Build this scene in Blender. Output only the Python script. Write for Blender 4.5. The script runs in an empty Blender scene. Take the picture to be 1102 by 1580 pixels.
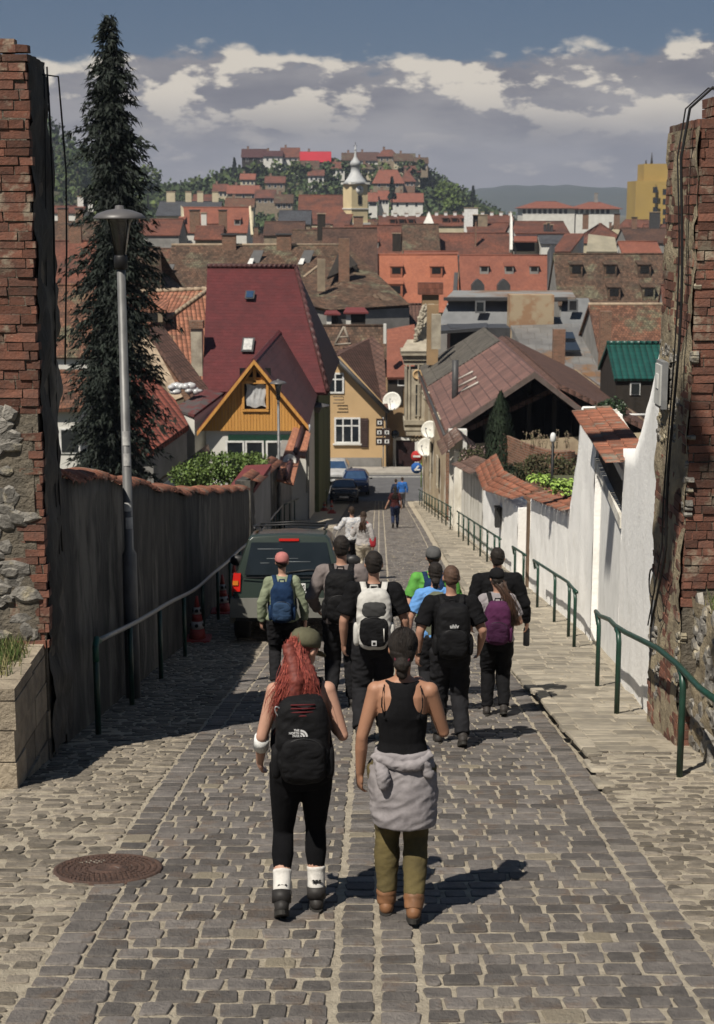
import bpy, math, random
from mathutils import Vector, Matrix, noise
import numpy as np
R = math.radians
S = bpy.context.scene
COL = S.collection
# ---------------------------------------------------------------- camera, world, sun
F = 2400.0; PITCH = math.atan(470/F)
cd = bpy.data.cameras.new('camera'); cam = bpy.data.objects.new('camera', cd); COL.objects.link(cam)
cam.rotation_euler = (math.pi/2-PITCH, 0, 0)
cd.sensor_fit = 'VERTICAL'; cd.sensor_height = 36; cd.lens = 36*F/1580
cd.clip_start = .1; cd.clip_end = 20000
cd.dof.use_dof = True; cd.dof.focus_distance = 12; cd.dof.aperture_fstop = 5.0
S.camera = cam
S.render.resolution_x = 714; S.render.resolution_y = 1024
SUN = Vector((-.72, -.98, 1.70)).normalized()
sl = bpy.data.lights.new('sun', 'SUN'); sl.energy = 5.0; sl.angle = R(.5); sl.color = (1, .93, .82)
so = bpy.data.objects.new('sun', sl); COL.objects.link(so)
so.rotation_euler = SUN.to_track_quat('Z', 'Y').to_euler()
S.view_settings.view_transform = 'Standard'; S.view_settings.look = 'None'
S.view_settings.exposure = .30; S.view_settings.gamma = 1
W = bpy.data.worlds.new('World'); S.world = W; W.use_nodes = True
def world():
    nt = W.node_tree; N = nt.nodes; L = nt.links; N.clear()
    def n(t, **k):
        o = N.new(t)
        for a, b in k.items(): setattr(o, a, b)
        return o
    def mth(op, a, b=None, c=None, cl=False):
        o = n('ShaderNodeMath', operation=op); o.use_clamp = cl
        for i, v in enumerate((a, b, c)):
            if v is None: continue
            if isinstance(v, (int, float)): o.inputs[i].default_value = v
            else: L.new(v, o.inputs[i])
        return o.outputs[0]
    def ramp(v, a, b):
        o = n('ShaderNodeMapRange', interpolation_type='SMOOTHSTEP'); L.new(v, o.inputs[0]); o.inputs[1].default_value = a; o.inputs[2].default_value = b
        return o.outputs[0]
    def mix(f, a, b):
        o = n('ShaderNodeMix', data_type='RGBA')
        if isinstance(f, float): o.inputs[0].default_value = f
        else: L.new(f, o.inputs[0])
        for i, v in ((6, a), (7, b)):
            if isinstance(v, tuple): o.inputs[i].default_value = (*v, 1)
            else: L.new(v, o.inputs[i])
        return o.outputs[2]
    sky = n('ShaderNodeTexSky', sky_type='NISHITA'); sky.sun_disc = False
    sky.sun_elevation = math.asin(SUN.z); sky.sun_rotation = math.atan2(SUN.x, SUN.y); sky.altitude = 600; sky.air_density = 1; sky.dust_density = .6; sky.ozone_density = 2
    tc = n('ShaderNodeTexCoord'); sp = n('ShaderNodeSeparateXYZ'); L.new(tc.outputs['Generated'], sp.inputs[0])
    y = mth('MAXIMUM', mth('ABSOLUTE', sp.outputs[1]), .05)
    az = mth('DIVIDE', sp.outputs[0], y); el = mth('DIVIDE', sp.outputs[2], y)
    def nz(du, dv, sc, det, sx=1., sy=1.9, seed=0.):
        c = n('ShaderNodeCombineXYZ'); L.new(mth('MULTIPLY_ADD', az, sx, du), c.inputs[0]); L.new(mth('MULTIPLY_ADD', el, sy, dv), c.inputs[1]); c.inputs[2].default_value = seed
        t = n('ShaderNodeTexNoise'); L.new(c.outputs[0], t.inputs['Vector']); t.inputs['Scale'].default_value = sc; t.inputs['Detail'].default_value = det; t.inputs['Roughness'].default_value = .55
        return t.outputs[0]
    # cumulus band: top edge about .09-.105 elevation, bottom merging into grey
    base = nz(.4, .2, 20, 7, 1., 2.1)
    shift = nz(.4+.006, .2-.028, 20, 7, 1., 2.1)
    big = nz(0, 0, 5, 2, 1, .6, 3.)
    top = mth('MULTIPLY_ADD', big, .07, .060)
    dens = mth('MULTIPLY_ADD', mth('SUBTRACT', top, el), 20., mth('SUBTRACT', base, .47))
    cov = ramp(dens, -.02, .14)
    lit = ramp(mth('ADD', mth('MULTIPLY_ADD', base, 1.1, -.57), mth('SUBTRACT', base, shift)), -.05, .10)
    band = mth('MULTIPLY', ramp(el, .035, .075), lit)
    lown = nz(.1, .7, 9, 5, 1, 3.2, 7.)
    grey = mix(ramp(lown, .35, .7), (2.8, 2.8, 3.2), (5.0, 4.8, 4.9))
    grey = mix(ramp(el, -.01, .05), (4.2, 4.15, 4.5), grey)
    cc = mix(band, grey, (11., 10., 8.5))
    wisp = mth('MULTIPLY', ramp(nz(.9, .3, 26, 5, 1, 2.6, 11.), .56, .72), ramp(el, .10, .0))
    cc = mix(mth('MULTIPLY', wisp, .55), cc, (9.5, 8.6, 7.4))
    # clear sky behind the clouds, darkened blue like a deep spring sky
    skc = mix(.80, sky.outputs[0], (1.0, 1.7, 2.9))
    out = mix(mth('MULTIPLY', cov, ramp(el, .22, .13)), skc, cc)
    bg = n('ShaderNodeBackground'); L.new(out, bg.inputs[0]); bg.inputs[1].default_value = .05
    wo = n('ShaderNodeOutputWorld'); L.new(bg.outputs[0], wo.inputs[0])
world()
# ---------------------------------------------------------------- geometry of the place
cp, sn = math.cos(PITCH), math.sin(PITCH)
def P(px, py, Y):
    rx, ry = px-551, 790-py
    d = Vector((rx, F*cp+ry*sn, -F*sn+ry*cp)); return d*(Y/d.y)
_k = [(-12,-.9),(0,-2.75),(12,-4.56),(24,-6.85),(60,-12.4),(90,-17.2),(95,-17.9),(108,-18.2),(200,-19),(400,-19),(700,-17),(9000,-17)]
def _g(y):
    for (a, b), (c, d) in zip(_k, _k[1:]):
        if y <= c: return b+(d-b)*(y-a)/(c-a)
    return _k[-1][1]
def gz(y):
    if y < -6 or y > 150: return _g(y)
    return (_g(y-2)+_g(y-1)+_g(y)*2+_g(y+1)+_g(y+2))/6
def G(px, py):
    d = P(px, py, 1.0); y = 3.
    while gz(y) < d.z*y and y < 140: y += .02
    return Vector((d.x*y, y, d.z*y))
def lerp(t, pts):
    for (a, b), (c, d) in zip(pts, pts[1:]):
        if t <= c: return b+(d-b)*(t-a)/(c-a)
    return pts[-1][1]
def xc(y): return .0143*y
def XL(y): return lerp(y, [(-50,-2.75),(14,-2.72),(40,-2.8),(60,-3.15),(70,-2.9),(95,-1.6)])
def XR(y): return lerp(y, [(-50,2.9),(15,2.92),(20,3.4),(25,3.8),(95,3.95)])
# ---------------------------------------------------------------- materials
MATS = {}
def mat(name, col, col2=None, rough=.85, nscale=3., ndet=4, lo=.35, hi=.68, bump=0., bscale=20., bdist=.02, metal=0., kind=None, tw=.2, th=.3, gap=(.02,.015,.012), ms=.012, off=.5, attr=False, rv=.3, spec=.3, col3=None, stretch=(1,1,1), coords='Object', trans=None, emis=None):
    if name in MATS: return MATS[name]
    m = bpy.data.materials.new(name); m.use_nodes = True; MATS[name] = m
    nt = m.node_tree; N = nt.nodes; L = nt.links; N.clear()
    b = N.new('ShaderNodeBsdfPrincipled'); o = N.new('ShaderNodeOutputMaterial'); L.new(b.outputs[0], o.inputs[0])
    b.inputs['Roughness'].default_value = rough; b.inputs['Metallic'].default_value = metal
    b.inputs['Specular IOR Level'].default_value = spec
    tc = N.new('ShaderNodeTexCoord')
    mp = N.new('ShaderNodeMapping'); L.new(tc.outputs[coords], mp.inputs[0]); mp.inputs['Scale'].default_value = stretch
    if coords == 'Object':
        oi = N.new('ShaderNodeObjectInfo'); va = N.new('ShaderNodeVectorMath'); va.operation = 'ADD'
        vm = N.new('ShaderNodeVectorMath'); vm.operation = 'SCALE'; cx = N.new('ShaderNodeCombineXYZ'); 
        for i in range(3): L.new(oi.outputs['Random'], cx.inputs[i])
        L.new(cx.outputs[0], vm.inputs[0]); vm.inputs['Scale'].default_value = 37.
        L.new(mp.outputs[0], va.inputs[0]); L.new(vm.outputs[0], va.inputs[1]); vec = va.outputs[0]
    else: vec = mp.outputs[0]
    def mix(f, a, c, mode='MIX'):
        x = N.new('ShaderNodeMix'); x.data_type = 'RGBA'; x.blend_type = mode
        if isinstance(f, float): x.inputs[0].default_value = f
        else: L.new(f, x.inputs[0])
        for i, v in ((6, a), (7, c)):
            if isinstance(v, tuple): x.inputs[i].default_value = (*v, 1)
            else: L.new(v, x.inputs[i])
        return x.outputs[2]
    def rng(v, a, c, d=0., e=1.):
        x = N.new('ShaderNodeMapRange'); L.new(v, x.inputs[0]); x.inputs[1].default_value = a; x.inputs[2].default_value = c; x.inputs[3].default_value = d; x.inputs[4].default_value = e; return x.outputs[0]
    nz = N.new('ShaderNodeTexNoise'); L.new(vec, nz.inputs['Vector']); nz.inputs['Scale'].default_value = nscale; nz.inputs['Detail'].default_value = ndet; nz.inputs['Roughness'].default_value = .6
    col2 = col2 or tuple(c*.72 for c in col)
    c = mix(rng(nz.outputs[0], lo, hi), col, col2)
    if col3:
        n3 = N.new('ShaderNodeTexNoise'); L.new(vec, n3.inputs['Vector']); n3.inputs['Scale'].default_value = nscale*.37; n3.inputs['Detail'].default_value = 5; n3.inputs['Roughness'].default_value = .7
        c = mix(rng(n3.outputs[0], .54, .64), c, col3)
    if attr:
        at = N.new('ShaderNodeAttribute'); at.attribute_name = 'rnd'
        c = mix(1., c, rngcol(N, L, at.outputs['Fac'], rv), 'MULTIPLY')
        if attr == 'stone':
            x = rng(at.outputs['Fac'], .97, .99); c = mix(x, c, (.22, .19, .14))
    hgt = None
    if kind in ('brick', 'tile', 'pan'):
        br = N.new('ShaderNodeTexBrick'); L.new(tc.outputs['UV'], br.inputs['Vector'])
        br.offset = off if kind != 'pan' else 0.; br.inputs['Scale'].default_value = 1
        br.inputs['Brick Width'].default_value = tw; br.inputs['Row Height'].default_value = th
        br.inputs['Mortar Size'].default_value = ms; br.inputs['Mortar Smooth'].default_value = .3; br.inputs['Bias'].default_value = 0
        br.inputs['Color1'].default_value = (1-rv,)*3+(1,); br.inputs['Color2'].default_value = (1+rv*.4,)*3+(1,); br.inputs['Mortar'].default_value = (1, 1, 1, 1)
        c = mix(1., c, br.outputs['Color'], 'MULTIPLY')
        c = mix(br.outputs['Fac'], c, gap)
        inv = N.new('ShaderNodeMath'); inv.operation = 'SUBTRACT'; inv.inputs[0].default_value = 1; L.new(br.outputs['Fac'], inv.inputs[1]); hgt = inv.outputs[0]
        if kind != 'brick':
            su = N.new('ShaderNodeSeparateXYZ'); L.new(tc.outputs['UV'], su.inputs[0])
            def saw(v, w, fn):
                d = N.new('ShaderNodeMath'); d.operation = 'DIVIDE'; L.new(v, d.inputs[0]); d.inputs[1].default_value = w
                f = N.new('ShaderNodeMath'); f.operation = 'FRACT'; L.new(d.outputs[0], f.inputs[0])
                return f.outputs[0]
            v = rng(saw(su.outputs[1], th, 0), 0, 1, 1, 0)
            if kind == 'pan':
                u = saw(su.outputs[0], tw, 0); s_ = N.new('ShaderNodeMath'); s_.operation = 'MULTIPLY'; L.new(u, s_.inputs[0]); s_.inputs[1].default_value = math.pi
                w_ = N.new('ShaderNodeMath'); w_.operation = 'SINE'; L.new(s_.outputs[0], w_.inputs[0])
                a_ = N.new('ShaderNodeMath'); a_.operation = 'ADD'; L.new(w_.outputs[0], a_.inputs[0]); L.new(v, a_.inputs[1]); hgt = a_.outputs[0]
            else: hgt = v
    L.new(c, b.inputs['Base Color'])
    if bump or hgt:
        last = None
        if hgt:
            bp = N.new('ShaderNodeBump'); bp.inputs['Strength'].default_value = .8; bp.inputs['Distance'].default_value = bdist if kind == 'brick' else th*.18; L.new(hgt, bp.inputs['Height']); last = bp
        if bump:
            n2 = N.new('ShaderNodeTexNoise'); L.new(vec, n2.inputs['Vector']); n2.inputs['Scale'].default_value = bscale; n2.inputs['Detail'].default_value = 5; n2.inputs['Roughness'].default_value = .65
            b2 = N.new('ShaderNodeBump'); b2.inputs['Strength'].default_value = bump; b2.inputs['Distance'].default_value = bdist; L.new(n2.outputs[0], b2.inputs['Height'])
            if last: L.new(last.outputs[0], b2.inputs['Normal'])
            last = b2
        L.new(last.outputs[0], b.inputs['Normal'])
    if trans:
        b.inputs['Transmission Weight'].default_value = trans
    if emis:
        b.inputs['Emission Color'].default_value = (*col, 1); b.inputs['Emission Strength'].default_value = emis
    return m
def rngcol(N, L, v, rv):
    x = N.new('ShaderNodeMapRange'); L.new(v, x.inputs[0]); x.inputs[3].default_value = 1-rv; x.inputs[4].default_value = 1+rv
    c = N.new('ShaderNodeCombineColor')
    for i in range(3): L.new(x.outputs[0], c.inputs[i])
    return c.outputs[0]
# ---------------------------------------------------------------- mesh helper
class MB:
    def __init__(s): s.v = []; s.f = []; s.mi = []; s.r = []; s.sm = []
    def add(s, vs, fs, mi=0, r=None, sm=False):
        o = len(s.v); s.v += [tuple(p) for p in vs]
        for f in fs: s.f.append(tuple(i+o for i in f)); s.mi.append(mi); s.r.append(random.random() if r is None else r); s.sm.append(sm)
        return s
    def poly(s, *pts, mi=0): return s.add(pts, [tuple(range(len(pts)))], mi)
    def hexa(s, p, mi=0, sm=False):   # 8 pts: bottom 4 ccw, top 4 ccw
        return s.add(p, [(3,2,1,0),(4,5,6,7),(0,1,5,4),(1,2,6,5),(2,3,7,6),(3,0,4,7)], mi, random.random(), sm)
    def box(s, c, d, rz=0, mi=0, M=None):
        x, y, z = [a/2 for a in d]; q = []
        for k in (-z, z):
            for a, b in ((-x,-y),(x,-y),(x,y),(-x,y)):
                p = Vector((a, b, k))
                p = (M @ p) if M else Vector((a*math.cos(rz)-b*math.sin(rz), a*math.sin(rz)+b*math.cos(rz), k))
                q.append(p+Vector(c))
        return s.hexa(q, mi)
    def bbox(s, a, b, mi=0):
        return s.box([(i+j)/2 for i, j in zip(a, b)], [abs(j-i) for i, j in zip(a, b)], mi=mi)
    def tube(s, pts, rad, n=8, mi=0, caps=True):
        pts = [Vector(p) for p in pts]; rs = rad if isinstance(rad, (list, tuple)) else [rad]*len(pts)
        vs = []; m = len(pts); up = None
        for i, p in enumerate(pts):
            t = (pts[min(i+1, m-1)]-pts[max(i-1, 0)]).normalized()
            if up is None: up = Vector((0,0,1)) if abs(t.z) < .9 else Vector((1,0,0))
            a = t.cross(up)
            if a.length < 1e-4: a = t.cross(Vector((1,.1,0)))
            a.normalize(); b = a.cross(t).normalized(); up = b
            for k in range(n):
                th = 2*math.pi*k/n; vs.append(p+(a*math.cos(th)+b*math.sin(th))*rs[i])
        fs = [(i*n+k, i*n+(k+1)%n, (i+1)*n+(k+1)%n, (i+1)*n+k) for i in range(m-1) for k in range(n)]
        if caps: fs += [tuple(range(n))[::-1], tuple((m-1)*n+k for k in range(n))]
        return s.add(vs, fs, mi, random.random(), True)
    def lathe(s, prof, c=(0,0,0), n=20, mi=0, M=None):
        vs = []; c = Vector(c)
        for r, z in prof:
            for k in range(n):
                p = Vector((r*math.cos(2*math.pi*k/n), r*math.sin(2*math.pi*k/n), z))
                if M: p = M @ p
                vs.append(c+p)
        m = len(prof)
        fs = [(i*n+k, i*n+(k+1)%n, (i+1)*n+(k+1)%n, (i+1)*n+k) for i in range(m-1) for k in range(n)]
        fs += [tuple(range(n))[::-1], tuple((m-1)*n+k for k in range(n))]
        return s.add(vs, fs, mi, random.random(), True)
    def ell(s, c, r, n=12, mi=0, M=None):
        h = n//2
        return s.lathe([(max(.001, math.sin(math.pi*i/h))*1., -math.cos(math.pi*i/h)) for i in range(h+1)], c, n, mi, (M or Matrix.Identity(3)) @ Matrix.Diagonal(r))
    def slab(s, pts, t, mi=0, mi2=None):   # polygon extruded back along its normal by t
        pts = [Vector(p) for p in pts]; n = (pts[1]-pts[0]).cross(pts[2]-pts[0]).normalized(); k = len(pts)
        q = [p-n*t for p in pts]
        s.add(pts+q, [tuple(range(k))], mi); b = len(s.v)-2*k
        for f in [tuple(range(2*k-1, k-1, -1))]+[(i, i+k, (i+1)%k+k, (i+1)%k) for i in range(k)]:
            s.f.append(tuple(b+j for j in f)); s.mi.append(mi if mi2 is None else mi2); s.r.append(.5); s.sm.append(False)
        return s
    def build(s, name, mats, parent=None, loc=None, uv=True, fixn=False):
        me = bpy.data.meshes.new(name); me.from_pydata(s.v, [], s.f); me.update()
        if not isinstance(mats, (list, tuple)): mats = [mats]
        for m in mats: me.materials.append(m)
        me.polygons.foreach_set('material_index', s.mi); me.polygons.foreach_set('use_smooth', s.sm)
        a = me.attributes.new('rnd', 'FLOAT', 'FACE'); a.data.foreach_set('value', s.r)
        if uv and me.polygons: autouv(me)
        o = bpy.data.objects.new(name, me); COL.objects.link(o)
        if parent: 
            o.parent = parent
            o.matrix_parent_inverse = Matrix.Translation(parent.location).inverted() if loc is None else Matrix.Identity(4)
        if loc is not None: o.location = loc
        return o
def autouv(me):
    nv = len(me.vertices); co = np.empty(nv*3, 'f'); me.vertices.foreach_get('co', co); co = co.reshape(-1, 3)
    npo = len(me.polygons); no = np.empty(npo*3, 'f'); me.polygons.foreach_get('normal', no); no = no.reshape(-1, 3)
    lt = np.empty(npo, 'i'); me.polygons.foreach_get('loop_total', lt); li = np.empty(len(me.loops), 'i'); me.loops.foreach_get('vertex_index', li)
    u = np.stack([-no[:,1], no[:,0], np.zeros(npo)], 1); ln = np.linalg.norm(u, axis=1); flat = ln < .05
    u[flat] = (1,0,0); ln[flat] = 1; u /= ln[:,None]; v = np.cross(no, u); v[flat] = (0,1,0)
    fi = np.repeat(np.arange(npo), lt); p = co[li]
    uvl = me.uv_layers.new(name='UVMap'); uvl.data.foreach_set('uv', np.stack([(p*u[fi]).sum(1), (p*v[fi]).sum(1)], 1).astype('f').ravel())
def tag(o, label=None, cat=None, group=None, kind=None):
    if label: o['label'] = label
    if cat: o['category'] = cat
    if group: o['group'] = group
    if kind: o['kind'] = kind
    return o
def thing(name, loc, label, cat, group=None, rz=0):
    o = bpy.data.objects.new(name, None); COL.objects.link(o); o.empty_display_size = .2
    o.location = loc; o.rotation_euler = (0,0,rz); return tag(o, label, cat, group)
def copy_tree(o, parent=None):
    c = o.copy(); COL.objects.link(c)
    if parent: c.parent = parent
    for ch in [x for x in KIDS.get(o.name, [])]: copy_tree(ch, c)
    return c
KIDS = {}
def kids(root):   # index children once, before copying
    for o in COL.objects:
        if o.parent: KIDS.setdefault(o.parent.name, [])
    for k in KIDS: KIDS[k] = [o for o in COL.objects if o.parent and o.parent.name == k]
rnd = random.uniform
random.seed(7)
# ================================================================ SETTING: ground, street, hills
def hillh(x, y):
    h = 0
    for cx, cy, sx, sy, H in ((-6,1010,54,120,35),(-52,1040,38,120,20),(-205,900,60,160,66),(-92,960,30,90,12),(-420,1000,120,250,45),(50,1040,34,90,16)):
        h += H*math.exp(-((x-cx)/sx)**2*.5*1.6-((y-cy)/sy)**2*.5)
    return h
m_earth = mat('earth_ground', (.10,.085,.055), (.06,.07,.03), nscale=.35, bump=.4, bscale=6, bdist=.1)
def ground():
    ys = list(range(-30, 120, 2))+list(range(120, 800, 10))+list(range(800, 1500, 12))+list(range(1500, 9000, 250))
    xs = sorted(set([-4000,-3000,-2000,-1400,-1000]+list(range(-800, -240, 30))+list(range(-240, 260, 8))+list(range(260, 900, 60))+[1000,1500,2000,3000,4000]))
    b = MB(); n = len(xs)
    vs = [(x, y, gz(y)-.06-(.25 if 88 < y < 112 else 0)-(.2 if y < 90 and abs(x-.0143*y) < 4.2 else 0)+hillh(x, y)) for y in ys for x in xs]
    fs = [(j*n+i, j*n+i+1, (j+1)*n+i+1, (j+1)*n+i) for j in range(len(ys)-1) for i in range(n-1)]
    b.add(vs, fs, 0, .5, True)
    tag(b.build('ground', m_earth), kind='structure')
ground()
m_mort = mat('sandy_mortar', (.50,.44,.34), (.30,.26,.20), nscale=9, ndet=10, bump=1., bscale=60, bdist=.03, rough=.95)
m_stone = mat('cobble_stone', (.155,.140,.127), (.098,.089,.083), nscale=11, ndet=8, attr='stone', rv=.38, bump=1., bscale=45, bdist=.02, rough=.74, spec=.35, col3=(.125,.10,.082))
m_slab = mat('pavement_slab_stone', (.30,.265,.205), (.19,.17,.14), nscale=5, ndet=7, attr=True, rv=.3, bump=.6, bscale=30, bdist=.015, rough=.85)
m_rough = mat('old_rough_cobble', (.225,.195,.155), (.125,.11,.09), nscale=10, ndet=7, attr=True, rv=.42, bump=.9, bscale=45, bdist=.02, rough=.85)
JX = .0082
def zx(x, y, t=0):  # street surface with uneven settling
    return gz(y)+.018*noise.noise(Vector((x*.7, y*.5, 3)))+.006*noise.noise(Vector((x*3, y*3, 0)))
def paved_h(y): return lerp(y, [(-50,0),(11.2,0),(12.6,.13),(16.6,.13),(17.4,.05),(100,.05)])
def kx(y): return xc(y)+lerp(y, [(-50,1.84),(15,1.84),(30,1.95),(100,2.2)])  # kerb line, right
def street_sheet():
    b = MB(); ys = [-4+i*.35 for i in range(int(99/.35))]; nx = 24
    vs = []
    for y in ys:
        a, c = XL(y)-.3, XR(y)+.3
        for i in range(nx+1):
            x = a+(c-a)*i/nx; z = zx(x, y)-.0075+.004*noise.noise(Vector((x*6, y*6, 9)))
            vs.append((x, y, z))
    fs = [(j*(nx+1)+i, j*(nx+1)+i+1, (j+1)*(nx+1)+i+1, (j+1)*(nx+1)+i) for j in range(len(ys)-1) for i in range(nx)]
    b.add(vs, fs, 0, .5, True); tag(b.build('street_bed', m_mort), kind='structure')
street_sheet()
def stone(b, x0, x1, y0, y1, h=0., mi=0, rag=.012, dome=.004, hi=True, rnd_=None, k=2.6):
    m = 3 if hi else 2; n = 4*m; cx, cy = (x0+x1)/2, (y0+y1)/2; ax, ay = (x1-x0)/2, (y1-y0)/2
    if ax <= .015 or ay <= .015: return
    dz = rnd(-.003, .003); tx, ty = rnd(-.02, .02), rnd(-.02, .02); offs = []
    for ci, (sx, sy) in enumerate(((1,1),(-1,1),(-1,-1),(1,-1))):
        r = min(rnd(.008, .024), ax*.6, ay*.6); kx_, ky_ = ax-r+rnd(-rag, rag*.4), ay-r+rnd(-rag, rag*.4)
        for q in range(m):
            t = math.pi/2*(ci+(q+.0)/(m-1)); offs.append((sx*kx_+math.cos(t)*r+rnd(-.002,.002), sy*ky_+math.sin(t)*r+rnd(-.002,.002)))
    rings = ((.94, dome), (1., -.004), (1.02, -.03)) if hi else ((.95, dome), (1.03, -.02)); vs = []
    zc = zx(cx, cy)+h; sl = (gz(cy+.2)-gz(cy-.2))/.4
    for r, z in rings:
        for ox, oy in offs:
            vs.append((cx+ox*r, cy+oy*r, zc+sl*oy*r+z+dz+tx*ox+ty*oy))
    fs = [tuple(range(n))]+[(q*n+i, (q+1)*n+i, (q+1)*n+(i+1)%n, q*n+(i+1)%n) for q in range(len(rings)-1) for i in range(n)]
    b.add(vs, fs, mi, random.random() if rnd_ is None else rnd_, True); b.sm[-len(fs)] = False
def cobbles():
    random.seed(11); b = MB()
    # centre strips and edge strips: one aligned column each
    for off, w in ((-.205,.195),(.010,.20),(-1.76,.2),(1.57,.2)):
        y = 4.2
        while y < 94:
            l = rnd(.125, .165) if abs(off) < 1 else rnd(.15, .2); hi = y < 24
            stone(b, xc(y)+off+rnd(0,.012), xc(y)+off+w-rnd(.0,.014), y+.012, y+l-.012, hi=hi, k=8); y += l
    for side in (-1, 1):
        y = 4.2; row = 0
        while y < 94:
            l = rnd(.150, .178); a = .22; e = 1.558; x = a+rnd(0, .02)
            first = rnd(.08,.13) if row % 2 else rnd(.16,.21)
            w = first
            while x < e-.04:
                w = min(w, e-x)
                if e-x-w < .07: w = e-x
                X0, X1 = (x+JX, x+w-JX) if side > 0 else (-x-w+JX, -x-JX)
                yo = .012*math.sin(x*4+row); dy = rnd(-.008, .008)
                stone(b, xc(y)+X0, xc(y)+X1, y+yo+dy+.0098, y+l+yo+dy-.0098, hi=y < 24, dome=.005, k=6.5)
                x += w; w = rnd(.145, .225)
            y += l; row += 1
    tag(b.build('cobbled_road', m_stone, uv=False), kind='structure')
    # rough old stones either side
    b = MB(); random.seed(5)
    y = 4.2
    while y < 60:
        l = rnd(.085, .13) if y < 30 else .16
        for sgn in (-1, 1):
            if sgn > 0 and y > 12.6: continue
            x = 1.768; 
            lim = (-XL(y)+.02+xc(y)) if sgn < 0 else XR(y)-xc(y)
            while x < lim-.05:
                w = min(rnd(.1, .24), lim-x)
                big = noise.noise(Vector((x*1.3*sgn, y*1.1, 4)))
                if rnd(0, 1) < .97-.3*max(0, big):
                    X0, X1 = (x+.008, x+w-.008) if sgn > 0 else (-x-w+.008, -x-.008)
                    s = rnd(-.02, .02)+.03*math.sin(x*5+y)
                    stone(b, xc(y)+X0, xc(y)+X1, y+s+.006, y+l+s-.006, h=-.001-.006*max(0,big)+(paved_h(y) if sgn > 0 else 0), hi=y < 20, rag=.024, k=4.5)
                x += w
        y += l
    tag(b.build('cobbled_verge', m_rough, uv=False), kind='structure')
cobbles()
def pavement():
    # raised bed at right with kerb
    b = MB(); ys = [11.2+i*.3 for i in range(int(83/.3))]; nx = 10; vs = []
    for y in ys:
        wob = .05*noise.noise(Vector((y*1.7, 0, 0)))
        a, c = kx(y)+wob, XR(y)+.25
        for i in range(nx+1):
            x = a+(c-a)*i/nx; vs.append((x, y, zx(x, y)+paved_h(y)-.007+.006*noise.noise(Vector((x*5, y*5, 2)))))
    n = nx+1; o = len(vs)
    vs += [(vs[j*n][0]-.02, vs[j*n][1], vs[j*n][2]-.2) for j in range(len(ys))]
    fs = [(j*n+i, j*n+i+1, (j+1)*n+i+1, (j+1)*n+i) for j in range(len(ys)-1) for i in range(nx)]
    fs += [(o+j, j*n, (j+1)*n, o+j+1) for j in range(len(ys)-1)]
    b.add(vs, fs, 0, .5, False); tag(b.build('pavement_bed', m_mort), kind='structure')
    b = MB(); random.seed(21); y = 12.0
    while y < 92:
        l = rnd(.2, .34); x = kx(y)+.04; 
        while x < XR(y)-.06:
            w = min(rnd(.25, .55), XR(y)-x)
            if not (y < 17 and noise.noise(Vector((x*1.1, y*.9, 8))) > .22): stone(b, x+.012, x+w-.012, y+.012, y+l-.012, h=paved_h(y)+.0, hi=y < 22, dome=.003, k=10, rag=.005)
            x += w
        y += l
    tag(b.build('pavement_slabs', m_slab, uv=False), kind='structure')
    # kerb stones
    b = MB(); y = 11.6
    while y < 92:
        l = rnd(.3, .5); x = kx(y)+.05*noise.noise(Vector((y*1.7, 0, 0)))
        stone(b, x-.10, x+.05, y+.01, y+l-.01, h=paved_h(y)+.004, hi=True, k=5, rag=.012)
        y += l
    tag(b.build('kerb', m_slab, uv=False), kind='structure')
pavement()
def cross_street():
    a = mat('asphalt', (.11,.11,.115), (.08,.08,.085), nscale=2, bump=.3, bscale=40, bdist=.01)
    b = MB(); z = lambda y: gz(y)+.02
    for y in (94, 97, 100, 103): b.poly((-30,y,z(y)),(40,y,z(y)),(40,y+3,z(y+3)),(-30,y+3,z(y+3)))
    tag(b.build('cross_road', a), kind='structure')
    b = MB(); b.bbox((-30,106,-18.4),(40,108.6,gz(107)+.17)); tag(b.build('far_pavement', mat('concrete_pavement', (.33,.31,.27), (.24,.22,.2), nscale=1.5, bump=.3)), kind='structure')
    b = MB(); b.bbox((-30,104.9,gz(105)-.1),(40,105.1,gz(105)+.026)); tag(b.build('road_edge_line', mat('road_paint', (.5,.5,.47), rough=.7)), kind='structure')
cross_street()
def mountains():
    b = MB(); n = 160; vs = []
    for j, Y in enumerate((3300, 3600, 3900, 4200)):
        for i in range(n+1):
            x = -2600+5200*i/n
            H = 30+44*math.exp(-((x-450)/330)**2)+26*math.exp(-((x-1000)/300)**2)+16*noise.noise(Vector((x*.006, 1.3, 0)))+8*noise.noise(Vector((x*.02, 0, 5)))-30*max(0, (260-x)/400 if x < 260 else 0)
            vs.append((x, Y, -17+H*(0, .55, .85, 1.)[j]*(1+.15*noise.noise(Vector((x*.01, j*3., 0))))-17*(j == 0)))
    b.add(vs, [(j*(n+1)+i, j*(n+1)+i+1, (j+1)*(n+1)+i+1, (j+1)*(n+1)+i) for j in range(3) for i in range(n)], 0, .5, True)
    tag(b.build('mountains', mat('mountain_forest', (.02,.03,.02), (.03,.036,.022), nscale=.01, ndet=6)), kind='structure')
mountains()
def haze():
    b = MB(); b.bbox((-3900,-25,-22),(3900,4300,150)); 
    m = bpy.data.materials.new('haze_air'); m.use_nodes = True; nt = m.node_tree; nt.nodes.clear()
    v = nt.nodes.new('ShaderNodeVolumePrincipled'); v.inputs['Color'].default_value = (.72,.80,1,1); v.inputs['Density'].default_value = .00011; v.inputs['Anisotropy'].default_value = .0
    o = nt.nodes.new('ShaderNodeOutputMaterial'); nt.links.new(v.outputs[0], o.inputs['Volume'])
    tag(b.build('haze', m, uv=False), kind='stuff')
haze()
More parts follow.
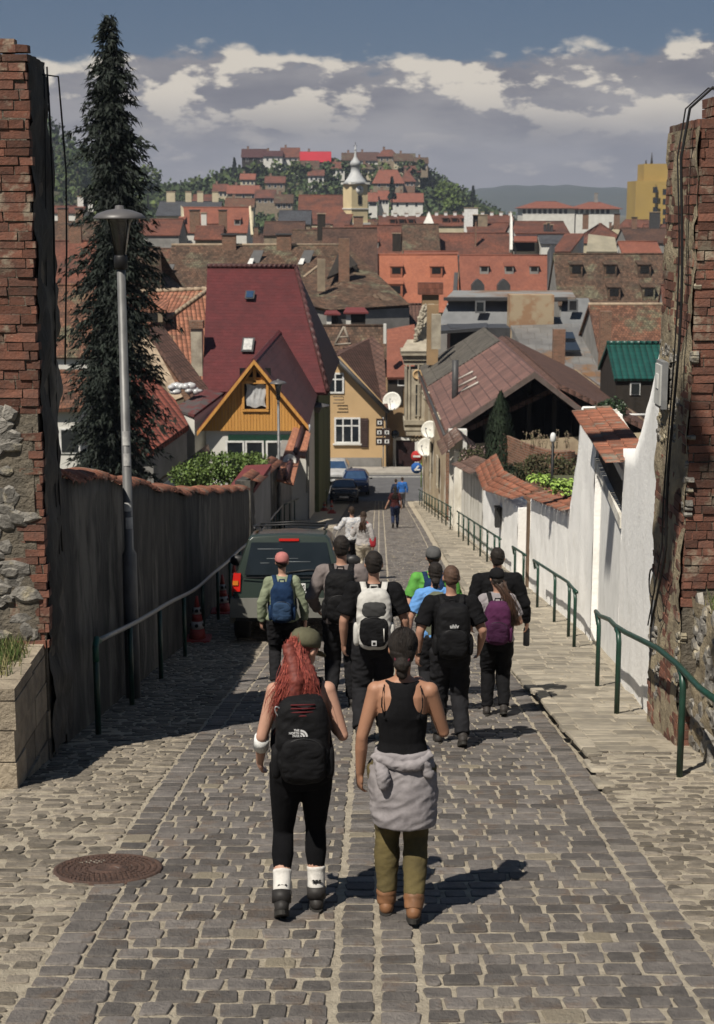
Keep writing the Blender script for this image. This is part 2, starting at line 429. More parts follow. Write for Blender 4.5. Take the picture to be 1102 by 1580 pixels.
# ================================================================ WALLS AND RAILINGS ALONG THE STREET
m_bk = mat('old_brick', (.17,.072,.048), (.095,.052,.04), nscale=7, ndet=6, attr=True, rv=.4, bump=.8, bscale=40, bdist=.012, col3=(.24,.20,.15))
m_mor = mat('old_mortar', (.17,.145,.11), (.09,.08,.065), nscale=6, ndet=8, bump=1., bscale=25, bdist=.04)
m_rub = mat('rubble_stone', (.24,.225,.20), (.12,.112,.10), nscale=7, ndet=7, attr=True, rv=.4, bump=1., bscale=22, bdist=.03, col3=(.30,.26,.18))
m_cable = mat('black_rubber', (.012,.012,.013), rough=.5)
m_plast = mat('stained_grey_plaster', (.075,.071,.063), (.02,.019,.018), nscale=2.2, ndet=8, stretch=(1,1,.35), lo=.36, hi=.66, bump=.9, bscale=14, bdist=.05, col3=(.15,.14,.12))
m_white = mat('white_limewash', (.86,.85,.82), (.74,.73,.69), nscale=2.4, ndet=8, lo=.5, hi=.75, bump=.6, bscale=16, bdist=.02)
m_whitedirty = mat('weathered_white_plaster', (.66,.64,.58), (.36,.33,.27), nscale=1.6, ndet=9, lo=.45, hi=.68, stretch=(1,1,.35), bump=.8, bscale=8, bdist=.04)
m_green = mat('dark_green_paint', (.012,.05,.033), (.01,.03,.02), rough=.38, spec=.5, nscale=8)
m_galv = mat('galvanised_steel', (.33,.34,.35), (.22,.23,.24), rough=.45, metal=.5, nscale=5, spec=.5)
m_terra = mat('terracotta_tile', (.27,.10,.058), (.14,.068,.045), nscale=6, ndet=6, attr=True, rv=.35, bump=.5, bscale=30, col3=(.16,.13,.10))
m_brn = mat('brown_tile', (.17,.10,.075), (.09,.06,.05), nscale=5, attr=True, rv=.35, bump=.5, bscale=30)
m_dark = mat('black_shade_and_print', (.008,.008,.008), rough=.9)  # near-black: shade of openings put into the colour, also black print and panes
m_grass = mat('grass_blades', (.09,.13,.035), (.05,.08,.02), nscale=6, attr=True, rv=.4, rough=.7)
m_drygr = mat('dry_grass', (.22,.19,.09), (.12,.12,.05), nscale=6, attr=True, rv=.4, rough=.8)
def brickface(b, o, ud, nd, w, z0, z1, bw=.27, bh=.076, jt=.010, depth=.12, rag=0., skip=.0, prot=.02, sel=None):
    # real bricks laid in courses; o = lower start, ud = along, nd = outward
    ud, nd = Vector(ud).normalized(), Vector(nd).normalized(); z = z0; row = 0
    while z < z1:
        h = bh*rnd(.85, 1.12); x = -rnd(0, bw*.9) if row % 2 else -rnd(0, bw*.45)
        while x < w:
            l = (bw if rnd(0,1) < .6 else bw*.5)*rnd(.9, 1.1)
            x0, x1 = max(0, x), min(w+rnd(-rag, rag), x+l)
            if x1-x0 > .03 and rnd(0,1) > skip and (sel is None or sel((x0+x1)/2, z)):
                p = prot*rnd(-.5, 1.1); q = []
                for zz in (z+jt/2, z+h-jt/2):
                    for xx, dd in ((x0+jt/2, p), (x1-jt/2, p), (x1-jt/2, -depth), (x0+jt/2, -depth)):
                        q.append(Vector(o)+ud*(xx+rnd(-.004,.004))+nd*(dd+rnd(-.003,.003))+Vector((0,0,zz+rnd(-.004,.004)-o[2])))
                b.hexa(q)
            x += l
        z += h; row += 1
def rubble(b, o, ud, nd, w, z0, z1, s=.16, n=None, sel=None):
    ud, nd = Vector(ud).normalized(), Vector(nd).normalized()
    n = n or int(w*(z1-z0)/(s*s)*2.8)
    for i in range(n):
        x, z = rnd(0, w), rnd(z0, z1)
        if sel and not sel(x, z): continue
        rx, rz = s*rnd(.3, .75), s*rnd(.22, .5); a = rnd(-.4, .4)
        m = 7; c = Vector(o)+ud*x+Vector((0,0,z-o[2])); rings = []
        k = [rnd(.75, 1.2) for _ in range(m)]
        for r, d in ((1., -.03), (.93, .012*rnd(.6,1.6)), (.6, .028*rnd(.6,1.5))):
            rings.append([c+ud*(math.cos(2*math.pi*j/m+a)*rx*r*k[j])+Vector((0,0,math.sin(2*math.pi*j/m+a)*rz*r*k[j]))+nd*d for j in range(m)])
        vs = sum(rings, []); fs = [(q*m+j, q*m+(j+1)%m, (q+1)*m+(j+1)%m, (q+1)*m+j) for q in range(2) for j in range(m)]+[tuple(2*m+j for j in range(m))]
        b.add(vs, fs)
def roughgrid(b, fn, nu, nv, amp=.03, sc=2.5, nd=(1,0,0), seed=0, mi=0):
    nd = Vector(nd); vs = []
    for j in range(nv+1):
        for i in range(nu+1):
            p = Vector(fn(i/nu, j/nv)); q = p*sc+Vector((seed,)*3)
            vs.append(p+nd*amp*(noise.noise(q)+.5*noise.noise(q*2.7)+.25*noise.noise(q*6)))
    b.add(vs, [(j*(nu+1)+i, j*(nu+1)+i+1, (j+1)*(nu+1)+i+1, (j+1)*(nu+1)+i) for j in range(nv) for i in range(nu)], mi, .5, True)
def tuft(b, p, n, h, s, mi=0):
    for i in range(n):
        x, y = p[0]+random.gauss(0, s), p[1]+random.gauss(0, s); a = rnd(0, 6.3); hh = h*rnd(.4, 1.1); lx, ly = rnd(-.5,.5)*hh, rnd(-.5,.5)*hh; w = .006
        b.add([(x-w*math.cos(a), y-w*math.sin(a), p[2]), (x+w*math.cos(a), y+w*math.sin(a), p[2]), (x+lx, y+ly, p[2]+hh)], [(0,1,2)], mi)
def wallgrid(name, parent, m, xf, y0, y1, zt, zb, th=.35, side=1, amp=.03, st=.25, sc=2.5):
    # a free standing wall along the street; side=+1: its face looks towards -X (right hand walls)
    b = MB(); n = max(2, int((y1-y0)/st)); m2 = 14
    f = lambda u, v: (xf(y0+(y1-y0)*u), y0+(y1-y0)*u, zb(y0+(y1-y0)*u)*(1-v)+zt(y0+(y1-y0)*u)*v)
    roughgrid(b, f, n, m2, amp, sc, (1,0,0))
    if side > 0: b.f = [q[::-1] for q in b.f]
    Y = [y0+(y1-y0)*i/n for i in range(n+1)]
    k = len(b.v); top = [b.v[m2*(n+1)+i] for i in range(n+1)]
    b.v += [(p[0]+th*side, p[1], p[2]+.0) for p in top]; 
    for i in range(n):
        q = (m2*(n+1)+i, m2*(n+1)+i+1, k+i+1, k+i); b.f.append(q if side < 0 else q[::-1]); b.mi.append(0); b.r.append(.5); b.sm.append(False)
    # ends and back
    for yy, fl in ((y0, 0), (y1, 1)):
        x = xf(yy); q = [(x, yy, zb(yy)), (x+th*side, yy, zb(yy)), (x+th*side, yy, zt(yy)), (x, yy, zt(yy))]
        b.poly(*(q if (fl == 0) == (side > 0) else q[::-1]))
    for i in range(n):
        a, c = Y[i], Y[i+1]; q = [(xf(a)+th*side, a, zb(a)), (xf(c)+th*side, c, zb(c)), (xf(c)+th*side, c, zt(c)), (xf(a)+th*side, a, zt(a))]
        b.poly(*q)
    return b.build(name, m, parent)
def tile_rows(b, p0, p1, q0, q1, tw=.2, th=.22, lift=.02, arc=.03):
    # half round tiles: p0-p1 lower eave line, q0-q1 upper line
    p0, p1, q0, q1 = map(Vector, (p0, p1, q0, q1)); L = (p1-p0).length; H = (q0-p0).length
    nu, nv = max(1, int(L/tw)), max(1, round(H/th)); nrm = (p1-p0).cross(q0-p0).normalized()
    if nrm.z < 0: nrm = -nrm
    for j in range(nv):
        for i in range(nu):
            u0, u1 = i/nu, (i+1)/nu; v0, v1 = j/nv-.03, (j+1)/nv+.04; jx = rnd(-.01,.01); jz = rnd(-.3,.3)*lift
            A = lambda u, v: (p0.lerp(p1, u)).lerp(q0.lerp(q1, u), v)
            vs = []
            for v, l in ((v0, lift*1.6), (v1, lift*.2)):
                for k in range(5):
                    t = k/4; u = u0+(u1-u0)*(t*.94+.03)
                    vs.append(A(u+jx/L, v)+nrm*(l+jz+arc*math.sin(math.pi*t)))
            vs += [p-nrm*.025 for p in vs[:5]]
            b.add(vs, [(k, k+1, k+6, k+5) for k in range(4)]+[(k+10, k+11, k+1, k) for k in range(4)], 0, None, True)
# ---- left brick gate pillar
def left_pillar():
    random.seed(3)
    x1, y0, y1 = -2.66, 13.0, 13.85; zt = 1.22; zb = -4.75
    t = thing('brick_pillar', (x1-.7, y0+.4, gz(13.2)), 'tall ruined gate pillar at left with reddish brick above pale rubble stone', 'pillar')
    b = MB(); b.bbox((x1-1.5, y0+.008, zb),(x1-.03, y1, zt-.04)); b.build('core', m_mor, t)
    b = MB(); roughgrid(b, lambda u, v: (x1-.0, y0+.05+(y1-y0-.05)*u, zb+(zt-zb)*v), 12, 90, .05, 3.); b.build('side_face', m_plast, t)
    b = MB(); zs = -1.75
    sel = lambda x, z: z > zs or x > 1.5-.12-.22*abs(noise.noise(Vector((z*2.2, 0, 0))))-(.1 if z < -2.6 else 0)
    brickface(b, (x1-1.5, y0, zb), (1,0,0), (0,-1,0), 1.5, -3.75, zt, rag=.015, prot=.014, sel=sel)
    brickface(b, (x1-1.5, y0+.1, zt), (1,0,0), (0,-1,0), 1.35, zt-.02, zt+.1, rag=.08, skip=.25)
    b.build('brick_facing', m_bk, t)
    b = MB(); rubble(b, (x1-1.5, y0+.0, zb), (1,0,0), (0,-1,0), 1.47, zb, zs+.1, s=.22, sel=lambda x, z: x < 1.34); b.build('rubble_facing', m_rub, t)
    b = MB(); roughgrid(b, lambda u, v: (x1-1.5+1.42*u, y0-.004, zb+(zs-.05-zb)*v), 30, 60, .022, 4., (0,-1,0)); b.f = [q[::-1] for q in b.f]; b.build('mortar', m_mor, t)
    b = MB()
    for k in range(2):
        pts = [(x1+.02*k+.02*math.sin(z*1.3+k), y0+.55+.1*k+.05*math.sin(z*.8+2*k), z) for z in [zt-.05-i*.35 for i in range(13)]]
        b.tube(pts, .006+.003*k, 6)
    c = b.build('cable', m_cable, t)
    b = MB(); b.tube([(x1-.1,y0+.7,zt-.1),(x1+.1,y0+.8,zt-.12),(x1+.10,y0+.88,zt-.4),(x1+.12,y0+.9,zt-.9),(x1+.10,y0+.9,zt-1.6),(x1+.05,y0+.9,zt-2.6)], .008, 6); b.build('cable', m_cable, t)
left_pillar()
def left_low_wall():
    random.seed(9); x1 = -2.70; y0, y1 = 11.7, 13.0
    t = thing('low_stone_wall', (x1-.6, 12.3, gz(12)), 'low wall of pale squared stone blocks with grass on top beside the left pillar', 'wall')
    b = MB(); zt = -3.70
    for (xa, xb, ya, yb) in ((x1-1.6, x1, y0, y0+.5),):
        pass
    z = gz(y1)-.3; row = 0
    while z < zt-.05:
        h = min(rnd(.2, .3), zt-z)
        if zt-z-h < .1: h = zt-z
        y = y0-(.15 if row % 2 else 0)
        while y < y1+.1:
            l = rnd(.35, .6); ya, yb = max(y0, y)+.008, min(y1+.1, y+l)-.008
            if yb-ya > .05:
                j = rnd(-.012, .012); zz = z+h-.008-( .0)
                b.bbox((x1-.5, ya, z+.006), (x1+j, yb, zz))
            y += l
        x = x1-1.8+(.2 if row % 2 else 0)
        while x < x1-.51:
            l = rnd(.35, .6); b.bbox((x+.008, y0+rnd(-.01,.01), z+.006), (min(x+l, x1-.505)-.004, y0+.4, z+h-.008)); x += l
        z += h; row += 1
    b.build('blocks', mat('pale_block_stone', (.32,.27,.20), (.18,.15,.115), nscale=5, ndet=8, attr=True, rv=.25, bump=1., bscale=18, bdist=.03), t)
    b = MB(); b.bbox((x1-1.8, y0+.03, gz(y1)-.4), (x1-.03, y1+.05, zt-.02)); b.build('core', m_mor, t)
    g = MB(); 
    for i in range(300): tuft(g, (x1-.12-abs(random.gauss(0,.45)), rnd(y0+.35, y1-.05), zt-.02), 7, rnd(.05,.2), .03, mi=0 if rnd(0,1)<.65 else 1)
    tag(g.build('grass', [m_grass, m_drygr]), kind='stuff')
left_low_wall()
def left_wall():
    random.seed(13); y0, y1 = 13.85, 39.5
    top = lambda y: gz(y)+lerp(y, [(0,2.6),(18,2.55),(24,2.45),(40,2.1)])+.03*math.sin(y*2)
    t = thing('plaster_wall', (-3, 27, gz(27)), 'long curving wall of dark streaked plaster capped with old red tiles on the left', 'wall')
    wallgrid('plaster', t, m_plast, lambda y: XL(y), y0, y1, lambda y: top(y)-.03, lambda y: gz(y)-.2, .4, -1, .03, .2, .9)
    b = MB(); y = y0
    while y < y1:
        l = rnd(.09,.16); z = top(y+.1); x = XL(y)-.2
        for side in (1, -1):
            q = []; j = rnd(-.03,.03); vs = []
            for yy, lf in ((y-.01, .0), (y+l*.98, .0)):
                for k in range(5):
                    pass
            n = 5
            for s, (xx, zz) in enumerate(((0, .08), (side*.13, .06), (side*.25, .0+j))):
                for k in range(n):
                    tt = k/(n-1); vs.append((x+xx, y+l*tt, z+zz+.03*math.sin(math.pi*tt)+(top(y+l)-top(y))*tt))
            for k in range(n): vs.append((x+side*.25, y+l*k/(n-1), z-.03+j+.02*math.sin(math.pi*k/(n-1))))
            f = [(r*n+k, r*n+k+1, (r+1)*n+k+1, (r+1)*n+k) for r in range(3) for k in range(n-1)]
            b.add(vs, [q[::-1] for q in f] if side > 0 else f, 0, None, True)
        y += l
    b.build('tile_coping', m_terra, t)
left_wall()
# ---- right brick pillar and its rubble base
def right_pillar():
    random.seed(31); x0, y0, y1 = 2.80, 13.0, 14.35; zt = .70; zb = -3.22
    t = thing('brick_pillar', (x0+.7, y0+.5, gz(13.5)), 'ruined gate pillar at right with black cable, brick front and flaking plaster on its street side', 'pillar')
    b = MB(); b.bbox((x0+.012, y0+.010, -4.9),(x0+1.6, y1-.02, zt-.03)); b.build('core', m_mor, t)
    b = MB(); brickface(b, (x0, y0, zb), (1,0,0), (0,-1,0), 1.5, zb, zt, rag=.0, prot=.012)
    brickface(b, (x0+.1, y0+.1, zt), (1,0,0), (0,-1,0), 1.3, zt-.04, zt+.12, rag=.08, skip=.2, depth=.4)
    b.build('brick_facing', m_bk, t)
    # street side: brick at the top, pale rubble, plaster patch
    pl = lambda y, z: noise.noise(Vector((y*1.6, z*.9, 5)))+(.22 if -2.6 < z < -1.2 else -.12 if z > -.4 else .05)
    b = MB(); brickface(b, (x0, y1, -4.9), (0,-1,0), (-1,0,0), y1-y0, -4.8, zt, bw=.24, prot=.012, sel=lambda u, z: pl(y1-u, z) < .13); b.build('brick_side', m_bk, t)
    b = MB(); rubble(b, (x0+.02, y1, -4.9), (0,-1,0), (-1,0,0), y1-y0, -4.8, zt-.1, s=.09, sel=lambda u, z: pl(y1-u, z) > .3); b.build('rubble_side', m_rub, t)
    b = MB(); roughgrid(b, lambda u, v: (x0-.004, y1-(y1-y0)*u, -4.9+(zt+4.85)*v), 14, 70, .035, 3.2); b.build('side_plaster', mat('ochre_crumbling_plaster', (.36,.30,.20), (.16,.13,.09), nscale=4, ndet=8, bump=1., bscale=22, bdist=.04), t)
    b = MB()
    pts = [(x0+.25, y0-.0, zt+.2),(x0+.1, y0+.1, zt+.26),(x0-.06, y0+.2, zt+.1)]+[(x0-.1-.02*math.sin(z*2), y0+.18+.05*math.sin(z*1.7), z) for z in [zt-.3-i*.3 for i in range(12)]]+[(x0-.1,y0+.5,-3.3),(x0-.12,y0+.72,-3.75)]
    b.tube(pts, .012, 7)
    pts = [(p[0]-.02, p[1]+.05+.03*math.sin(i), p[2]) for i, p in enumerate(pts)]; b.tube(pts, .007, 6)
    c = b.build('cable', m_cable, t)
    b = MB(); b.tube([(x0-.12+.0*a, y0+.75+.13*math.cos(a), -3.35+.13*math.sin(a)) for a in [i*.45 for i in range(15)]], .008, 5); b.build('cable_loop', m_cable, t)
    b = MB(); b.box((x0-.06, y0+.95, -1.56), (.05,.3,.42)); b.box((x0-.09, y0+.95, -1.56), (.02,.24,.36), mi=1); b.box((x0-.103, y0+.95, -1.53), (.008,.10,.13), mi=2)
    b.build('meter_box', [m_galv, mat('grey_plastic_panel', (.42,.42,.40)), mat('pale_label', (.6,.6,.58))], t)
    t = thing('rubble_wall', (x0+.9, 12, gz(12)), 'crumbling rubble wall base below the right pillar with dry grass on its ledge', 'wall')
    b = MB(); b.bbox((x0+.17, 7.5, -5.0), (x0+1.9, 14.3, -3.32)); b.build('core', m_mor, t)
    b = MB(); rubble(b, (x0+.13, 14.3, -5), (0,-1,0), (-1,0,0), 6.6, -5.0, -3.3, s=.2, n=560); b.build('rubble_facing', m_rub, t)
    b = MB(); roughgrid(b, lambda u, v: (x0+.12, 14.33-6.7*u, -5+1.72*v), 60, 18, .09, 3.); b.build('plaster', mat('ochre_crumbling_plaster', (.3,.3,.3)), t)
    g = MB()
    for i in range(220): tuft(g, (x0+.18+abs(random.gauss(0,.3)), rnd(11, 13), -3.33), 6, rnd(.05,.16), .03, mi=1 if rnd(0,1)<.8 else 0)
    tag(g.build('dry_grass', [m_grass, m_drygr]), kind='stuff')
    b = MB(); q = G(1037, 1138); q.x -= .16; b.box((q.x-.0, q.y, q.z+.03), (.08,.08,.05)); b.tube([(q.x, q.y, q.z), (q.x-.06, q.y+.0, q.z+.8), (q.x-.06, q.y, -3.62)], .028, 8)
    b.tube([(q.x+.03, q.y+.03, q.z), (q.x, q.y+.03, q.z+.7), (q.x-.03, q.y+.02, -3.7)], .018, 6)
    tag(b.build('cable_conduit', m_cable), 'black cable conduit rising from the pavement against the right pillar', 'conduit')
right_pillar()
# ---- right side walls
def right_walls():
    random.seed(41)
    t = thing('white_wall', (3, 16, gz(16)), 'tall white limewashed wall between the right pillar and the garage door', 'wall')
    wx = lambda y: XR(y)
    zt = lambda y: lerp(y, [(14.35,-.95),(15.0,-1.3),(15.7,-1.8),(16.8,-2.43),(17.4,-2.7),(19.2,-2.95),(30,-3)])
    wallgrid('plaster', t, m_white, wx, 14.36, 19.1, zt, lambda y: gz(y)-.2, .4, 1, .014, .12, 2.2)
    b = MB()
    for i in range(9):
        y = 14.5+i*.24; z = zt(y+.1); b.box((wx(y)+.2, y, z+.03), (.34,.26,.02), M=Matrix.Rotation(.62, 3, 'X') @ Matrix.Rotation(.2*rnd(-1,1), 3, 'Y'))
    b.build('slate_edge', mat('grey_slate', (.16,.16,.155), attr=True, rv=.3, bump=.4), t)
    # garage
    t = thing('garage_gate', (3.6, 21.6, gz(21.6)), 'wide white garage door under a slatted grille and a small rusty tiled roof', 'gate')
    y0, y1 = 19.1, 23.9; dz = -3.95
    b = MB(); n = 24
    for i in range(n):
        a, c = y0+(y1-y0)*i/n, y0+(y1-y0)*(i+1)/n-.012
        b.hexa([(wx(a)+.1,a,gz(a)-.1),(wx(a)+.2,a,gz(a)-.1),(wx(c)+.2,c,gz(c)-.1),(wx(c)+.1,c,gz(c)-.1),(wx(a)+.1,a,dz),(wx(a)+.2,a,dz),(wx(c)+.2,c,dz),(wx(c)+.1,c,dz)])
    b.build('door_panel', mat('white_painted_boards', (.74,.74,.72), (.62,.62,.6), nscale=3, bump=.2), t)
    b = MB(); b.hexa([(wx(y0)-.02,y0,dz-.0),(wx(y0)+.25,y0,dz-.0),(wx(y1)+.25,y1,dz),(wx(y1)-.02,y1,dz),(wx(y0)-.02,y0,dz+.14),(wx(y0)+.25,y0,dz+.14),(wx(y1)+.25,y1,dz+.14),(wx(y1)-.02,y1,dz+.14)]); b.build('lintel', mat('weathered_white_plaster', (1,1,1)), t)
    b = MB()
    for i in range(40):
        y = y0+.1+(y1-y0-.2)*i/39; b.box((wx(y)+.05, y, dz+.14+.25), (.02,.03,.5))
    b.build('grille', mat('dark_iron', (.03,.03,.03), rough=.6), t)
    b = MB(); b.hexa([(wx(y0)+.3,y0,dz),(wx(y0)+.4,y0,dz),(wx(y1)+.4,y1,dz),(wx(y1)+.3,y1,dz),(wx(y0)+.3,y0,dz+.7),(wx(y0)+.4,y0,dz+.7),(wx(y1)+.4,y1,dz+.7),(wx(y1)+.3,y1,dz+.7)]); b.build('painted_inner_shade', m_dark, t)  # black panel painted as the shade behind the grille
    b = MB(); b.hexa([(wx(y0)-.02,y0-.05,dz+.62),(wx(y0)+.3,y0-.05,dz+.62),(wx(y1)+.3,y1,dz+.62),(wx(y1)-.02,y1,dz+.62),(wx(y0)-.02,y0-.05,dz+.74),(wx(y0)+.3,y0-.05,dz+.9),(wx(y1)+.3,y1,dz+.9),(wx(y1)-.02,y1,dz+.74)]); b.build('beam', m_whitedirty, t)
    b = MB(); tile_rows(b, (wx(y0)-.24,y0-.25,dz+.84), (wx(y1)-.3,y1+.5,dz+.76), (wx(y0)+.3,y0-.25,dz+.93), (wx(y1)+.25,y1+.5,dz+.86), .17, .2, .02, .03); b.build('tile_roof', m_terra, t)
    # tall stub and low garden wall
    t = thing('white_wall', (3.8, 28, gz(28)), 'rough white garden wall beyond the garage with a stepped top and red tile edging', 'wall')
    zt2 = lambda y: lerp(y, [(23.9,-3.15),(26.2,-3.3),(26.5,-4.2),(27.0,-5.0),(27.4,-5.35),(34,-6.3)])
    wallgrid('plaster', t, m_white, wx, 23.91, 33.6, zt2, lambda y: gz(y)-.2, .4, 1, .025, .12, 2.)
    b = MB(); tile_rows(b, (wx(27.3)-.12,27.3,zt2(27.4)+.0), (wx(33.4)-.12,33.4,zt2(33.4)), (wx(27.3)+.45,27.3,zt2(27.3)+.14), (wx(33.4)+.45,33.4,zt2(33.4)+.14), .15, .2); b.build('tile_coping', m_terra, t)
    # door with brown post
    t = thing('garden_gate', (4, 34.6, gz(34.6)), 'narrow recessed garden gate with a weathered brown wooden post', 'gate')
    b = MB(); b.bbox((wx(34)-.04, 33.62, gz(34)-.2), (wx(34)+.2, 33.95, -6.4)); b.build('post', mat('weathered_wood', (.17,.115,.075), (.09,.06,.04), nscale=5, stretch=(3,3,.3), bump=.5), t)
    b = MB(); b.bbox((wx(35)+.2, 33.95, gz(35)-.2), (wx(35)+.26, 36.2, -6.9)); b.build('door_panel', mat('weathered_wood', (.1,.1,.1)), t)
    # white wall with porch roof
    t = thing('white_wall', (4, 41, gz(41)), 'whitewashed wall with a black letterbox under a hipped terracotta tile porch', 'wall')
    wallgrid('plaster', t, m_white, wx, 36.2, 46.5, lambda y: -6.98-.09*(y-36), lambda y: gz(y)-.2, .4, 1, .04, .3, 1.5)
    b = MB(); z1 = -6.95
    tile_rows(b, (3.72,36.2,-6.82), (3.45,41.2,-7.5), (4.3,36.4,-6.6), (3.95,41.2,-6.98), .17, .18, .03, .03)
    tile_rows(b, (3.45,41.2,-7.5), (3.55,45.4,-7.6), (3.95,41.2,-6.98), (4.1,45.4,-7.15), .17, .18, .03, .03)
    b.build('porch_roof', m_terra, t)
    b = MB(); y = 40.6; b.bbox((wx(y)-.16, y-.15, -8.35), (wx(y)-.02, y+.15, -7.85)); b.bbox((wx(y)-.18, y-.17, -7.85), (wx(y)-.0, y+.17, -7.8)); b.build('letterbox', mat('dark_iron', (1,)*3), t)
    # grey-cream wall with dark coping
    t = thing('weathered_wall', (4, 55, gz(55)), 'weathered cream plaster wall with dark slate coping and a small roofed gateway', 'wall')
    wallgrid('plaster', t, m_whitedirty, wx, 46.55, 64.4, lambda y: lerp(y, [(46,-8.0),(56,-9.2),(57,-9.6),(65,-10.6)]), lambda y: gz(y)-.2, .4, 1, .04, .4, 1.2)
    b = MB(); tile_rows(b, (wx(47)-.4,46.5,-7.95), (wx(56)-.4,56,-9.2), (wx(47)+.3,46.5,-7.6), (wx(56)+.3,56,-8.85), .3, .3, .02, .01); b.build('coping', m_brn, t)
    b = MB(); b.bbox((wx(58)-.25,57.2,gz(58)-.1),(wx(58)+.25,57.6,-8.9)); b.bbox((wx(60)-.25,60,gz(60)-.1),(wx(60)+.25,60.4,-8.9)); b.build('gate_post', m_whitedirty, t)
    b = MB(); tile_rows(b, (wx(58)-.7,56.8,-9.0), (wx(60)-.7,60.8,-9.1), (wx(58),56.8,-8.4), (wx(60),60.8,-8.5), .3, .3, .02, .01)
    tile_rows(b, (wx(60)+.7,60.8,-9.1), (wx(58)+.7,56.8,-9.0), (wx(60),60.8,-8.5), (wx(58),56.8,-8.4), .3, .3, .02, .01); b.build('gate_roof', m_brn, t)
right_walls()
# ---- railings
def arch_post(b, x, y, h=.9, r=.024):
    b.tube([(x, y, gz(y)-.05), (x, y, gz(y)+h)], r, 8)
def right_railing(label, ys, y_far, y_near, ends=True, h=.88, mid=False):
    xr = lambda y: XR(y)-.32
    t = thing('handrail', (xr(ys[0]), ys[0], gz(ys[0])), label, 'handrail', 'green handrails down the right pavement')
    zp = lambda y: gz(y)+paved_h(y)
    Y = [y_far+(y_near-y_far)*i/10 for i in range(11)]
    pts = [(xr(y), y, zp(y)+h) for y in Y]
    b = MB(); a = pts[0]; 
    if ends: pts = [(a[0]+.04, a[1]+.02, a[2]-.18), (a[0]+.02, a[1]+.06, a[2]-.05)]+pts
    b.tube(pts, .026, 8); b.build('rail', m_green, t)
    for y in ys:
        b = MB(); b.tube([(xr(y), y, zp(y)-.03), (xr(y), y, zp(y)+h-.14), (xr(y), y+.05, zp(y)+h-.05), (xr(y)-.0, y+.17, zp(y+.17)+h-.01)], .027, 8); b.build('post', m_green, t)
    if mid:
        b = MB(); b.tube([(xr(y), y, zp(y)+h*.5) for y in Y], .018, 6); b.build('mid_rail', m_green, t)
right_railing('nearest dark green handrail beside the right wall, reaching the photo edge', [17.9, 14.9, 11.9], 18.6, 10.5)
right_railing('green handrail with curved end beside the white wall, second from the camera', [29.2, 26.6, 24.4, 22.9], 30.0, 22.6)
right_railing('short green handrail near the letterbox wall, third from the camera', [33.6, 31.8], 34.2, 31.4)
right_railing('many-posted green handrail halfway down the pavement, fourth from the camera', [53,50.6,48.2,45.8,43.4,41,38.8,37.4], 54, 37.1, False, mid=True)
right_railing('farthest green handrail at the bottom of the pavement near the dish antennas', [88,85,82,79,76,73,70,67,64,61,58], 90, 57.5, False, mid=True)
def left_railing():
    xl = lambda y: XL(y)+.22
    t = thing('handrail', (xl(14.3), 14.3, gz(14.3)), 'long pale metal handrail with a green end sloping down the left wall', 'handrail')
    Y = [14.45+i*.8 for i in range(57)]
    b = MB(); b.tube([(xl(y), y, gz(y)+.92+.01*math.sin(y)) for y in Y], .028, 8); b.build('rail', mat('worn_grey_paint', (.27,.26,.24), (.17,.17,.15), rough=.4, spec=.6, nscale=12), t)
    b = MB(); y = 14.35; b.tube([(xl(y), y, gz(y)+.74), (xl(y), y, gz(y)+.88), (xl(y), y+.08, gz(y)+.94), (xl(y), y+.2, gz(y+.2)+.925)], .032, 8); b.build('end_bend', mat('worn_green_paint', (.03,.13,.085), (.02,.07,.05), rough=.4), t)
    for y in (14.35, 16.6, 19.2, 22.0, 24.8, 27.6, 30.4, 33.2, 36, 39, 42, 45, 48, 51, 54, 57):
        b = MB(); b.tube([(xl(y), y, gz(y)-.05), (xl(y), y, gz(y)+.9)], .03, 8); b.build('post', m_green, t)
    xl2 = lambda y: XL(y)+.3
    t = thing('handrail', (xl2(62), 62, gz(62)), 'dark handrail running along the green house wall far down on the left', 'handrail')
    b = MB(); b.tube([(xl2(y), y, gz(y)+.95) for y in range(60, 88, 2)], .03, 6); b.build('rail', m_green, t)
    for y in range(60, 88, 3):
        b = MB(); b.tube([(xl2(y), y, gz(y)-.05), (xl2(y), y, gz(y)+.95)], .03, 6); b.build('post', m_green, t)
left_railing()
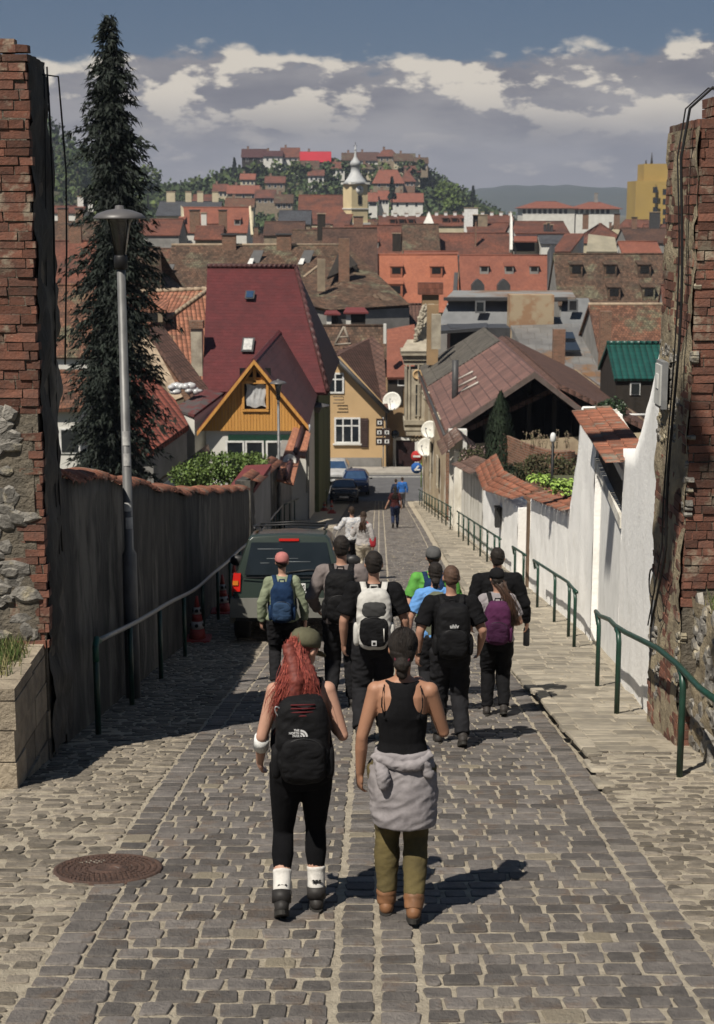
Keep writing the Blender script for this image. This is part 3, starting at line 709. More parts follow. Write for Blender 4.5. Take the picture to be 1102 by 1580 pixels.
# ---- street lamps
def lamp(label, x, y, H, r=.075, lum=1., stickers=False):
    t = thing('street_lamp', (x, y, gz(y)), label, 'street lamp', 'street lamps along the left wall')
    z = gz(y); b = MB(); b.tube([(x,y,z-.1),(x,y,z+1.7),(x,y,z+1.75),(x,y,z+H-.62*lum)], [r*1.15,r*1.1,r*.72,r*.62], 14); b.build('pole', mat('mottled_lamp_pole_steel', (.17,.17,.168), (.09,.09,.09), nscale=6, rough=.5, metal=.3, stretch=(1,1,.4)), t)
    T = z+H; s = lum
    b = MB(); b.lathe([(.05*s,-.66*s),(.075*s,-.64*s),(.075*s,-.52*s),(.06*s,-.5*s)], (x,y,T), 16); b.build('collar', m_cable, t)
    b = MB(); b.lathe([(.06*s,-.5*s),(.12*s,-.16*s),(.15*s,-.11*s),(.145*s,-.1*s)], (x,y,T), 16); b.build('glass_shade', mat('smoky_lamp_glass', (.22,.22,.22), rough=.15, spec=.6, trans=.55), t)
    for k in range(4):
        a = math.pi/4+k*math.pi/2; b = MB(); b.tube([(x+.065*s*math.cos(a), y+.065*s*math.sin(a), T-.5*s), (x+.155*s*math.cos(a), y+.155*s*math.sin(a), T-.1*s)], .008*s, 5); b.build('rib', m_cable, t)
    b = MB(); b.lathe([(.285*s,-.115*s),(.29*s,-.10*s),(.24*s,-.055*s),(.14*s,-.02*s),(.05*s,-.005*s),(.045*s,.03*s),(.01,.035*s)], (x,y,T), 24); b.build('cap', mat('dark_grey_lamp_cap', (.10,.095,.095), rough=.45, spec=.5), t)
    if stickers:
        for zz, h, a in ((z+2.95,.16,-1.4),(z+2.72,.14,-1.3),(z+2.2,.1,-1.5),(z+2.0,.13,-1.2)):
            vs = []; b = MB()
            for i in range(6):
                for q in (0, h): vs.append((x+(r*.74)*math.cos(a-.8+i*.32), y+(r*.74)*math.sin(a-.8+i*.32), zz+q))
            b.add(vs, [(2*i, 2*i+2, 2*i+3, 2*i+1) for i in range(5)], 0, None, True)
            b.build('paper_sticker', mat('torn_paper', (.5,.5,.48), (.3,.3,.3), nscale=14), t)
q = G(206, 1076); lamp('nearest tall grey street lamp with stickers, in front of the spruce', q.x, q.y, 5.55, stickers=True)
lamp('second street lamp, in front of the wood panelled gable', XL(60)+.1, 60, 5.85, .085, 1.15)
def wall_lamp():
    y = 78; x = XL(78)+.5; z = P(487, 625, y).z
    t = thing('wall_lamp', (x-1.0, y, z), 'small lamp on a bracket at the corner of the green walled house', 'lamp')
    b = MB(); b.tube([(x-1.1,y,z-2.2),(x-.9,y,z-1.2),(x-.35,y,z-.2),(x,y,z)], .045, 7); b.build('bracket', m_galv, t)
    b = MB(); b.lathe([(.1,-.4),(.24,-.12),(.62,-.06),(.6,0),(.15,.12),(.02,.14)], (x,y,z), 16); b.build('shade', mat('dark_grey_lamp_cap', (1,)*3), t)
wall_lamp()
# ================================================================ BUILDINGS
T_red = mat('crimson_roof_tile', (.095,.020,.021), (.068,.017,.018), nscale=1.2, kind='tile', tw=.26, th=.24, ms=.008, gap=(.07,.012,.014), rv=.12, rough=.6)
T_maroon = mat('maroon_ribbed_roof', (.085,.035,.033), (.06,.026,.025), nscale=1, kind='pan', tw=.26, th=.36, ms=.01, gap=(.02,.01,.01), rv=.12, rough=.55)
T_old = mat('old_clay_tile_roof', (.19,.085,.05), (.10,.055,.038), nscale=1.1, ndet=7, kind='tile', tw=.2, th=.26, ms=.012, rv=.5, col3=(.13,.12,.075), bump=.4, bscale=5, bdist=.1)
T_moss = mat('mossy_brown_tile_roof', (.125,.07,.045), (.07,.05,.035), nscale=.8, ndet=8, kind='tile', tw=.25, th=.3, ms=.015, rv=.5, col3=(.14,.13,.085), bump=.5, bscale=3, bdist=.15)
T_org = mat('bright_orange_tile_roof', (.32,.115,.066), (.25,.09,.053), nscale=.5, kind='tile', tw=.2, th=.28, ms=.006, gap=(.18,.05,.03), rv=.12)
T_org2 = mat('dull_orange_tile_roof', (.23,.085,.055), (.17,.065,.045), nscale=.5, kind='tile', tw=.2, th=.28, ms=.006, gap=(.13,.04,.025), rv=.15)
T_rust = mat('rust_red_tile_roof', (.165,.062,.040), (.085,.042,.032), nscale=.3, ndet=9, lo=.38, hi=.62, kind='tile', tw=.22, th=.3, ms=.008, gap=(.08,.03,.02), rv=.32, bump=.3, bscale=2, bdist=.15)
T_pan = mat('wavy_clay_pantile_roof', (.34,.14,.085), (.22,.10,.065), nscale=1, ndet=6, kind='pan', tw=.24, th=.4, ms=.02, gap=(.05,.025,.015), rv=.35, col3=(.36,.24,.15))
T_pink = mat('faded_pink_tile_roof', (.205,.11,.088), (.13,.075,.06), nscale=.9, ndet=6, kind='tile', tw=.42, th=.5, off=.0, ms=.02, gap=(.06,.035,.03), rv=.22, rough=.6, spec=.4)
T_brnpan = mat('brown_ribbed_tile_roof', (.115,.062,.048), (.08,.045,.036), nscale=.8, kind='pan', tw=.3, th=.36, ms=.015, rv=.2)
T_redpan = mat('red_ribbed_tile_roof', (.22,.06,.04), (.16,.05,.035), nscale=1, kind='pan', tw=.3, th=.4, ms=.02, rv=.25)
T_grn = mat('green_metal_tile_roof', (.012,.075,.06), (.01,.055,.045), nscale=1, kind='pan', tw=.3, th=.35, ms=.012, rv=.1, rough=.4, spec=.5)
T_metal = mat('rust_stained_tin_roof', (.25,.245,.235), (.15,.15,.15), nscale=.5, ndet=8, kind='tile', tw=.9, th=1.6, ms=.02, gap=(.12,.11,.1), rv=.15, rough=.5, metal=.25, col3=(.25,.14,.07))
T_dbrn = mat('dark_brown_town_roof', (.105,.055,.038), (.06,.036,.028), nscale=.35, ndet=9, lo=.38, hi=.62, kind='tile', tw=.22, th=.3, ms=.01, rv=.35)
T_slate = mat('dark_slate_roof', (.07,.075,.085), (.05,.052,.06), nscale=.6, kind='tile', tw=.3, th=.3, ms=.01)
T_asb = mat('grey_corrugated_roof', (.17,.155,.13), (.10,.09,.08), nscale=1.5, kind='pan', tw=.2, th=1.2, ms=.01, rv=.2)
W_white = mat('white_render', (.62,.61,.57), (.52,.51,.47), nscale=.7, bump=.2, bscale=8)
W_cream = mat('cream_render', (.50,.44,.31), (.42,.37,.26), nscale=.6, bump=.2, bscale=8)
W_beige = mat('warm_beige_render', (.50,.345,.185), (.45,.31,.165), nscale=.8, bump=.3, bscale=14)
W_ochre = mat('ochre_render', (.33,.22,.12), (.22,.155,.09), nscale=1, ndet=7, bump=.3, bscale=9)
W_grey = mat('grey_render', (.26,.25,.235), (.17,.165,.155), nscale=.9, ndet=7, bump=.3, bscale=9)
W_tan = mat('bare_tan_masonry', (.27,.215,.15), (.16,.13,.095), nscale=1.2, ndet=8, bump=.5, bscale=7)
W_brick = mat('weathered_brickwork', (.25,.115,.07), (.16,.085,.055), nscale=1.5, ndet=6, kind='brick', tw=.26, th=.085, ms=.012, gap=(.22,.18,.14), rv=.35)
W_yel = mat('mustard_render', (.36,.25,.075), (.32,.22,.07), nscale=.1)
W_green = mat('olive_green_render', (.115,.14,.065), (.075,.09,.045), nscale=.8, ndet=7, stretch=(1,1,.3), bump=.2)
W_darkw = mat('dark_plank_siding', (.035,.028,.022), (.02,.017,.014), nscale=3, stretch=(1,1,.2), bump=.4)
M_glass = mat('window_glass', (.02,.024,.028), rough=.12, spec=.6)
M_wfr = mat('white_window_frame', (.72,.72,.70), rough=.5)
M_cap = mat('pale_mortar_ridge', (.36,.28,.20), (.22,.17,.12), nscale=3, bump=.5)
M_dkmet = mat('dark_metal_flashing', (.06,.06,.062), rough=.5)
M_wood = mat('honey_wood_cladding', (.56,.29,.08), (.44,.21,.055), nscale=3, stretch=(4,4,.3), bump=.2, rough=.55)
def V(p): return P(*p) if len(p) == 3 else Vector(p)
def chimney(t, c, w=.7, d=.6, h=1.6, m=None, cap=True, pots=0):
    b = MB(); c = Vector(c); b.box((c.x, c.y, c.z+h/2-.5), (w, d, h+1.)); o = b.build('chimney', m or W_brick, t)
    if cap:
        b = MB(); b.box((c.x, c.y, c.z+h+.06), (w+.18, d+.18, .12)); 
        if pots:
            for i in range(pots): b.box((c.x+(i-(pots-1)/2)*w/pots, c.y, c.z+h+.25), (w/pots*.55, d*.5, .26))
            b.box((c.x, c.y, c.z+h+.42), (w+.1, d+.1, .07))
        b.build('cap', M_dkmet if not m or m is W_brick else m, o).matrix_parent_inverse = o.matrix_parent_inverse.copy()
        o.children
    return o
def sub(b, name, m, par):
    o = b.build(name, m); o.parent = par; o.matrix_parent_inverse = par.matrix_parent_inverse.copy() if par.parent else Matrix.Identity(4)
    # parent chain: identity transforms below the thing
    o.matrix_parent_inverse = Matrix.Translation(root_loc(par)).inverted() if par.parent is None else Matrix.Identity(4)
    return o
def root_loc(o):
    while o.parent: o = o.parent
    return o.location
def window(t, c, n, w, h, frame=.07, m=None, mull=1, sill=False, dark=False, nh=0):
    n = Vector(n).normalized(); u = Vector((-n.y, n.x, 0)); c = Vector(c); Z = Vector((0,0,1))
    def bx(b, cu, cz, du, dz, d0, d1):
        q = []
        for zz in (cz-dz/2, cz+dz/2):
            for uu, dd in ((cu-du/2, d1), (cu+du/2, d1), (cu+du/2, d0), (cu-du/2, d0)): q.append(c+u*uu+Z*zz+n*dd)
        b.hexa(q)
    b = MB(); bx(b, 0, h/2-frame/2, w, frame, .0, .06); bx(b, 0, -h/2+frame/2, w, frame, .0, .06); bx(b, -w/2+frame/2, 0, frame, h-2*frame, .0, .06); bx(b, w/2-frame/2, 0, frame, h-2*frame, .0, .06)
    for i in range(mull): bx(b, (i+1)*w/(mull+1)-w/2, 0, frame*.8, h-2*frame, .0, .055)
    for i in range(nh): bx(b, 0, h*.18, w-2*frame, frame*.8, .005, .052)
    o = b.build('window', m or M_wfr, t)
    b = MB(); bx(b, 0, 0, w-frame, h-frame, -.05, .02); sub(b, 'pane', M_glass, o)
    if sill: b = MB(); bx(b, 0, -h/2-.06, w+.2, .1, -.02, .14); sub(b, 'sill', W_white, o)
    return o
def polyhouse(label, cat, roofs, skirt, rm, wm, zb, name='old_house', group=None, th=.18, wins=(), chims=(), ridge=()):
    pts = [V(p) for p in skirt]; c = sum(pts, Vector())/len(pts)
    t = thing(name, (c.x, c.y, zb), label, cat, group)
    b = MB()
    for i, p in enumerate(pts):
        q = pts[(i+1) % len(pts)]; b.poly((p.x,p.y,zb), (q.x,q.y,zb), (q.x,q.y,q.z-.12), (p.x,p.y,p.z-.12))
    b.build('wall', wm, t)
    for k, rf in enumerate(roofs):
        m = rm
        if not isinstance(rf[0], (tuple, list, Vector)): m, rf = rf[0], rf[1]
        b = MB(); R_ = [V(p) for p in rf]
        n = (R_[1]-R_[0]).cross(R_[2]-R_[0])
        if n.z < 0: R_ = R_[::-1]
        b.slab(R_, th); b.build('roof', m, t)
    for a, d in ridge:
        a, d = V(a), V(d); b = MB(); n = max(2, int((d-a).length/.4))
        for i in range(n): b.tube([a.lerp(d, i/n)+Vector((0,0,.06)), a.lerp(d, (i+1.08)/n)+Vector((0,0,.03))], [.14,.11], 8)
        b.build('ridge_tiles', M_cap, t)
    for w in wins: window(t, *w)
    for ch in chims: chimney(t, *ch)
    return t
def house(label, cx, cy, w, d, zb, ze, zr, rm, wm, rz=0, ov=.35, hip=0., chim=(), dorm=(), win=(), cat='house', group=None, name='town_house', th=.15, capm=None, vis=True):
    """ridge along local x; front slope faces -y"""
    t = thing(name, (cx, cy, zb), label, cat, group, rz); hx, hy = w/2, d/2
    E, Rz = ze-zb, zr-zb; b = MB()
    L = lambda x, y, z: (x, y, z)
    b.poly((-hx,-hy,-1),(hx,-hy,-1),(hx,-hy,E),(-hx,-hy,E)); b.poly((hx,hy,-1),(-hx,hy,-1),(-hx,hy,E),(hx,hy,E))
    top = (Rz-.1) if not hip else E
    for s in (-1, 1):
        q = [(s*hx,-hy*s*-1,-1),(s*hx,hy*s*-1,-1),(s*hx,hy*s*-1,E),(s*hx,0,top),(s*hx,-hy*s*-1,E)] if not hip else [(s*hx,hy*s,-1),(s*hx,-hy*s,-1),(s*hx,-hy*s,E),(s*hx,hy*s,E)]
        b.poly(*q)
    wl = b.build('wall', wm, t, loc=(0,0,0))
    sl = (Rz-E)/hy; eo = E-sl*ov; ho = 0 if hip else ov*.6; hp = hip
    A = [(-hx-ho-(ov if hip else 0),-hy-ov,eo), (hx+ho+(ov if hip else 0),-hy-ov,eo), (hx+ho-hp,0,Rz), (-hx-ho+hp,0,Rz)]
    B = [(-a,-c,z) for a, c, z in A]
    b = MB(); b.slab(A, th); b.slab(B, th)
    if hip:
        b.slab([A[1], B[0], A[2]], th); b.slab([B[1], A[0], A[3]], th)
    rf = b.build('roof', rm, t, loc=(0,0,0))
    if capm is not False:
        b = MB(); b.tube([(A[3][0],0,Rz+.02),(A[2][0],0,Rz+.02)], .13, 6); 
        b.build('ridge', capm or rm, t, loc=(0,0,0))
    for (u, v, cw, chh, *m) in chim:    # u along ridge in m, v: -1 front .. 1 back
        z = Rz-abs(v)*(Rz-E); b = MB(); b.box((u, v*hy, z+chh/2-.6), (cw, .6, chh+1.2)); o = b.build('chimney', m[0] if m else W_brick, t, loc=(0,0,0))
        b = MB(); b.box((u, v*hy, z+chh+.06), (cw+.2, .8, .14)); b.build('cap', M_cap if m else M_dkmet, o, loc=(0,0,0))
    for (u, f, dw, dh) in dorm:        # dormer on the front slope at fraction f up
        y = -hy*(1-f); z = E+(Rz-E)*f; dep = dh/sl+.5
        b = MB(); b.box((u, y+dep/2-.3, z+dh/2-.25), (dw, dep, dh+.1)); o = b.build('dormer', rm if dw > 1.3 else W_grey, t, loc=(0,0,0))
        b = MB(); b.slab([(u-dw/2-.12,y-.42,z+dh-.22),(u+dw/2+.12,y-.42,z+dh-.22),(u+dw/2+.12,y+dep+.5,z+dh+.35),(u-dw/2-.12,y+dep+.5,z+dh+.35)], .1); b.build('dormer_roof', rm, o, loc=(0,0,0))
        b = MB(); b.box((u, y-.31, z+dh/2-.1), (dw*.72, .04, dh*.55)); b.build('pane', m_dark, o, loc=(0,0,0))
    for (u, z, ww, hh) in win:         # windows on the front wall
        b = MB(); b.box((u, -hy-.02, z-zb), (ww, .06, hh)); o = b.build('window', M_wfr, t, loc=(0,0,0))
        b = MB(); b.box((u, -hy-.06, z-zb), (ww*.8, .03, hh*.86)); b.build('pane', M_glass, o, loc=(0,0,0))
    return t
def fh(label, x0, x1, yr, ye, Y, d, rm, wm, zb=None, **k):
    a, c = P(x0, yr, Y+d/2), P(x1, yr, Y+d/2); e = P((x0+x1)/2, ye, Y); zb = gz(Y)-.5 if zb is None else zb
    ze = e.z; 
    f = lambda L: [(P(q[0], 400, Y+d/2).x-(a.x+c.x)/2, *q[1:]) for q in L]
    for key in ('chim', 'dorm'):
        if key in k: k[key] = f(k[key])
    if 'win' in k: k['win'] = [(P(q[0], q[1], Y).x-(a.x+c.x)/2, P(q[0], q[1], Y).z, q[2], q[3]) for q in k['win']]
    k.setdefault('ov', .3)
    return house(label, (a.x+c.x)/2, Y+d/2, abs(c.x-a.x), d, zb, ze, a.z, rm, wm, **k)
def red_house():
    zb = -16.5; t = thing('gabled_house', (-5, 80, gz(80)), 'large house with a crimson tiled roof and a honey wood panelled front gable', 'house')
    RL, RR = P(320,412,85), P(457,413,85); FL, FR = P(312,604,78), Vector((-1.45,77.6,-9.1)); BR, BL = Vector((-1.05,93,-9.0)), Vector((FL.x-.6,92.5,-9))
    b = MB(); b.slab([FL, FR, RR, RL], .2); b.build('roof', T_red, t)
    b = MB(); b.slab([FR, BR, RR], .2); b.slab([BR, BL, RL, RR], .2); b.build('roof', T_maroon, t)
    b = MB(); b.tube([RL+Vector((0,0,.05)), RR+Vector((0,0,.05))], .14, 8); b.tube([RR+Vector((0,0,.05)), FR+Vector((0,0,.05))], .13, 8); b.build('ridge_tiles', T_maroon, t)
    b = MB()
    w = [(FL.x+.2,78.4), (-1.95,78.4), (-1.6,92.5), (FL.x+.1,92.5)]
    for i in range(4):
        p, q = w[i], w[(i+1)%4]; b.poly((*p,zb),(*q,zb),(*q,-9.1),(*p,-9.1))
    b.poly((FL.x+.2,78.4,-9.1), (FL.x+.2,92.5,-9.1), (RL.x+.1,85,RL.z-.2)); b.build('wall', W_green, t)
    # skylights on the front slope
    def sky(px, py, w, h, m):
        n = (FR-FL).cross(RL-FL).normalized(); d = P(px, py, 1.); s = FL.dot(n)/d.dot(n); c = d*s+n*.06; u = (FR-FL).normalized(); v = n.cross(u)
        for k, (a, g, mm) in enumerate(((w, h, M_dkmet), (w*.72, h*.8, m))):
            b = MB(); q = []
            for dd in (0, .06+.03*k):
                for i, j in ((-1,-1),(1,-1),(1,1),(-1,1)): q.append(c+u*(i*a/2)+v*(j*g/2)+n*dd)
            b.hexa(q)
            if k == 0: o = b.build('skylight', mm, t)
            else: sub(b, 'pane', mm, o)
    sky(386, 457, .5, .6, mat('blue_sky_glass', (.03,.06,.12), rough=.1, spec=.6)); sky(383, 534, .62, 1.0, mat('pale_blind', (.55,.55,.52), (.3,.3,.3), nscale=6))
    # wing
    A = P(392,552,68); EL, ER = P(304,663,68), P(477,655,68); k = Vector((.35, 14., .25))
    A2 = A+Vector((.45,13.2,.2)); ER2 = Vector((-1.95,79.5,ER.z+.2)); EL2 = EL+Vector((.3,12,0))
    b = MB(); b.slab([ER, ER2, A2, A], .16); b.build('roof', T_maroon, t)
    b = MB(); b.slab([A, A2, EL2, EL], .16); b.build('roof', T_red, t)
    # front gable in vertical boards (curved flare like the photo)
    y = 68.35; b = MB(); n = 34; f = lambda s: lerp(s, [(0,EL.z+.02),(.10,EL.z+.42),(.5,A.z-.12),(.91,ER.z+.42),(1,ER.z+.02)])
    xl, xr = EL.x+.12, ER.x-.1; am = (A.x-xl)/(xr-xl); zt = lambda x: lerp(x, [(xl, EL.z-.02),(A.x, A.z-.14),(xr, ER.z-.02)])
    zbm = EL.z-.1
    wx0, wx1 = P(377,600,y).x, P(411,600,y).x; wz0, wz1 = P(390,632,y).z, P(390,590,y).z; tz = P(390,571,y).z
    for i in range(n):
        a, c = xl+(xr-xl)*i/n, xl+(xr-xl)*(i+1)/n-.012; j = rnd(-.006,.006)
        def plank(lo, ha, hc): b.hexa([(a,y+j,lo),(c,y+j,lo),(c,y+.1,lo),(a,y+.1,lo),(a,y+j,ha),(c,y+j,hc),(c,y+.1,hc),(a,y+.1,ha)])
        if a > wx0-.05 and c < wx1+.05:
            plank(zbm, wz0, wz0); lo = wz1
            m = (a+c)/2
            if abs(m-A.x) < .55 and abs(m-A.x) > .09: plank(lo, lo+.22, lo+.22); zz = min(zt(m)-.3, 99); 
            else: plank(lo, zt(a), zt(c))
        else: plank(zbm, zt(a), zt(c))
    b.build('wood_gable', M_wood, t)
    b = MB()
    for p, q in ((EL, A), (A, ER)): 
        p, q = Vector((p.x, 67.95, p.z-.08)), Vector((q.x, 67.95, q.z-.08)); b.hexa([p+Vector((0,0,-.2)), q+Vector((0,0,-.2)), q+Vector((0,.1,-.2)), p+Vector((0,.1,-.2)), p, q, q+Vector((0,.1,0)), p+Vector((0,.1,0))])
    for p, q in (((wx0-.06,wz1),(A.x,A.z-.35)),((wx1+.06,wz1),(A.x,A.z-.35))): 
        b.tube([(p[0],y-.06,p[1]),(q[0],y-.06,q[1])], .07, 4)
    b.bbox((A.x-.07,y-.1,wz1),(A.x+.07,y-.02,A.z-.35)); b.bbox((wx0-.1,y-.1,wz1-.05),(wx1+.1,y-.01,wz1+.09)); b.bbox((wx0-.1,y-.08,wz0-.08),(wx1+.1,y-.01,wz0+.02)); b.bbox((wx0-.1,y-.08,wz0),(wx0,y-.01,wz1)); b.bbox((wx1,y-.08,wz0),(wx1+.1,y-.01,wz1))
    b.build('gable_trim', M_wood, t)
    b = MB(); b.bbox((wx0-.2,y+.12,wz0-.2),(wx1+.2,y+.2,A.z-.5)); b.build('attic_shade_panel', m_dark, t)  # black slab stands in for the shade inside the attic
    b = MB(); n1, n2 = 16, 10; vs = []
    for j in range(n2+1):
        for i in range(n1+1):
            u, v = i/n1, j/n2; vs.append((wx0+.08+(wx1-wx0-.12)*u+.04*math.sin(v*7), y+.03+.07*noise.noise(Vector((u*9, v*2, 3))), wz1-.1-(wz1-wz0-.22)*v+.05*math.sin(u*9+1)))
    b.add(vs, [(j*(n1+1)+i, j*(n1+1)+i+1, (j+1)*(n1+1)+i+1, (j+1)*(n1+1)+i) for j in range(n2) for i in range(n1)], 0, .5, True); b.build('plastic_sheet', mat('plastic_foil', (.5,.5,.5), (.35,.36,.37), rough=.25, spec=.7, nscale=4), t)
    # ground floor of the wing
    b = MB(); b.bbox((EL.x+.35, 68.5, zb), (ER.x-.05, 79, EL.z-.1)); b.build('wing_wall', W_white, t)
    b = MB(); b.bbox((P(341,0,68.4).x, 68.42, P(0,735,68.4).z), (P(447,0,68.4).x, 68.49, P(0,671,68.4).z)); b.build('green_surround', m_green, t)
    for k, (a, c) in enumerate(((350,376),(380,406),(412,438))):
        q0, q1 = P(a,680,68.4), P(c,728,68.4); window(t, ((q0.x+q1.x)/2, 68.40, (q0.z+q1.z)/2), (0,-1,0), q1.x-q0.x+.1, q0.z-q1.z, .08, mull=0)
    b = MB(); b.tube([P(478,655,67.8), P(478,668,67.8), P(474,675,68.2), P(474,760,68.2)], .05, 6); b.build('drainpipe', m_galv, t)
    # street side wall of the wing
    b = MB(); b.poly((ER.x-.02,68.4,zb),(XL(79)-.02,79,zb),(XL(79)-.02,79,-9.3),(ER.x-.02,68.4,ER.z-.15)); b.build('side_wall', W_green, t)
red_house()
def left_cluster():
    g = 'old houses in the left gardens'
    # old pantile roofs between the spruce and the crimson roof
    t = polyhouse('old house of wavy clay pantiles with a tall pale chimney, left of the crimson roof', 'house',
        [[(196,452,88),(323,447,88),(250,500,84),(190,505,84)], [(323,447,88),(325,602,78.6),(312,606,78.6),(250,500,84)]],
        [(196,505,84),(250,500,84),(312,606,78.6),(325,602,78.6),(323,450,88),(196,455,88)], T_pan, W_tan, -17,
        ridge=[((196,452,88),(323,447,88)), ((323,447,88),(250,500,84))])
    q = P(305.5,600,80); w = 17/2400*80; zt = P(305,506,80).z
    b = MB(); b.bbox((q.x-w/2, 79.7, q.z-1), (q.x+w/2, 80.3, zt)); o = b.build('chimney', mat('pale_chimney_plaster', (.42,.38,.30), (.22,.19,.15), nscale=2, ndet=8, bump=.4), t)
    b = MB(); b.bbox((q.x-w/2-.08, 79.6, zt), (q.x+w/2+.08, 80.4, zt+.38)); sub(b, 'cap', W_brick, o)
    q = P(240,487,84); b = MB(); b.box((q.x, q.y-.5, q.z), (1.0,.9,.55)); o = b.build('dormer', W_tan, t); b = MB(); b.box((q.x-.1, q.y-.97, q.z), (.65,.04,.4)); sub(b, 'pane', m_dark, o)
    b = MB(); b.slab([P(222,480,83),P(257,478,83),P(262,462,85),P(225,464,85)], .1); sub(b, 'dormer_roof', T_pan, o)
    polyhouse('narrow lean-to with a steep dark tiled roof running down beside the pale chimney', 'outbuilding',
        [[(226,508,78),(250,500,80),(322,600,77),(303,616,75)]], [(228,508,78.2),(250,502,80),(318,602,77),(303,616,75.2)], T_brnpan, W_brick, -17, name='lean_to')
    polyhouse('ruined garden house wall of ochre plaster and bare brick behind the spruce', 'ruin',
        [[(212,520,78),(232,520,78),(282,612,74),(268,618,74)]], [(212,520,78.2),(235,522,77.8),(284,612,74),(262,618,73.8)], M_cap, W_tan, -17, name='ruined_wall')
    polyhouse('low house with a red ribbed roof half hidden behind the spruce', 'house',
        [[(150,560,74),(222,568,74),(270,616,71),(291,655,68),(236,694,64),(150,700,64)]], [(150,565,73.8),(222,572,73.8),(268,618,70.8),(288,656,67.8),(236,692,64.3),(150,698,64.3)], T_redpan, W_grey, -16, th=.25)
    polyhouse('flat dark roofed annex tucked between the red ribbed roof and the wood gable', 'annex',
        [[(266,630,72),(318,600,74.5),(345,606,74.5),(300,640,70)]], [(268,632,71.8),(318,603,74.2),(343,608,74.2),(300,640,70.2)], mat('maroon_felt_roof', (.10,.03,.03), (.07,.06,.06), nscale=1.2, ndet=6, lo=.45, hi=.55), W_white, -16, name='annex', th=.12)
    q = P(283,598,73); b = MB()
    for i in range(14): b.ell((q.x+rnd(-.6,.6), q.y+rnd(-.3,.3), q.z+rnd(-.2,.1)), (rnd(.15,.4),rnd(.15,.35),rnd(.1,.2)), 8)
    tag(b.build('foil_heap', mat('plastic_foil', (1,)*3)), 'crumpled white plastic heap lying on the flat annex roof', 'plastic sheet')
    polyhouse('low shed roof with rusty brown felt behind the green shrub', 'shed',
        [[(246,742,52),(310,706,60),(322,714,60),(318,690,62),(290,690,62),(252,730,54)][:4]], [(250,742,52.4),(312,708,59.6),(322,716,59.6),(318,694,61.6)], mat('rusty_felt_roof', (.12,.075,.05), (.08,.06,.045), nscale=1), W_white, -14, name='garden_shed')
    polyhouse('small hut with a plain crimson lean-to roof beside the wall end', 'hut',
        [[(349,757,42),(392,754,42),(419,716,46),(379,718,46)]], [(352,757,42.2),(391,754,42.2),(417,718,45.8),(380,720,45.8)], mat('crimson_sheet_roof', (.15,.035,.035), (.12,.03,.03), nscale=2), W_grey, -10.2, name='hut', th=.12)
    # tan end pillar and dark continuation wall
    t = thing('dark_wall', (-3, 50, gz(50)), 'dark weathered boundary wall continuing past the small crimson hut', 'wall')
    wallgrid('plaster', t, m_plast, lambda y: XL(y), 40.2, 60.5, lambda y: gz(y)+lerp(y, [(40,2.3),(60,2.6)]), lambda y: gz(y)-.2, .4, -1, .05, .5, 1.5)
    b = MB(); tile_rows(b, (XL(41)+.25,40.5,gz(41)+2.3), (XL(60)+.25,60,gz(60)+2.62), (XL(41)-.2,40.5,gz(41)+2.5), (XL(60)-.2,60,gz(60)+2.85), .2, .25); b.build('tile_coping', m_terra, t)
    t = thing('tiled_wall', (-3.1, 64, gz(64)), 'pale rendered wall with stepped terracotta and dark ridge tiles beside the lamp post', 'wall')
    wallgrid('render', t, W_grey, lambda y: XL(y)+.02, 60.5, 68.3, lambda y: lerp(y, [(58,gz(58)+1.5),(63,gz(63)+2.4),(68,gz(68)+3.6),(69,gz(69)+3.6)]), lambda y: gz(y)-.2, .4, -1, .02, .5, 1.5)
    b = MB(); z = lambda y: lerp(y, [(60,gz(60)+3.05),(64,gz(64)+3.45),(64.1,gz(64)+4.35),(69,gz(69)+4.7)])
    for q in (((452,661,68.2),(479,667,68.2),(471,706,63.2),(437,702,63.4)), ((433,706,62.6),(463,707,62.6),(453,748,58.2),(427,740,58.4))):
        b = MB(); A_ = [P(*k) for k in q]; tile_rows(b, A_[3], A_[2], A_[0], A_[1], .24, .36, .02, .04); b.build('tile_coping', mat('bright_terracotta', (.34,.15,.085), (.25,.10,.065), nscale=4, attr=True, rv=.25), t)
        b = MB(); b.slab([p-Vector((0,0,.06)) for p in A_], .12); b.build('coping_bed', MATS['bright_terracotta'], t)
    for a, c in (((467,661,68.3),(455,703,63.3)),((451,704,62.7),(441,742,58.3))):
        b = MB(); b.tube([P(*a)+Vector((0,0,.08)), P(*c)+Vector((0,0,.08))], .11, 7); b.build('ridge', T_maroon, t)
    t = thing('satellite_dish', P(446,708,61.5), 'pale round satellite dish among the terracotta tiles beside the second lamp', 'dish')
    dish(t, P(447,711,61.4), .27, (-.1,-1,.25))
def dish(t, c, r, n, m=None, arm=True):
    n = Vector(n).normalized(); M = n.to_track_quat('Z', 'Y').to_matrix()
    b = MB(); prof = [(.01,-.05*r*3),(r*.5,-.10*r),(r*.85,-.02*r),(r,.06*r),(r*.99,.03*r),(r*.6,-.16*r),(.01,-.2*r)]; b.lathe(prof, c, 24, 0, M); b.build('reflector', m or mat('white_dish_enamel', (.66,.65,.60), (.52,.51,.46), nscale=5, rough=.4), t)
    c = Vector(c); b = MB(); b.tube([c-M @ Vector((0,r,0)), c+M @ Vector((0,-r*.3,r*1.0)), c+n*r*1.05], .02, 5); b.ell(c+n*r*1.05, (.05,.05,.06), 8); b.build('feed_arm', m_galv, t)
    b = MB(); b.tube([c-n*.05, c-n*.3, c-n*.3+Vector((0,.15,-.3))], .03, 6); b.build('bracket', m_galv, t)
left_cluster()
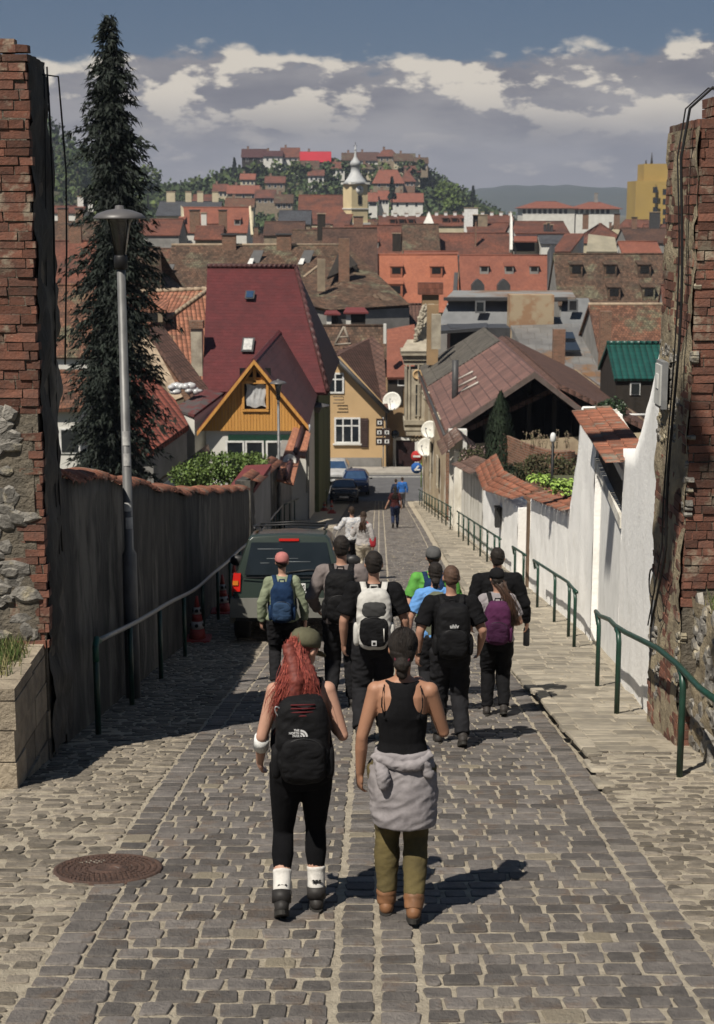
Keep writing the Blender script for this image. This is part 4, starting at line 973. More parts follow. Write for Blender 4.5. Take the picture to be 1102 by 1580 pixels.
def beige_house():
    Y = 109; t = thing('corner_house', (-.3, 113, gz(109)), 'beige house facing the foot of the street with white window and brown shutter', 'house')
    p = lambda x, y, d=0: P(x, y, Y+d); zb = gz(Y)-.4
    b = MB(); a, c = p(496,600).x, p(597,600).x
    b.poly((a,Y,zb),(c,Y,zb),(c,Y,p(0,628).z),(p(524,0).x,Y,p(0,550).z),(a,Y,p(0,550).z)); b.poly((c,Y,zb),(c,Y+9,zb),(c,Y+9,p(0,540).z),(c,Y,p(0,628).z)); b.poly((a,Y,zb),(a,Y+9,zb),(a,Y+9,p(0,540).z),(a,Y,p(0,550).z)); b.poly((c,Y+9,zb),(a,Y+9,zb),(a,Y+9,p(0,545).z),(c,Y+9,p(0,545).z)); b.build('wall', W_beige, t)
    b = MB(); b.slab([P(517,549,108.4),P(599,634,108.4),P(592,536,113.5),P(575,519,114.5),P(522,540,113.5)], .2); b.slab([P(522,540,113.5),P(575,519,114.5),P(575,519,119),P(505,548,119)], .2); b.build('roof', T_brnpan, t)
    b = MB(); b.tube([P(516,550,108.3), P(600,637,108.3)], .16, 5); b.build('verge_board', M_dkmet, t)
    b = MB(); b.bbox((a, Y-.06, zb), (p(591,0).x, Y-.01, p(0,706).z)); b.build('plinth', W_grey, t)
    def w(x0, y0, x1, y1, **k): q, r = p(x0,y0), p(x1,y1); return window(t, ((q.x+r.x)/2, Y-.02, (q.z+r.z)/2), (0,-1,0), r.x-q.x, q.z-r.z, **k)
    w(516,644,556,684, mull=2, sill=True, frame=.12, nh=1); w(504,575,531,607, mull=1, frame=.12, nh=1)
    b = MB(); q, r = p(557,645), p(568,690); b.bbox((q.x, Y-.1, r.z), (r.x, Y-.02, q.z)); 
    for i in range(12): b.bbox((q.x+.05, Y-.13, r.z+.1+i*(q.z-r.z-.15)/12), (r.x-.05, Y-.1, r.z+.17+i*(q.z-r.z-.15)/12))
    b.build('shutter', mat('brown_shutter_paint', (.07,.045,.04)), t)
    b = MB(); b.tube([p(514,612,-.4), p(530,612,-.4), p(531,622,-.4), p(514,622,-.4)], .03, 4); b.tube([p(516,617,-.4), p(530,617,-.4)], .03, 4); b.build('window_rail', M_dkmet, t)
    b = MB(); b.tube([p(597,632,-.15), p(596,640,-.15), p(597,725,-.15)], .07, 6); b.build('drainpipe', M_dkmet, t)
    # gateway house with orange roof right of it
    t = thing('gateway_house', (2.5, 112, gz(109)), 'ochre house behind the corner with an orange tiled roof and dark doorway', 'house')
    b = MB(); b.slab([P(597,582,109.6),P(640,582,109.6),P(640,500,116),P(597,508,116)], .2); b.build('roof', T_org2, t)
    b = MB(); a, c = p(598,0,1).x, p(690,0,1).x; b.bbox((a, Y+1, zb), (c, Y+9, P(0,583,110).z-.1)); b.build('wall', W_ochre, t)
    b = MB(); b.bbox((a+.1, Y+.9, p(0,625,1).z), (p(625,0,1).x, Y+.99, p(0,586,1).z)); b.build('painted_eave_shade', W_darkw, t)  # dark panel painted as the shade under the eave
    q, r = p(611,679,1), p(640,729,1)
    b = MB(); b.bbox((q.x-.2, Y+.9, r.z), (q.x, Y+1, q.z+.2)); b.bbox((r.x, Y+.9, r.z), (r.x+.3, Y+1, q.z+.2)); b.bbox((q.x, Y+.9, q.z), (r.x, Y+1, q.z+.2)); o = b.build('door_frame', W_white, t)
    b = MB(); b.bbox((q.x, Y+.97, r.z), (r.x, Y+1.02, q.z)); b.build('door', mat('dark_maroon_door', (.025,.01,.01)), t)
    b = MB(); b.bbox((p(593.5,0,.5).x, Y+.4, p(0,530,.5).z), (p(598,0,.5).x, Y+.9, p(0,500,.5).z)); b.build('party_wall', W_white, t)
    window(t, p(620,590,.95), (0,-1,0), .6, .5, mull=0)
    t = thing('satellite_dish', p(605,619,0), 'round white satellite dish on the ochre wall left of the bay window', 'dish'); dish(t, p(605,619,-.1), .66, (-.25,-1,.35))
    t = thing('round_mirror', p(610,668,.6), 'small round dark mirror on the ochre wall above the doorway', 'mirror')
    b = MB(); b.lathe([(.26,-.03),(.3,0),(.26,.04),(.01,.05)], p(610,670,.5), 20, 0, Vector((0,-1,.1)).to_track_quat('Z','Y').to_matrix()); b.build('mirror_face', M_glass, t)
    # sign post with five small panels
    t = thing('sign_post', (p(596,0,-1).x, Y-1, gz(Y-1)), 'thin pole with five small direction panels in front of the beige house', 'sign post')
    b = MB(); b.tube([p(591.5,735,-1), p(591.5,644,-1)], .045, 6); b.build('pole', m_galv, t)
    for i, (x, y) in enumerate(((586,652),(585.5,667),(597,667),(585.5,681),(597,681))):
        q = p(x, y, -1.08); b = MB(); b.box(q, (.5,.04,.56)); o = b.build('sign_panel', mat('dark_brown_sign', (.035,.022,.018)), t)
        b = MB(); b.box(q+Vector((0,-.03,.0)), (.3,.02,.26)); 
        b2 = MB(); b2.box(q+Vector((0,-.045,0)), (.12,.01,.16), mi=0); sub(b, 'white_symbol_field', M_wfr, o); sub(b2, 'pictogram', m_dark, o)
beige_house()
def right_street_houses():
    # corner house with ornate bay; its plain side wall runs up the street
    t = thing('ornate_corner_house', (7, 82, gz(82)), 'crumbling ornate corner house with a bay window and round medallion at the street foot', 'house')
    zb = -18.6; x = 3.97; b = MB()
    roughgrid(b, lambda u, v: (x, 66+26*u, lerp(v, [(0,zb+1.5*(1-u)*2),(1,-9.9-.4*u)])), 60, 24, .06, .8); b.f = [q[::-1] for q in b.f]
    b.poly((x,92,zb),(x+9,92,zb),(x+9,92,-9.4),(x,92,-10)); b.poly((x+9,66,zb),(x+9,92,zb),(x+9,92,-9.4),(x+9,66,-9.4)); b.poly((x,66,zb),(x,66,-10),(x+9,66,-9.4),(x+9,66,zb))
    b.build('wall', mat('peeling_cream_stucco', (.46,.38,.26), (.26,.19,.13), nscale=.9, ndet=8, bump=.4, bscale=5, col3=(.60,.56,.47)), t)
    b = MB(); b.slab([(x-.3,66,-9.95),(x+4.7,66,-7.6),(x+4.7,92,-7.6),(x-.3,92,-9.95)][::-1], .2); b.slab([(x+9.5,66,-9.95),(x+9.5,92,-9.95),(x+4.7,92,-7.6),(x+4.7,66,-7.6)][::-1], .2); b.build('roof', T_brnpan, t)
    st = mat('ornate_stone', (.40,.36,.28), (.24,.21,.165), nscale=1.6, ndet=8, bump=.5, bscale=8)
    # bay
    Y = 91.; p = lambda a, c, d=0: P(a, c, Y+d); x0, x1 = p(629,0).x, p(653,0).x+.3
    b = MB(); b.bbox((x0, Y, p(0,655).z), (x1+.4, Y+1.8, p(0,570).z)); b.build('bay_body', st, t)
    b = MB()
    for (a, c, z0, z1, e) in ((622,652,548,541,.3),(625,653,556,548,.15),(627,653,563,556,.05),(627,653,655,648,.15),(628,653,664,655,.05),(631,653,672,664,0)):
        b.bbox((p(a,0).x, Y-e, p(0,z0).z), (x1+.4, Y+1.8+e*.5, p(0,z1).z))
    b.build('bay_cornice', st, t)
    b = MB(); tp = p(0,541).z; b.slab([(p(621,0).x,Y-.35,tp),(x1+.5,Y-.35,tp),(x1+.5,Y+1.2,tp+.55),(p(633,0).x,Y+1.2,tp+.55)], .12); b.build('bay_roof', st, t)
    b = MB(); 
    for a in (630.5, 636, 650): b.bbox((p(a-1.2,0).x, Y-.08, p(0,648).z), (p(a+1.2,0).x, Y, p(0,563).z))
    b.build('pilaster', st, t)
    q, r = p(640,592), p(648.5,642); window(t, ((q.x+r.x)/2, Y-.03, (q.z+r.z)/2), (0,-1,0), r.x-q.x, q.z-r.z, .06, st, mull=0, nh=1)
    b = MB(); m = p(644.5,578,-.02); b.lathe([(.27,0),(.3,.05),(.22,.08),(.2,.04),(.01,.05)], m, 24, 0, Vector((0,-1,0)).to_track_quat('Z','Y').to_matrix()); b.build('medallion', W_beige, t)
    b = MB()
    for i in range(7): b.ell(p(634+2.6*i, 676+2*(i%2), .3), (.11,.2,.16), 8)
    b.build('bay_corbel', st, t)
    # stepped ornamental gable behind the bay
    b = MB(); random.seed(77)
    g = [(636,541,92),(639,520,92.2),(643,502,92.4),(648,480,92.6),(653,470,92.8),(657,470,92.8),(660,500,92.4),(664,541,92)]
    b.slab([P(*q) for q in g][::-1], .5)
    for i in range(60):
        s = rnd(0, 1); a = P(637+17*s+rnd(-2,4), 541-70*s+rnd(-3,6), 91.9); b.ell(a, (rnd(.06,.17), .16, rnd(.06,.2)), 7)
    b.build('ornamental_gable', st, t)
    b = MB()
    for i in range(230):
        s = i/230; a = Vector((x-.05+rnd(-.1,.2), 91.5-20*s, -10.1+rnd(-.35,.25)+.3*s)); b.ell(a, (rnd(.08,.2), rnd(.15,.4), rnd(.08,.22)), 7)
    b.build('crumbling_cornice', st, t)
    for (y, z, h) in ((88,-13.2,1.7),(81,-12.9,1.7),(74,-12.5,1.5)):
        window(t, (x-.07,y,z), (-1,0,0), .95, h, .09, st, mull=0, nh=1)
    for px, c0, c1, Yc, m in ((667,470,535,88,W_ochre),):
        q = P(px, c1, Yc); h = P(px, c0, Yc).z-q.z; chimney(t, q, .62, .6, h, m)
    q = P(673,510,86); chimney(t, q, .5, .5, .9, st)
    q = P(664,470,95); chimney(t, (q.x, 95, -8.2), 1.0, .7, P(664,452,95).z+8.2, W_ochre)
    b = MB(); b.box((q.x, 95, P(664,445,95).z), (1.5,1.1,.7)); b.build('chimney', T_rust, t)
    for (px, py, Yd, r) in ((663,663,80,.47),(657,690,84,.52)):
        q = P(px, py, Yd); t2 = thing('satellite_dish', q, 'upper of two large white satellite dishes on the crumbling side wall' if py < 680 else 'lower of two large white satellite dishes on the crumbling side wall', 'dish', 'dishes on the side wall'); dish(t2, q, r, (-.5,-1,.3))
    # street signs near the corner
    t = thing('traffic_sign', P(643,760,90), 'round red no entry sign above a round blue sign at the street foot', 'traffic sign')
    q = P(650,752,90.); b = MB(); b.tube([q, (q.x,90,P(0,694,90).z)], .04, 6); b.build('pole', mat('lime_green_paint', (.25,.42,.08)), t)
    F_ = Vector((0,-1,0)).to_track_quat('Z','Y').to_matrix()
    for (a, c, m, s) in ((643,704,mat('sign_red', (.42,.03,.03)),0),(643,722,mat('sign_blue', (.02,.10,.35)),1)):
        q = P(a, c, 89.9); b = MB(); b.lathe([(.33,0),(.33,.03),(.01,.03)], q, 24, 0, F_); o = b.build('sign_disc', m, t)
        b = MB(); 
        if s == 0: b.box(q+Vector((0,-.045,0)), (.44,.02,.11))
        else: b.box(q+Vector((0,-.045,0)), (.09,.02,.36), M=Matrix.Rotation(.7,3,'Y')); b.box(q+Vector((.08,-.045,-.1)), (.24,.02,.08))
        sub(b, 'white_mark', M_wfr, o)
    # barn-like house
    t = thing('barn_house', (8, 75, gz(70)), 'barn-like house with a faded pink tiled roof and a black open gable', 'house')
    A, EL, ER = P(825,573,65), P(688,664,65), P(908,637,65); d = Vector((0,20,0)); zbb = -14.5
    EL2, A2, ER2 = EL+Vector((-.1,26,0)), A+Vector((-.2,24,0)), ER+d*1.2
    mid = 13/26
    b = MB(); b.slab([EL, A, A.lerp(A2, .62), EL.lerp(EL2, .62)], .12); b.slab([ER, ER2, A2, A][::1], .12); b.build('roof', T_pink, t)
    b = MB(); b.slab([EL.lerp(EL2,.62)+Vector((0,.02,.05)), A.lerp(A2,.62)+Vector((0,.02,.05)), A2+Vector((0,0,.05)), EL2+Vector((0,0,.05))], .12); b.build('roof', T_asb, t)
    b = MB(); wx0, wx1 = EL.x+.35, ER.x-.4
    b.poly((wx0,67,zbb),(wx0,91,zbb),(wx0,91,EL.z-.3),(wx0,67,EL.z-.3)); b.poly((wx1,67,zbb),(wx1,91,zbb),(wx1,91,ER.z-.3),(wx1,67,ER.z-.3)); b.poly((wx0,90,zbb),(wx1,90,zbb),(wx1,90,ER.z-.3),(A.x,90,A.z-.4),(wx0,90,EL.z-.3)); b.poly((wx0,77,zbb),(wx1,77,zbb),(wx1,77,ER.z-.3),(A.x,77,A.z-.4),(wx0,77,EL.z-.3)); b.poly((wx0,66.5,zbb+1.2),(wx1,66.5,zbb+1.2),(wx1,77,zbb+1.2),(wx0,77,zbb+1.2)); b.build('wall', W_darkw, t)
    b = MB()
    for p, q in ((EL, A), (A, ER)):
        dn = Vector((0,0,-.28)); b.hexa([p+dn+Vector((0,-.06,0)), q+dn+Vector((0,-.06,0)), q+dn+Vector((0,.1,0)), p+dn+Vector((0,.1,0)), p+Vector((0,-.06,-.02)), q+Vector((0,-.06,-.02)), q+Vector((0,.1,-.02)), p+Vector((0,.1,-.02))])
    b.build('barge_board', mat('grey_brown_board', (.13,.10,.09), (.09,.07,.06), nscale=3), t)
    for xx in (A.x, (EL.x+A.x)/2, wx1-.8):
        b = MB(); b.bbox((xx-.09, 66.8, zbb), (xx+.09, 67, lerp(xx, [(EL.x,EL.z),(A.x,A.z),(ER.x,ER.z)])-.3)); b.build('post', W_darkw, t)
    b = MB(); b.bbox((EL.x+.1, 66.2, zbb), (ER.x-.3, 66.45, P(0,700,66).z)); b.build('parapet', W_brick, t)
    b = MB(); q = P(702,630,72); b.tube([(q.x, 72, q.z-.3), (q.x, 72, P(0,556,72).z)], .15, 12); b.build('vent_pipe', M_dkmet, t)
    def onroof(px, py):
        n = (A-EL).cross(EL2-EL).normalized(); dd = P(px, py, 1.); return dd*(EL.dot(n)/dd.dot(n))
    b = MB()
    for a, c, e, f in ((708,600,735,586),(712,608,738,594),(705,590,730,577)): b.tube([onroof(a,c)+Vector((0,0,.12)), onroof(e,f)+Vector((0,0,.12))], .05, 4)
    b.build('roof_batten', mat('pale_batten', (.5,.47,.42)), t)
    b = MB(); b.tube([EL+Vector((-.05,0,-.2)), EL2+Vector((-.05,0,-.2))], .07, 6); b.build('gutter', M_dkmet, t)
    b = MB(); q = P(706,690,63.5); b.box((q.x, q.y, q.z+.3), (.75,.4,.9)); o = b.build('meter_cabinet', W_white, t); b = MB(); b.box((q.x+.05, q.y-.21, q.z+.35), (.3,.02,.35)); sub(b, 'window', m_dark, o)
    # curved brick garden wall, lamp, planter
    t = thing('brick_garden_wall', (6, 50, gz(50)), 'low curved red brick garden wall in front of the black open gable', 'wall')
    b = MB(); n = 18; pts = [(P(lerp(i/n,[(0,790),(1,902)]), 700, 50).x, 50-2.2*math.sin(math.pi*i/n)+3*(1-i/n)) for i in range(n+1)]
    zt = P(0,690,50).z
    for i in range(n):
        (a, c), (e, f) = pts[i], pts[i+1]; zz = zt-.35*(max(0, i-13)/5)**2*3
        b.hexa([(a,c,-11.5),(e,f,-11.5),(e,f+.25,-11.5),(a,c+.25,-11.5),(a,c,zz),(e,f,zz),(e,f+.25,zz),(a,c+.25,zz)])
    b.build('brickwork', W_brick, t)
    t = thing('garden_lamp', P(852,735,38), 'slim black garden lamp with a white head above the leafy planter', 'lamp')
    q = P(852,735,38); b = MB(); b.tube([q-Vector((0,0,1.5)), (q.x,38,P(0,682,38).z)], .035, 7); b.build('pole', m_cable, t)
    b = MB(); z = P(0,676,38).z; b.lathe([(.03,-.12),(.07,-.06),(.07,.06),(.05,.12),(.01,.14)], (q.x,38,z), 12); b.build('lamp_head', M_wfr, t)
right_street_houses()
def tin_roofs():
    W_tin = mat('dull_zinc_sheet', (.17,.175,.18), (.12,.125,.13), nscale=1, ndet=6, rough=.5, metal=.3)
    t = polyhouse('large tin roofed building with a big square brick chimney block', 'building',
        [[(788,502,112),(912,499,112),(966,605,95),(842,605,95)]], [(790,504,111.8),(911,501,111.8),(962,606,95.3),(846,606,95.3)], T_metal, W_grey, -19, name='tin_roofed_building', th=.25)
    tt = thing('mansard_building', (10, 118, gz(118)), 'building with zinc mansard walls and rusty flat tin roof behind the barn house', 'building')
    b = MB(); p = lambda x, y, d=115: P(x, y, d)
    b.poly(p(676,500), p(800,502), p(794,460,116), p(694,460,116)); b.build('mansard', W_tin, tt); b = MB(); b.poly(p(864,500), p(921,500), p(908,460,116), p(868,460,116)); b.build('mansard', W_tin, tt)
    b = MB(); b.bbox((p(672,0).x, 115.2, -19), (p(922,0).x, 124, p(0,502).z)); b.build('wall', W_grey, tt)
    b = MB(); b.slab([p(690,458,115.5), p(888,458,115.5), p(882,448,124), p(700,448,124)], .35); b.build('roof', mat('rusty_flat_tin', (.24,.24,.23), (.19,.11,.06), nscale=.35, ndet=6, lo=.45, hi=.6, rough=.5), tt)
    b = MB(); b.bbox((p(690,0).x, 115.0, p(0,464).z), (p(888,0).x, 115.4, p(0,459).z)); b.build('eave_band', M_dkmet, tt)
    for a, c in ((741,466),(884,464)): 
        q = p(a, c, 115); window(tt, (q.x, 114.9, q.z-.35), (0,-1,0), .75, .9, .12, W_tin, mull=0)
    b = MB(); b.bbox((p(795,0,113).x, 112.8, -11), (p(866,0,113).x, 114.6, p(0,455,113).z)); b.build('chimney_block', mat('patched_brick_plaster', (.28,.17,.10), (.34,.27,.18), nscale=.8, ndet=7, lo=.46, hi=.56, bump=.4), t)
    q = P(861,585,93); chimney(t, q, .7, .6, P(0,508,93).z-q.z, W_brick)
    q = P(933,545,98); chimney(t, q, .7, .6, P(0,480,98).z-q.z, W_brick)
    q = P(951,600,92); chimney(t, q, .8, .7, P(0,556,92).z-q.z, W_tan, pots=2)
    b = MB(); b.slab([P(868,540,103),P(896,540,103),P(890,528,105),P(868,528,105)], .12); b.build('skylight', M_glass, t)
    b = MB(); b.slab([P(868,522,106),P(888,522,106),P(884,512,108),P(868,512,108)], .12); b.build('skylight', M_glass, t)
    b = MB(); b.bbox((P(700,0,100).x, 99.5, -12.5), (P(796,0,100).x, 103, P(0,505,100).z)); b.slab([P(660,512,98),P(752,505,99),P(752,498,103),P(668,502,103)], .2); b.build('side_roof', M_dkmet, t)
    fh('old brown tiled roof with a pale ridge, above the green metal roof', 912, 1075, 470, 536, 100, 9, T_old, W_grey, name='tiled_house', capm=M_cap)
    t = fh('small building under a dark green metal tile roof by the right pillar', 940, 1014, 530, 580, 76, 5, T_grn, W_darkw, name='green_roofed_house', ov=.2, win=((980,600,.5,.6),))
    b = MB(); b.tube([P(960,640,70), P(1003,640,70)], .06, 6)
    tag(b.build('white_pipe', M_wfr), 'white horizontal pipe under the green metal roof', 'pipe')
tin_roofs()
# ================================================================ THE TOWN BEYOND
HIDDEN_HOUSES = {0,1,2,3,4,5,6,8,9,10,12,13,14,17,18,19,20,22,23,24,25,26,28,29,30,33,34,35,36,39,40,41,42,45,46,47,48,49,51,53,54,58,59,60,61,62,63,65,67,68,69,70,75}
def town():
    random.seed(101); G1 = 'old town roofs'
    # --- near mossy roofs behind the crimson roof
    fh('long mossy brown tiled roof with two brick chimneys and tilted skylights, behind the crimson roof', 268, 532, 378, 470, 135, 16, T_moss, W_tan, name='tiled_house', capm=M_cap,
       chim=((355,-.06,1.25,1.2),(439,-.06,1.3,1.2)), dorm=())
    t = KID_last()
    fr = lambda x, y: P(x, y, lerp(y, [(378,143),(470,135)])-.35)
    for (x, y) in ((388,402),(466,402),(250,424)):
        b = MB(); q = fr(x, y); b.slab([q+Vector((-.55,-.3,-.7)), q+Vector((.5,-.3,-.7)), q+Vector((1.1,.5,.9)), q+Vector((.2,.5,.9))], .15); o = b.build('roof_hatch', M_dkmet, t)
        b = MB(); b.slab([q+Vector((-.35,-.4,-.3)), q+Vector((.1,-.4,-.3)), q+Vector((.25,-.2,.2)), q+Vector((-.1,-.2,.2))], .05); sub(b, 'pane', M_wfr, o)
    fh('dark hipped brown roof half behind the tall spruce', 190, 262, 383, 455, 120, 14, T_moss, W_tan, hip=3., name='tiled_house')
    # big barn roof whose dark slope falls to the right
    polyhouse('huge mossy brown roof falling to the right behind the beige house, with a triangular gable', 'house',
        [[(440,445,132),(470,428,136),(531,380,146),(549,392,142),(633,470,126),(510,478,122),(470,470,122)]],
        [(445,455,131),(470,430,136),(531,382,146),(632,472,126.3),(512,480,122.3),(472,472,122.3)], T_moss, W_grey, -19, name='tiled_house', th=.3,
        ridge=[((470,428,136),(531,380,146)), ((531,380,146),(549,412,142))])
    t = KID_last(); b = MB(); b.slab([P(505,428,130), P(552,408,136), P(528,378,143)], .2); b.slab([P(549,409,135), P(553,414,135), P(530,379,143.5), P(526,379,143.5)], .3); b.build('gable', W_darkw, t)
    q = P(496,430,128); chimney(t, q, .65, .6, 1.6, W_tan); q = P(531,420,132); chimney(t, q, .9, .7, 2.8, W_brick)
    for i in range(16):
        b = MB(); s = rnd(.1, .9); a = P(lerp(s,[(0,500),(1,600)]), lerp(s,[(0,440),(1,468)])+rnd(-8,8), lerp(s,[(0,132),(1,126)])-.4); b.slab([a, a+Vector((1.6,0,-.9)), a+Vector((1.8,.2,-.7)), a+Vector((.2,.2,.2))], .06); b.build('loose_tile', mat('weathered_tile_scrap', (.17,.12,.085), (.1,.07,.05)), t)
    # dormers with crimson roofs and trellis gable below it
    for (x0, x1, y0, y1, yb, lab) in ((533,566,474,482,510,'box dormer with a crimson roof and a white side wall behind the beige house'), (503,523,478,484,512,'small crimson roofed dormer beside the crimson roof edge')):
        Y = 119.5; a, c = P(x0,y1,Y), P(x1,y1,Y); zb = P(0,yb,Y).z; t = thing('roof_dormer', (a.x, Y, zb), lab, 'dormer')
        b = MB(); b.bbox((a.x+.1, Y+.2, zb-1), (c.x-.1, Y+3, a.z-.1)); b.build('wall', W_darkw, t)
        b = MB(); b.bbox((a.x+.05, Y+.1, zb-.2), (a.x+.42, Y+.22, a.z-.15)); b.build('white_side', W_white, t)
        b = MB(); b.slab([P(x0-3,y1,Y-.2), P(x1+3,y1,Y-.2), P(x1-4,y0,Y+3), P(x0+1,y0,Y+3)], .12); b.build('roof', mat('crimson_sheet_roof', (1,)*3), t)
    fh('low brown roofed house between the dormers and the corner house', 498, 592, 503, 550, 115, 5, T_moss, W_brick, name='tiled_house')
    t = KID_last(); b = MB(); 
    for a, c in ((517,533),(541,533)): b.tube([P(a,532,114.6), P(531,504,114.6)], .09, 4)
    b.tube([P(517,532,114.6), P(541,530,112)], .08, 4); b.tube([P(524,520,112), P(538,520,112)], .06, 4); b.build('trellis_gable', mat('pale_timber', (.3,.26,.21)), t)
    fh('dark ribbed roof with a railing below the bright orange roof', 578, 660, 470, 512, 126, 8, T_brnpan, W_darkw, name='tiled_house')
    # --- bright orange pair
    fh('bright orange tiled roof with two dormers in the middle of the town', 582, 704, 393, 478, 215, 13, T_org, W_cream, name='tiled_house', capm=T_org,
       dorm=((611,.62,1.7,1.5),(672,.62,1.7,1.5),(608,.25,2.2,1.9)))
    t = KID_last(); b = MB(); b.slab([P(703,393,222), P(709,393,222), P(703,478,214), P(697,478,214)][::-1], .8); b.slab([P(577,393,222),P(583,393,222),P(580,478,214),P(574,478,214)], .8); b.build('fire_wall', M_dkmet, t)
    fh('long dull orange roof with three small and two dark arched dormers', 710, 851, 394, 452, 216, 12, T_org2, W_cream, name='tiled_house', 
       dorm=((745,.55,1.2,1.1),(783,.55,1.2,1.1),(821,.55,1.2,1.1)))
    t = KID_last()
    for x in (738, 778):
        q = P(x, 446, 213); b = MB(); b.slab([q+Vector((-.85,0,-.9)), q+Vector((.85,0,-.9)), q+Vector((.85,0,.5)), q+Vector((.4,0,1.1)), q+Vector((0,0,1.35)), q+Vector((-.4,0,1.1)), q+Vector((-.85,0,.5))], 2.); b.build('arched_dormer', M_dkmet, t)
    b = MB(); b.slab([P(850,392,222),P(856,380,222),P(856,450,214),P(850,452,214)], .6); b.build('fire_wall', M_dkmet, t)
    fh('long dark brown roof with five dormer windows in two rows', 856, 1050, 392, 468, 190, 12, T_moss, W_grey, name='tiled_house',
       dorm=((885,.56,1.5,1.6),(937,.56,1.5,1.6),(989,.56,1.5,1.6),(938,.1,1.5,1.6),(990,.1,1.5,1.6)))
    fh('red tiled corner of roof between the brown roof and the right pillar', 1022, 1070, 440, 470, 186, 3, T_rust, W_grey, name='tiled_house')
    # --- second row
    fh('brown roof with small black dormers and a ragged chimney, behind the orange roofs', 533, 620, 348, 402, 255, 14, T_rust, W_tan, name='tiled_house', dorm=((558,.4,1.2,1.),(578,.4,1.2,1.)), chim=((611,-.7,1.4,2.6,W_darkw),(553,0,1.6,1.4)))
    fh('square mottled brown roof just behind the bright orange roof', 622, 675, 346, 389, 245, 14, T_moss, W_tan, name='tiled_house')
    fh('wide plain red roof behind the gap between the orange roofs', 677, 784, 360, 393, 250, 12, T_rust, W_cream, name='tiled_house', chim=((731,-.6,.25,4),))
    fh('low strip of orange roof directly behind the bright orange roof', 625, 705, 388, 402, 232, 8, T_org2, W_cream, name='tiled_house')
    # white sided building with open loft
    t = fh('white sided building with a red roof and a dark open loft', 789, 868, 342, 359, 250, 16, T_rust, W_white, name='tiled_house')
    b = MB(); b.bbox((P(800,0,248).x, 248.6, P(0,388,248).z), (P(834,0,248).x, 249.9, P(0,372,248).z)); b.build('loft_shade_box', m_dark, t)  # black box in place of the shaded loft interior
    b = MB(); b.slab([P(793,372,247),P(829,372,247),P(829,364,250),P(793,364,250)], .2); b.build('lower_roof', T_org2, t)
    b = MB(); b.slab([P(786,390,248),P(790,390,248),P(790,342,256),P(787,330,258)][::-1], .6); b.build('gable_edge', W_white, t)
    fh('dark roof with a cluster of flue pipes beside the white sided building', 830, 872, 359, 375, 246, 10, T_slate, W_white, name='tiled_house', chim=((840,0,.4,1.3,M_dkmet),(845,0,.4,1.5,M_dkmet),(850,0,.4,1.2,M_dkmet)))
    fh('broad red roof left of the yellow tower block', 893, 960, 345, 374, 330, 18, T_rust, W_cream, hip=5, name='tiled_house', chim=((902,0,1.2,2.),(950,0,1.2,2.)))
    polyhouse('house with a red slope running down from a pale concrete gable wall', 'house', [[(852,388,232),(880,388,228),(902,360,236),(872,360,240)]], [(853,390,232),(880,390,228),(901,362,236),(874,362,240)], T_rust, W_white, -19, name='tiled_house')
    polyhouse('building with a bare concrete trapezoid gable wall', 'building', [[(905,388,226),(953,388,226),(949,366,232),(908,361,232)]], [(905,390,226),(953,390,226),(949,367,232),(908,362,232)], mat('bare_concrete_wall', (.30,.27,.20), (.22,.2,.15), nscale=.5), W_tan, -19, name='concrete_gabled_building')
    fh('red roof between the concrete gable and the yellow tower block', 955, 1012, 373, 394, 228, 10, T_org2, W_white, name='tiled_house')
    fh('dull red roof with dark chimneys under the yellow tower block', 960, 1060, 352, 374, 300, 14, T_dbrn, W_grey, name='tiled_house', chim=((977,0,1.,2.),(1008,0,2.,3.,M_dkmet)))
    # church with clock tower
    t = thing('church', (0, 430, gz(430)), 'yellow church clock tower with a white onion dome and a silver spire', 'church')
    Y = 430; zb = -19; a, c = P(531,320,Y).x, P(566,320,Y).x; w = (c-a)*.80; cx = (a+c)/2; hz = P(0,283,Y).z; zp = P(0,345,Y).z
    M45 = Matrix.Rotation(R(28), 3, 'Z')
    b = MB(); b.box((cx, Y, (zb+hz)/2), (w, w, hz-zb), M=M45); b.build('tower', mat('pale_yellow_plaster', (.60,.50,.30), (.52,.43,.26), nscale=.3), t)
    b = MB(); b.box((cx, Y, hz), (w+.9, w+.9, .5), M=M45); b.box((cx, Y, P(0,322,Y).z), (w+.4, w+.4, .3), M=M45); b.box((cx, Y, P(0,345,Y).z), (w+1.2, w+1.2, .5), M=M45); b.build('cornice', W_white, t)
    dm = mat('silver_dome_sheet', (.44,.45,.45), (.32,.33,.34), nscale=.6, rough=.6)
    s = P(0,250,Y).z-hz; k = w*.62
    zz = lambda y: P(0, y, Y).z
    b = MB(); b.lathe([(k*1.12,zz(284)),(k*.9,zz(279)),(k*.62,zz(272)),(k*.44,zz(266)),(k*.4,zz(263)),(k*.38,zz(256)),(k*.5,zz(255)),(k*.44,zz(250)),(k*.25,zz(246)),(k*.13,zz(242)),(k*.08,zz(236)),(.06,zz(222))], (cx,Y,0), 16); b.ell((cx,Y,zz(231)), (.35,.35,.35), 8); b.build('dome', dm, t)
    b = MB(); b.tube([(cx,Y,zz(238)),(cx,Y,zz(219))], .1, 5); b.tube([(cx-.5,Y,zz(225)),(cx+.5,Y,zz(225))], .07, 4); b.build('spire_cross', M_dkmet, t)
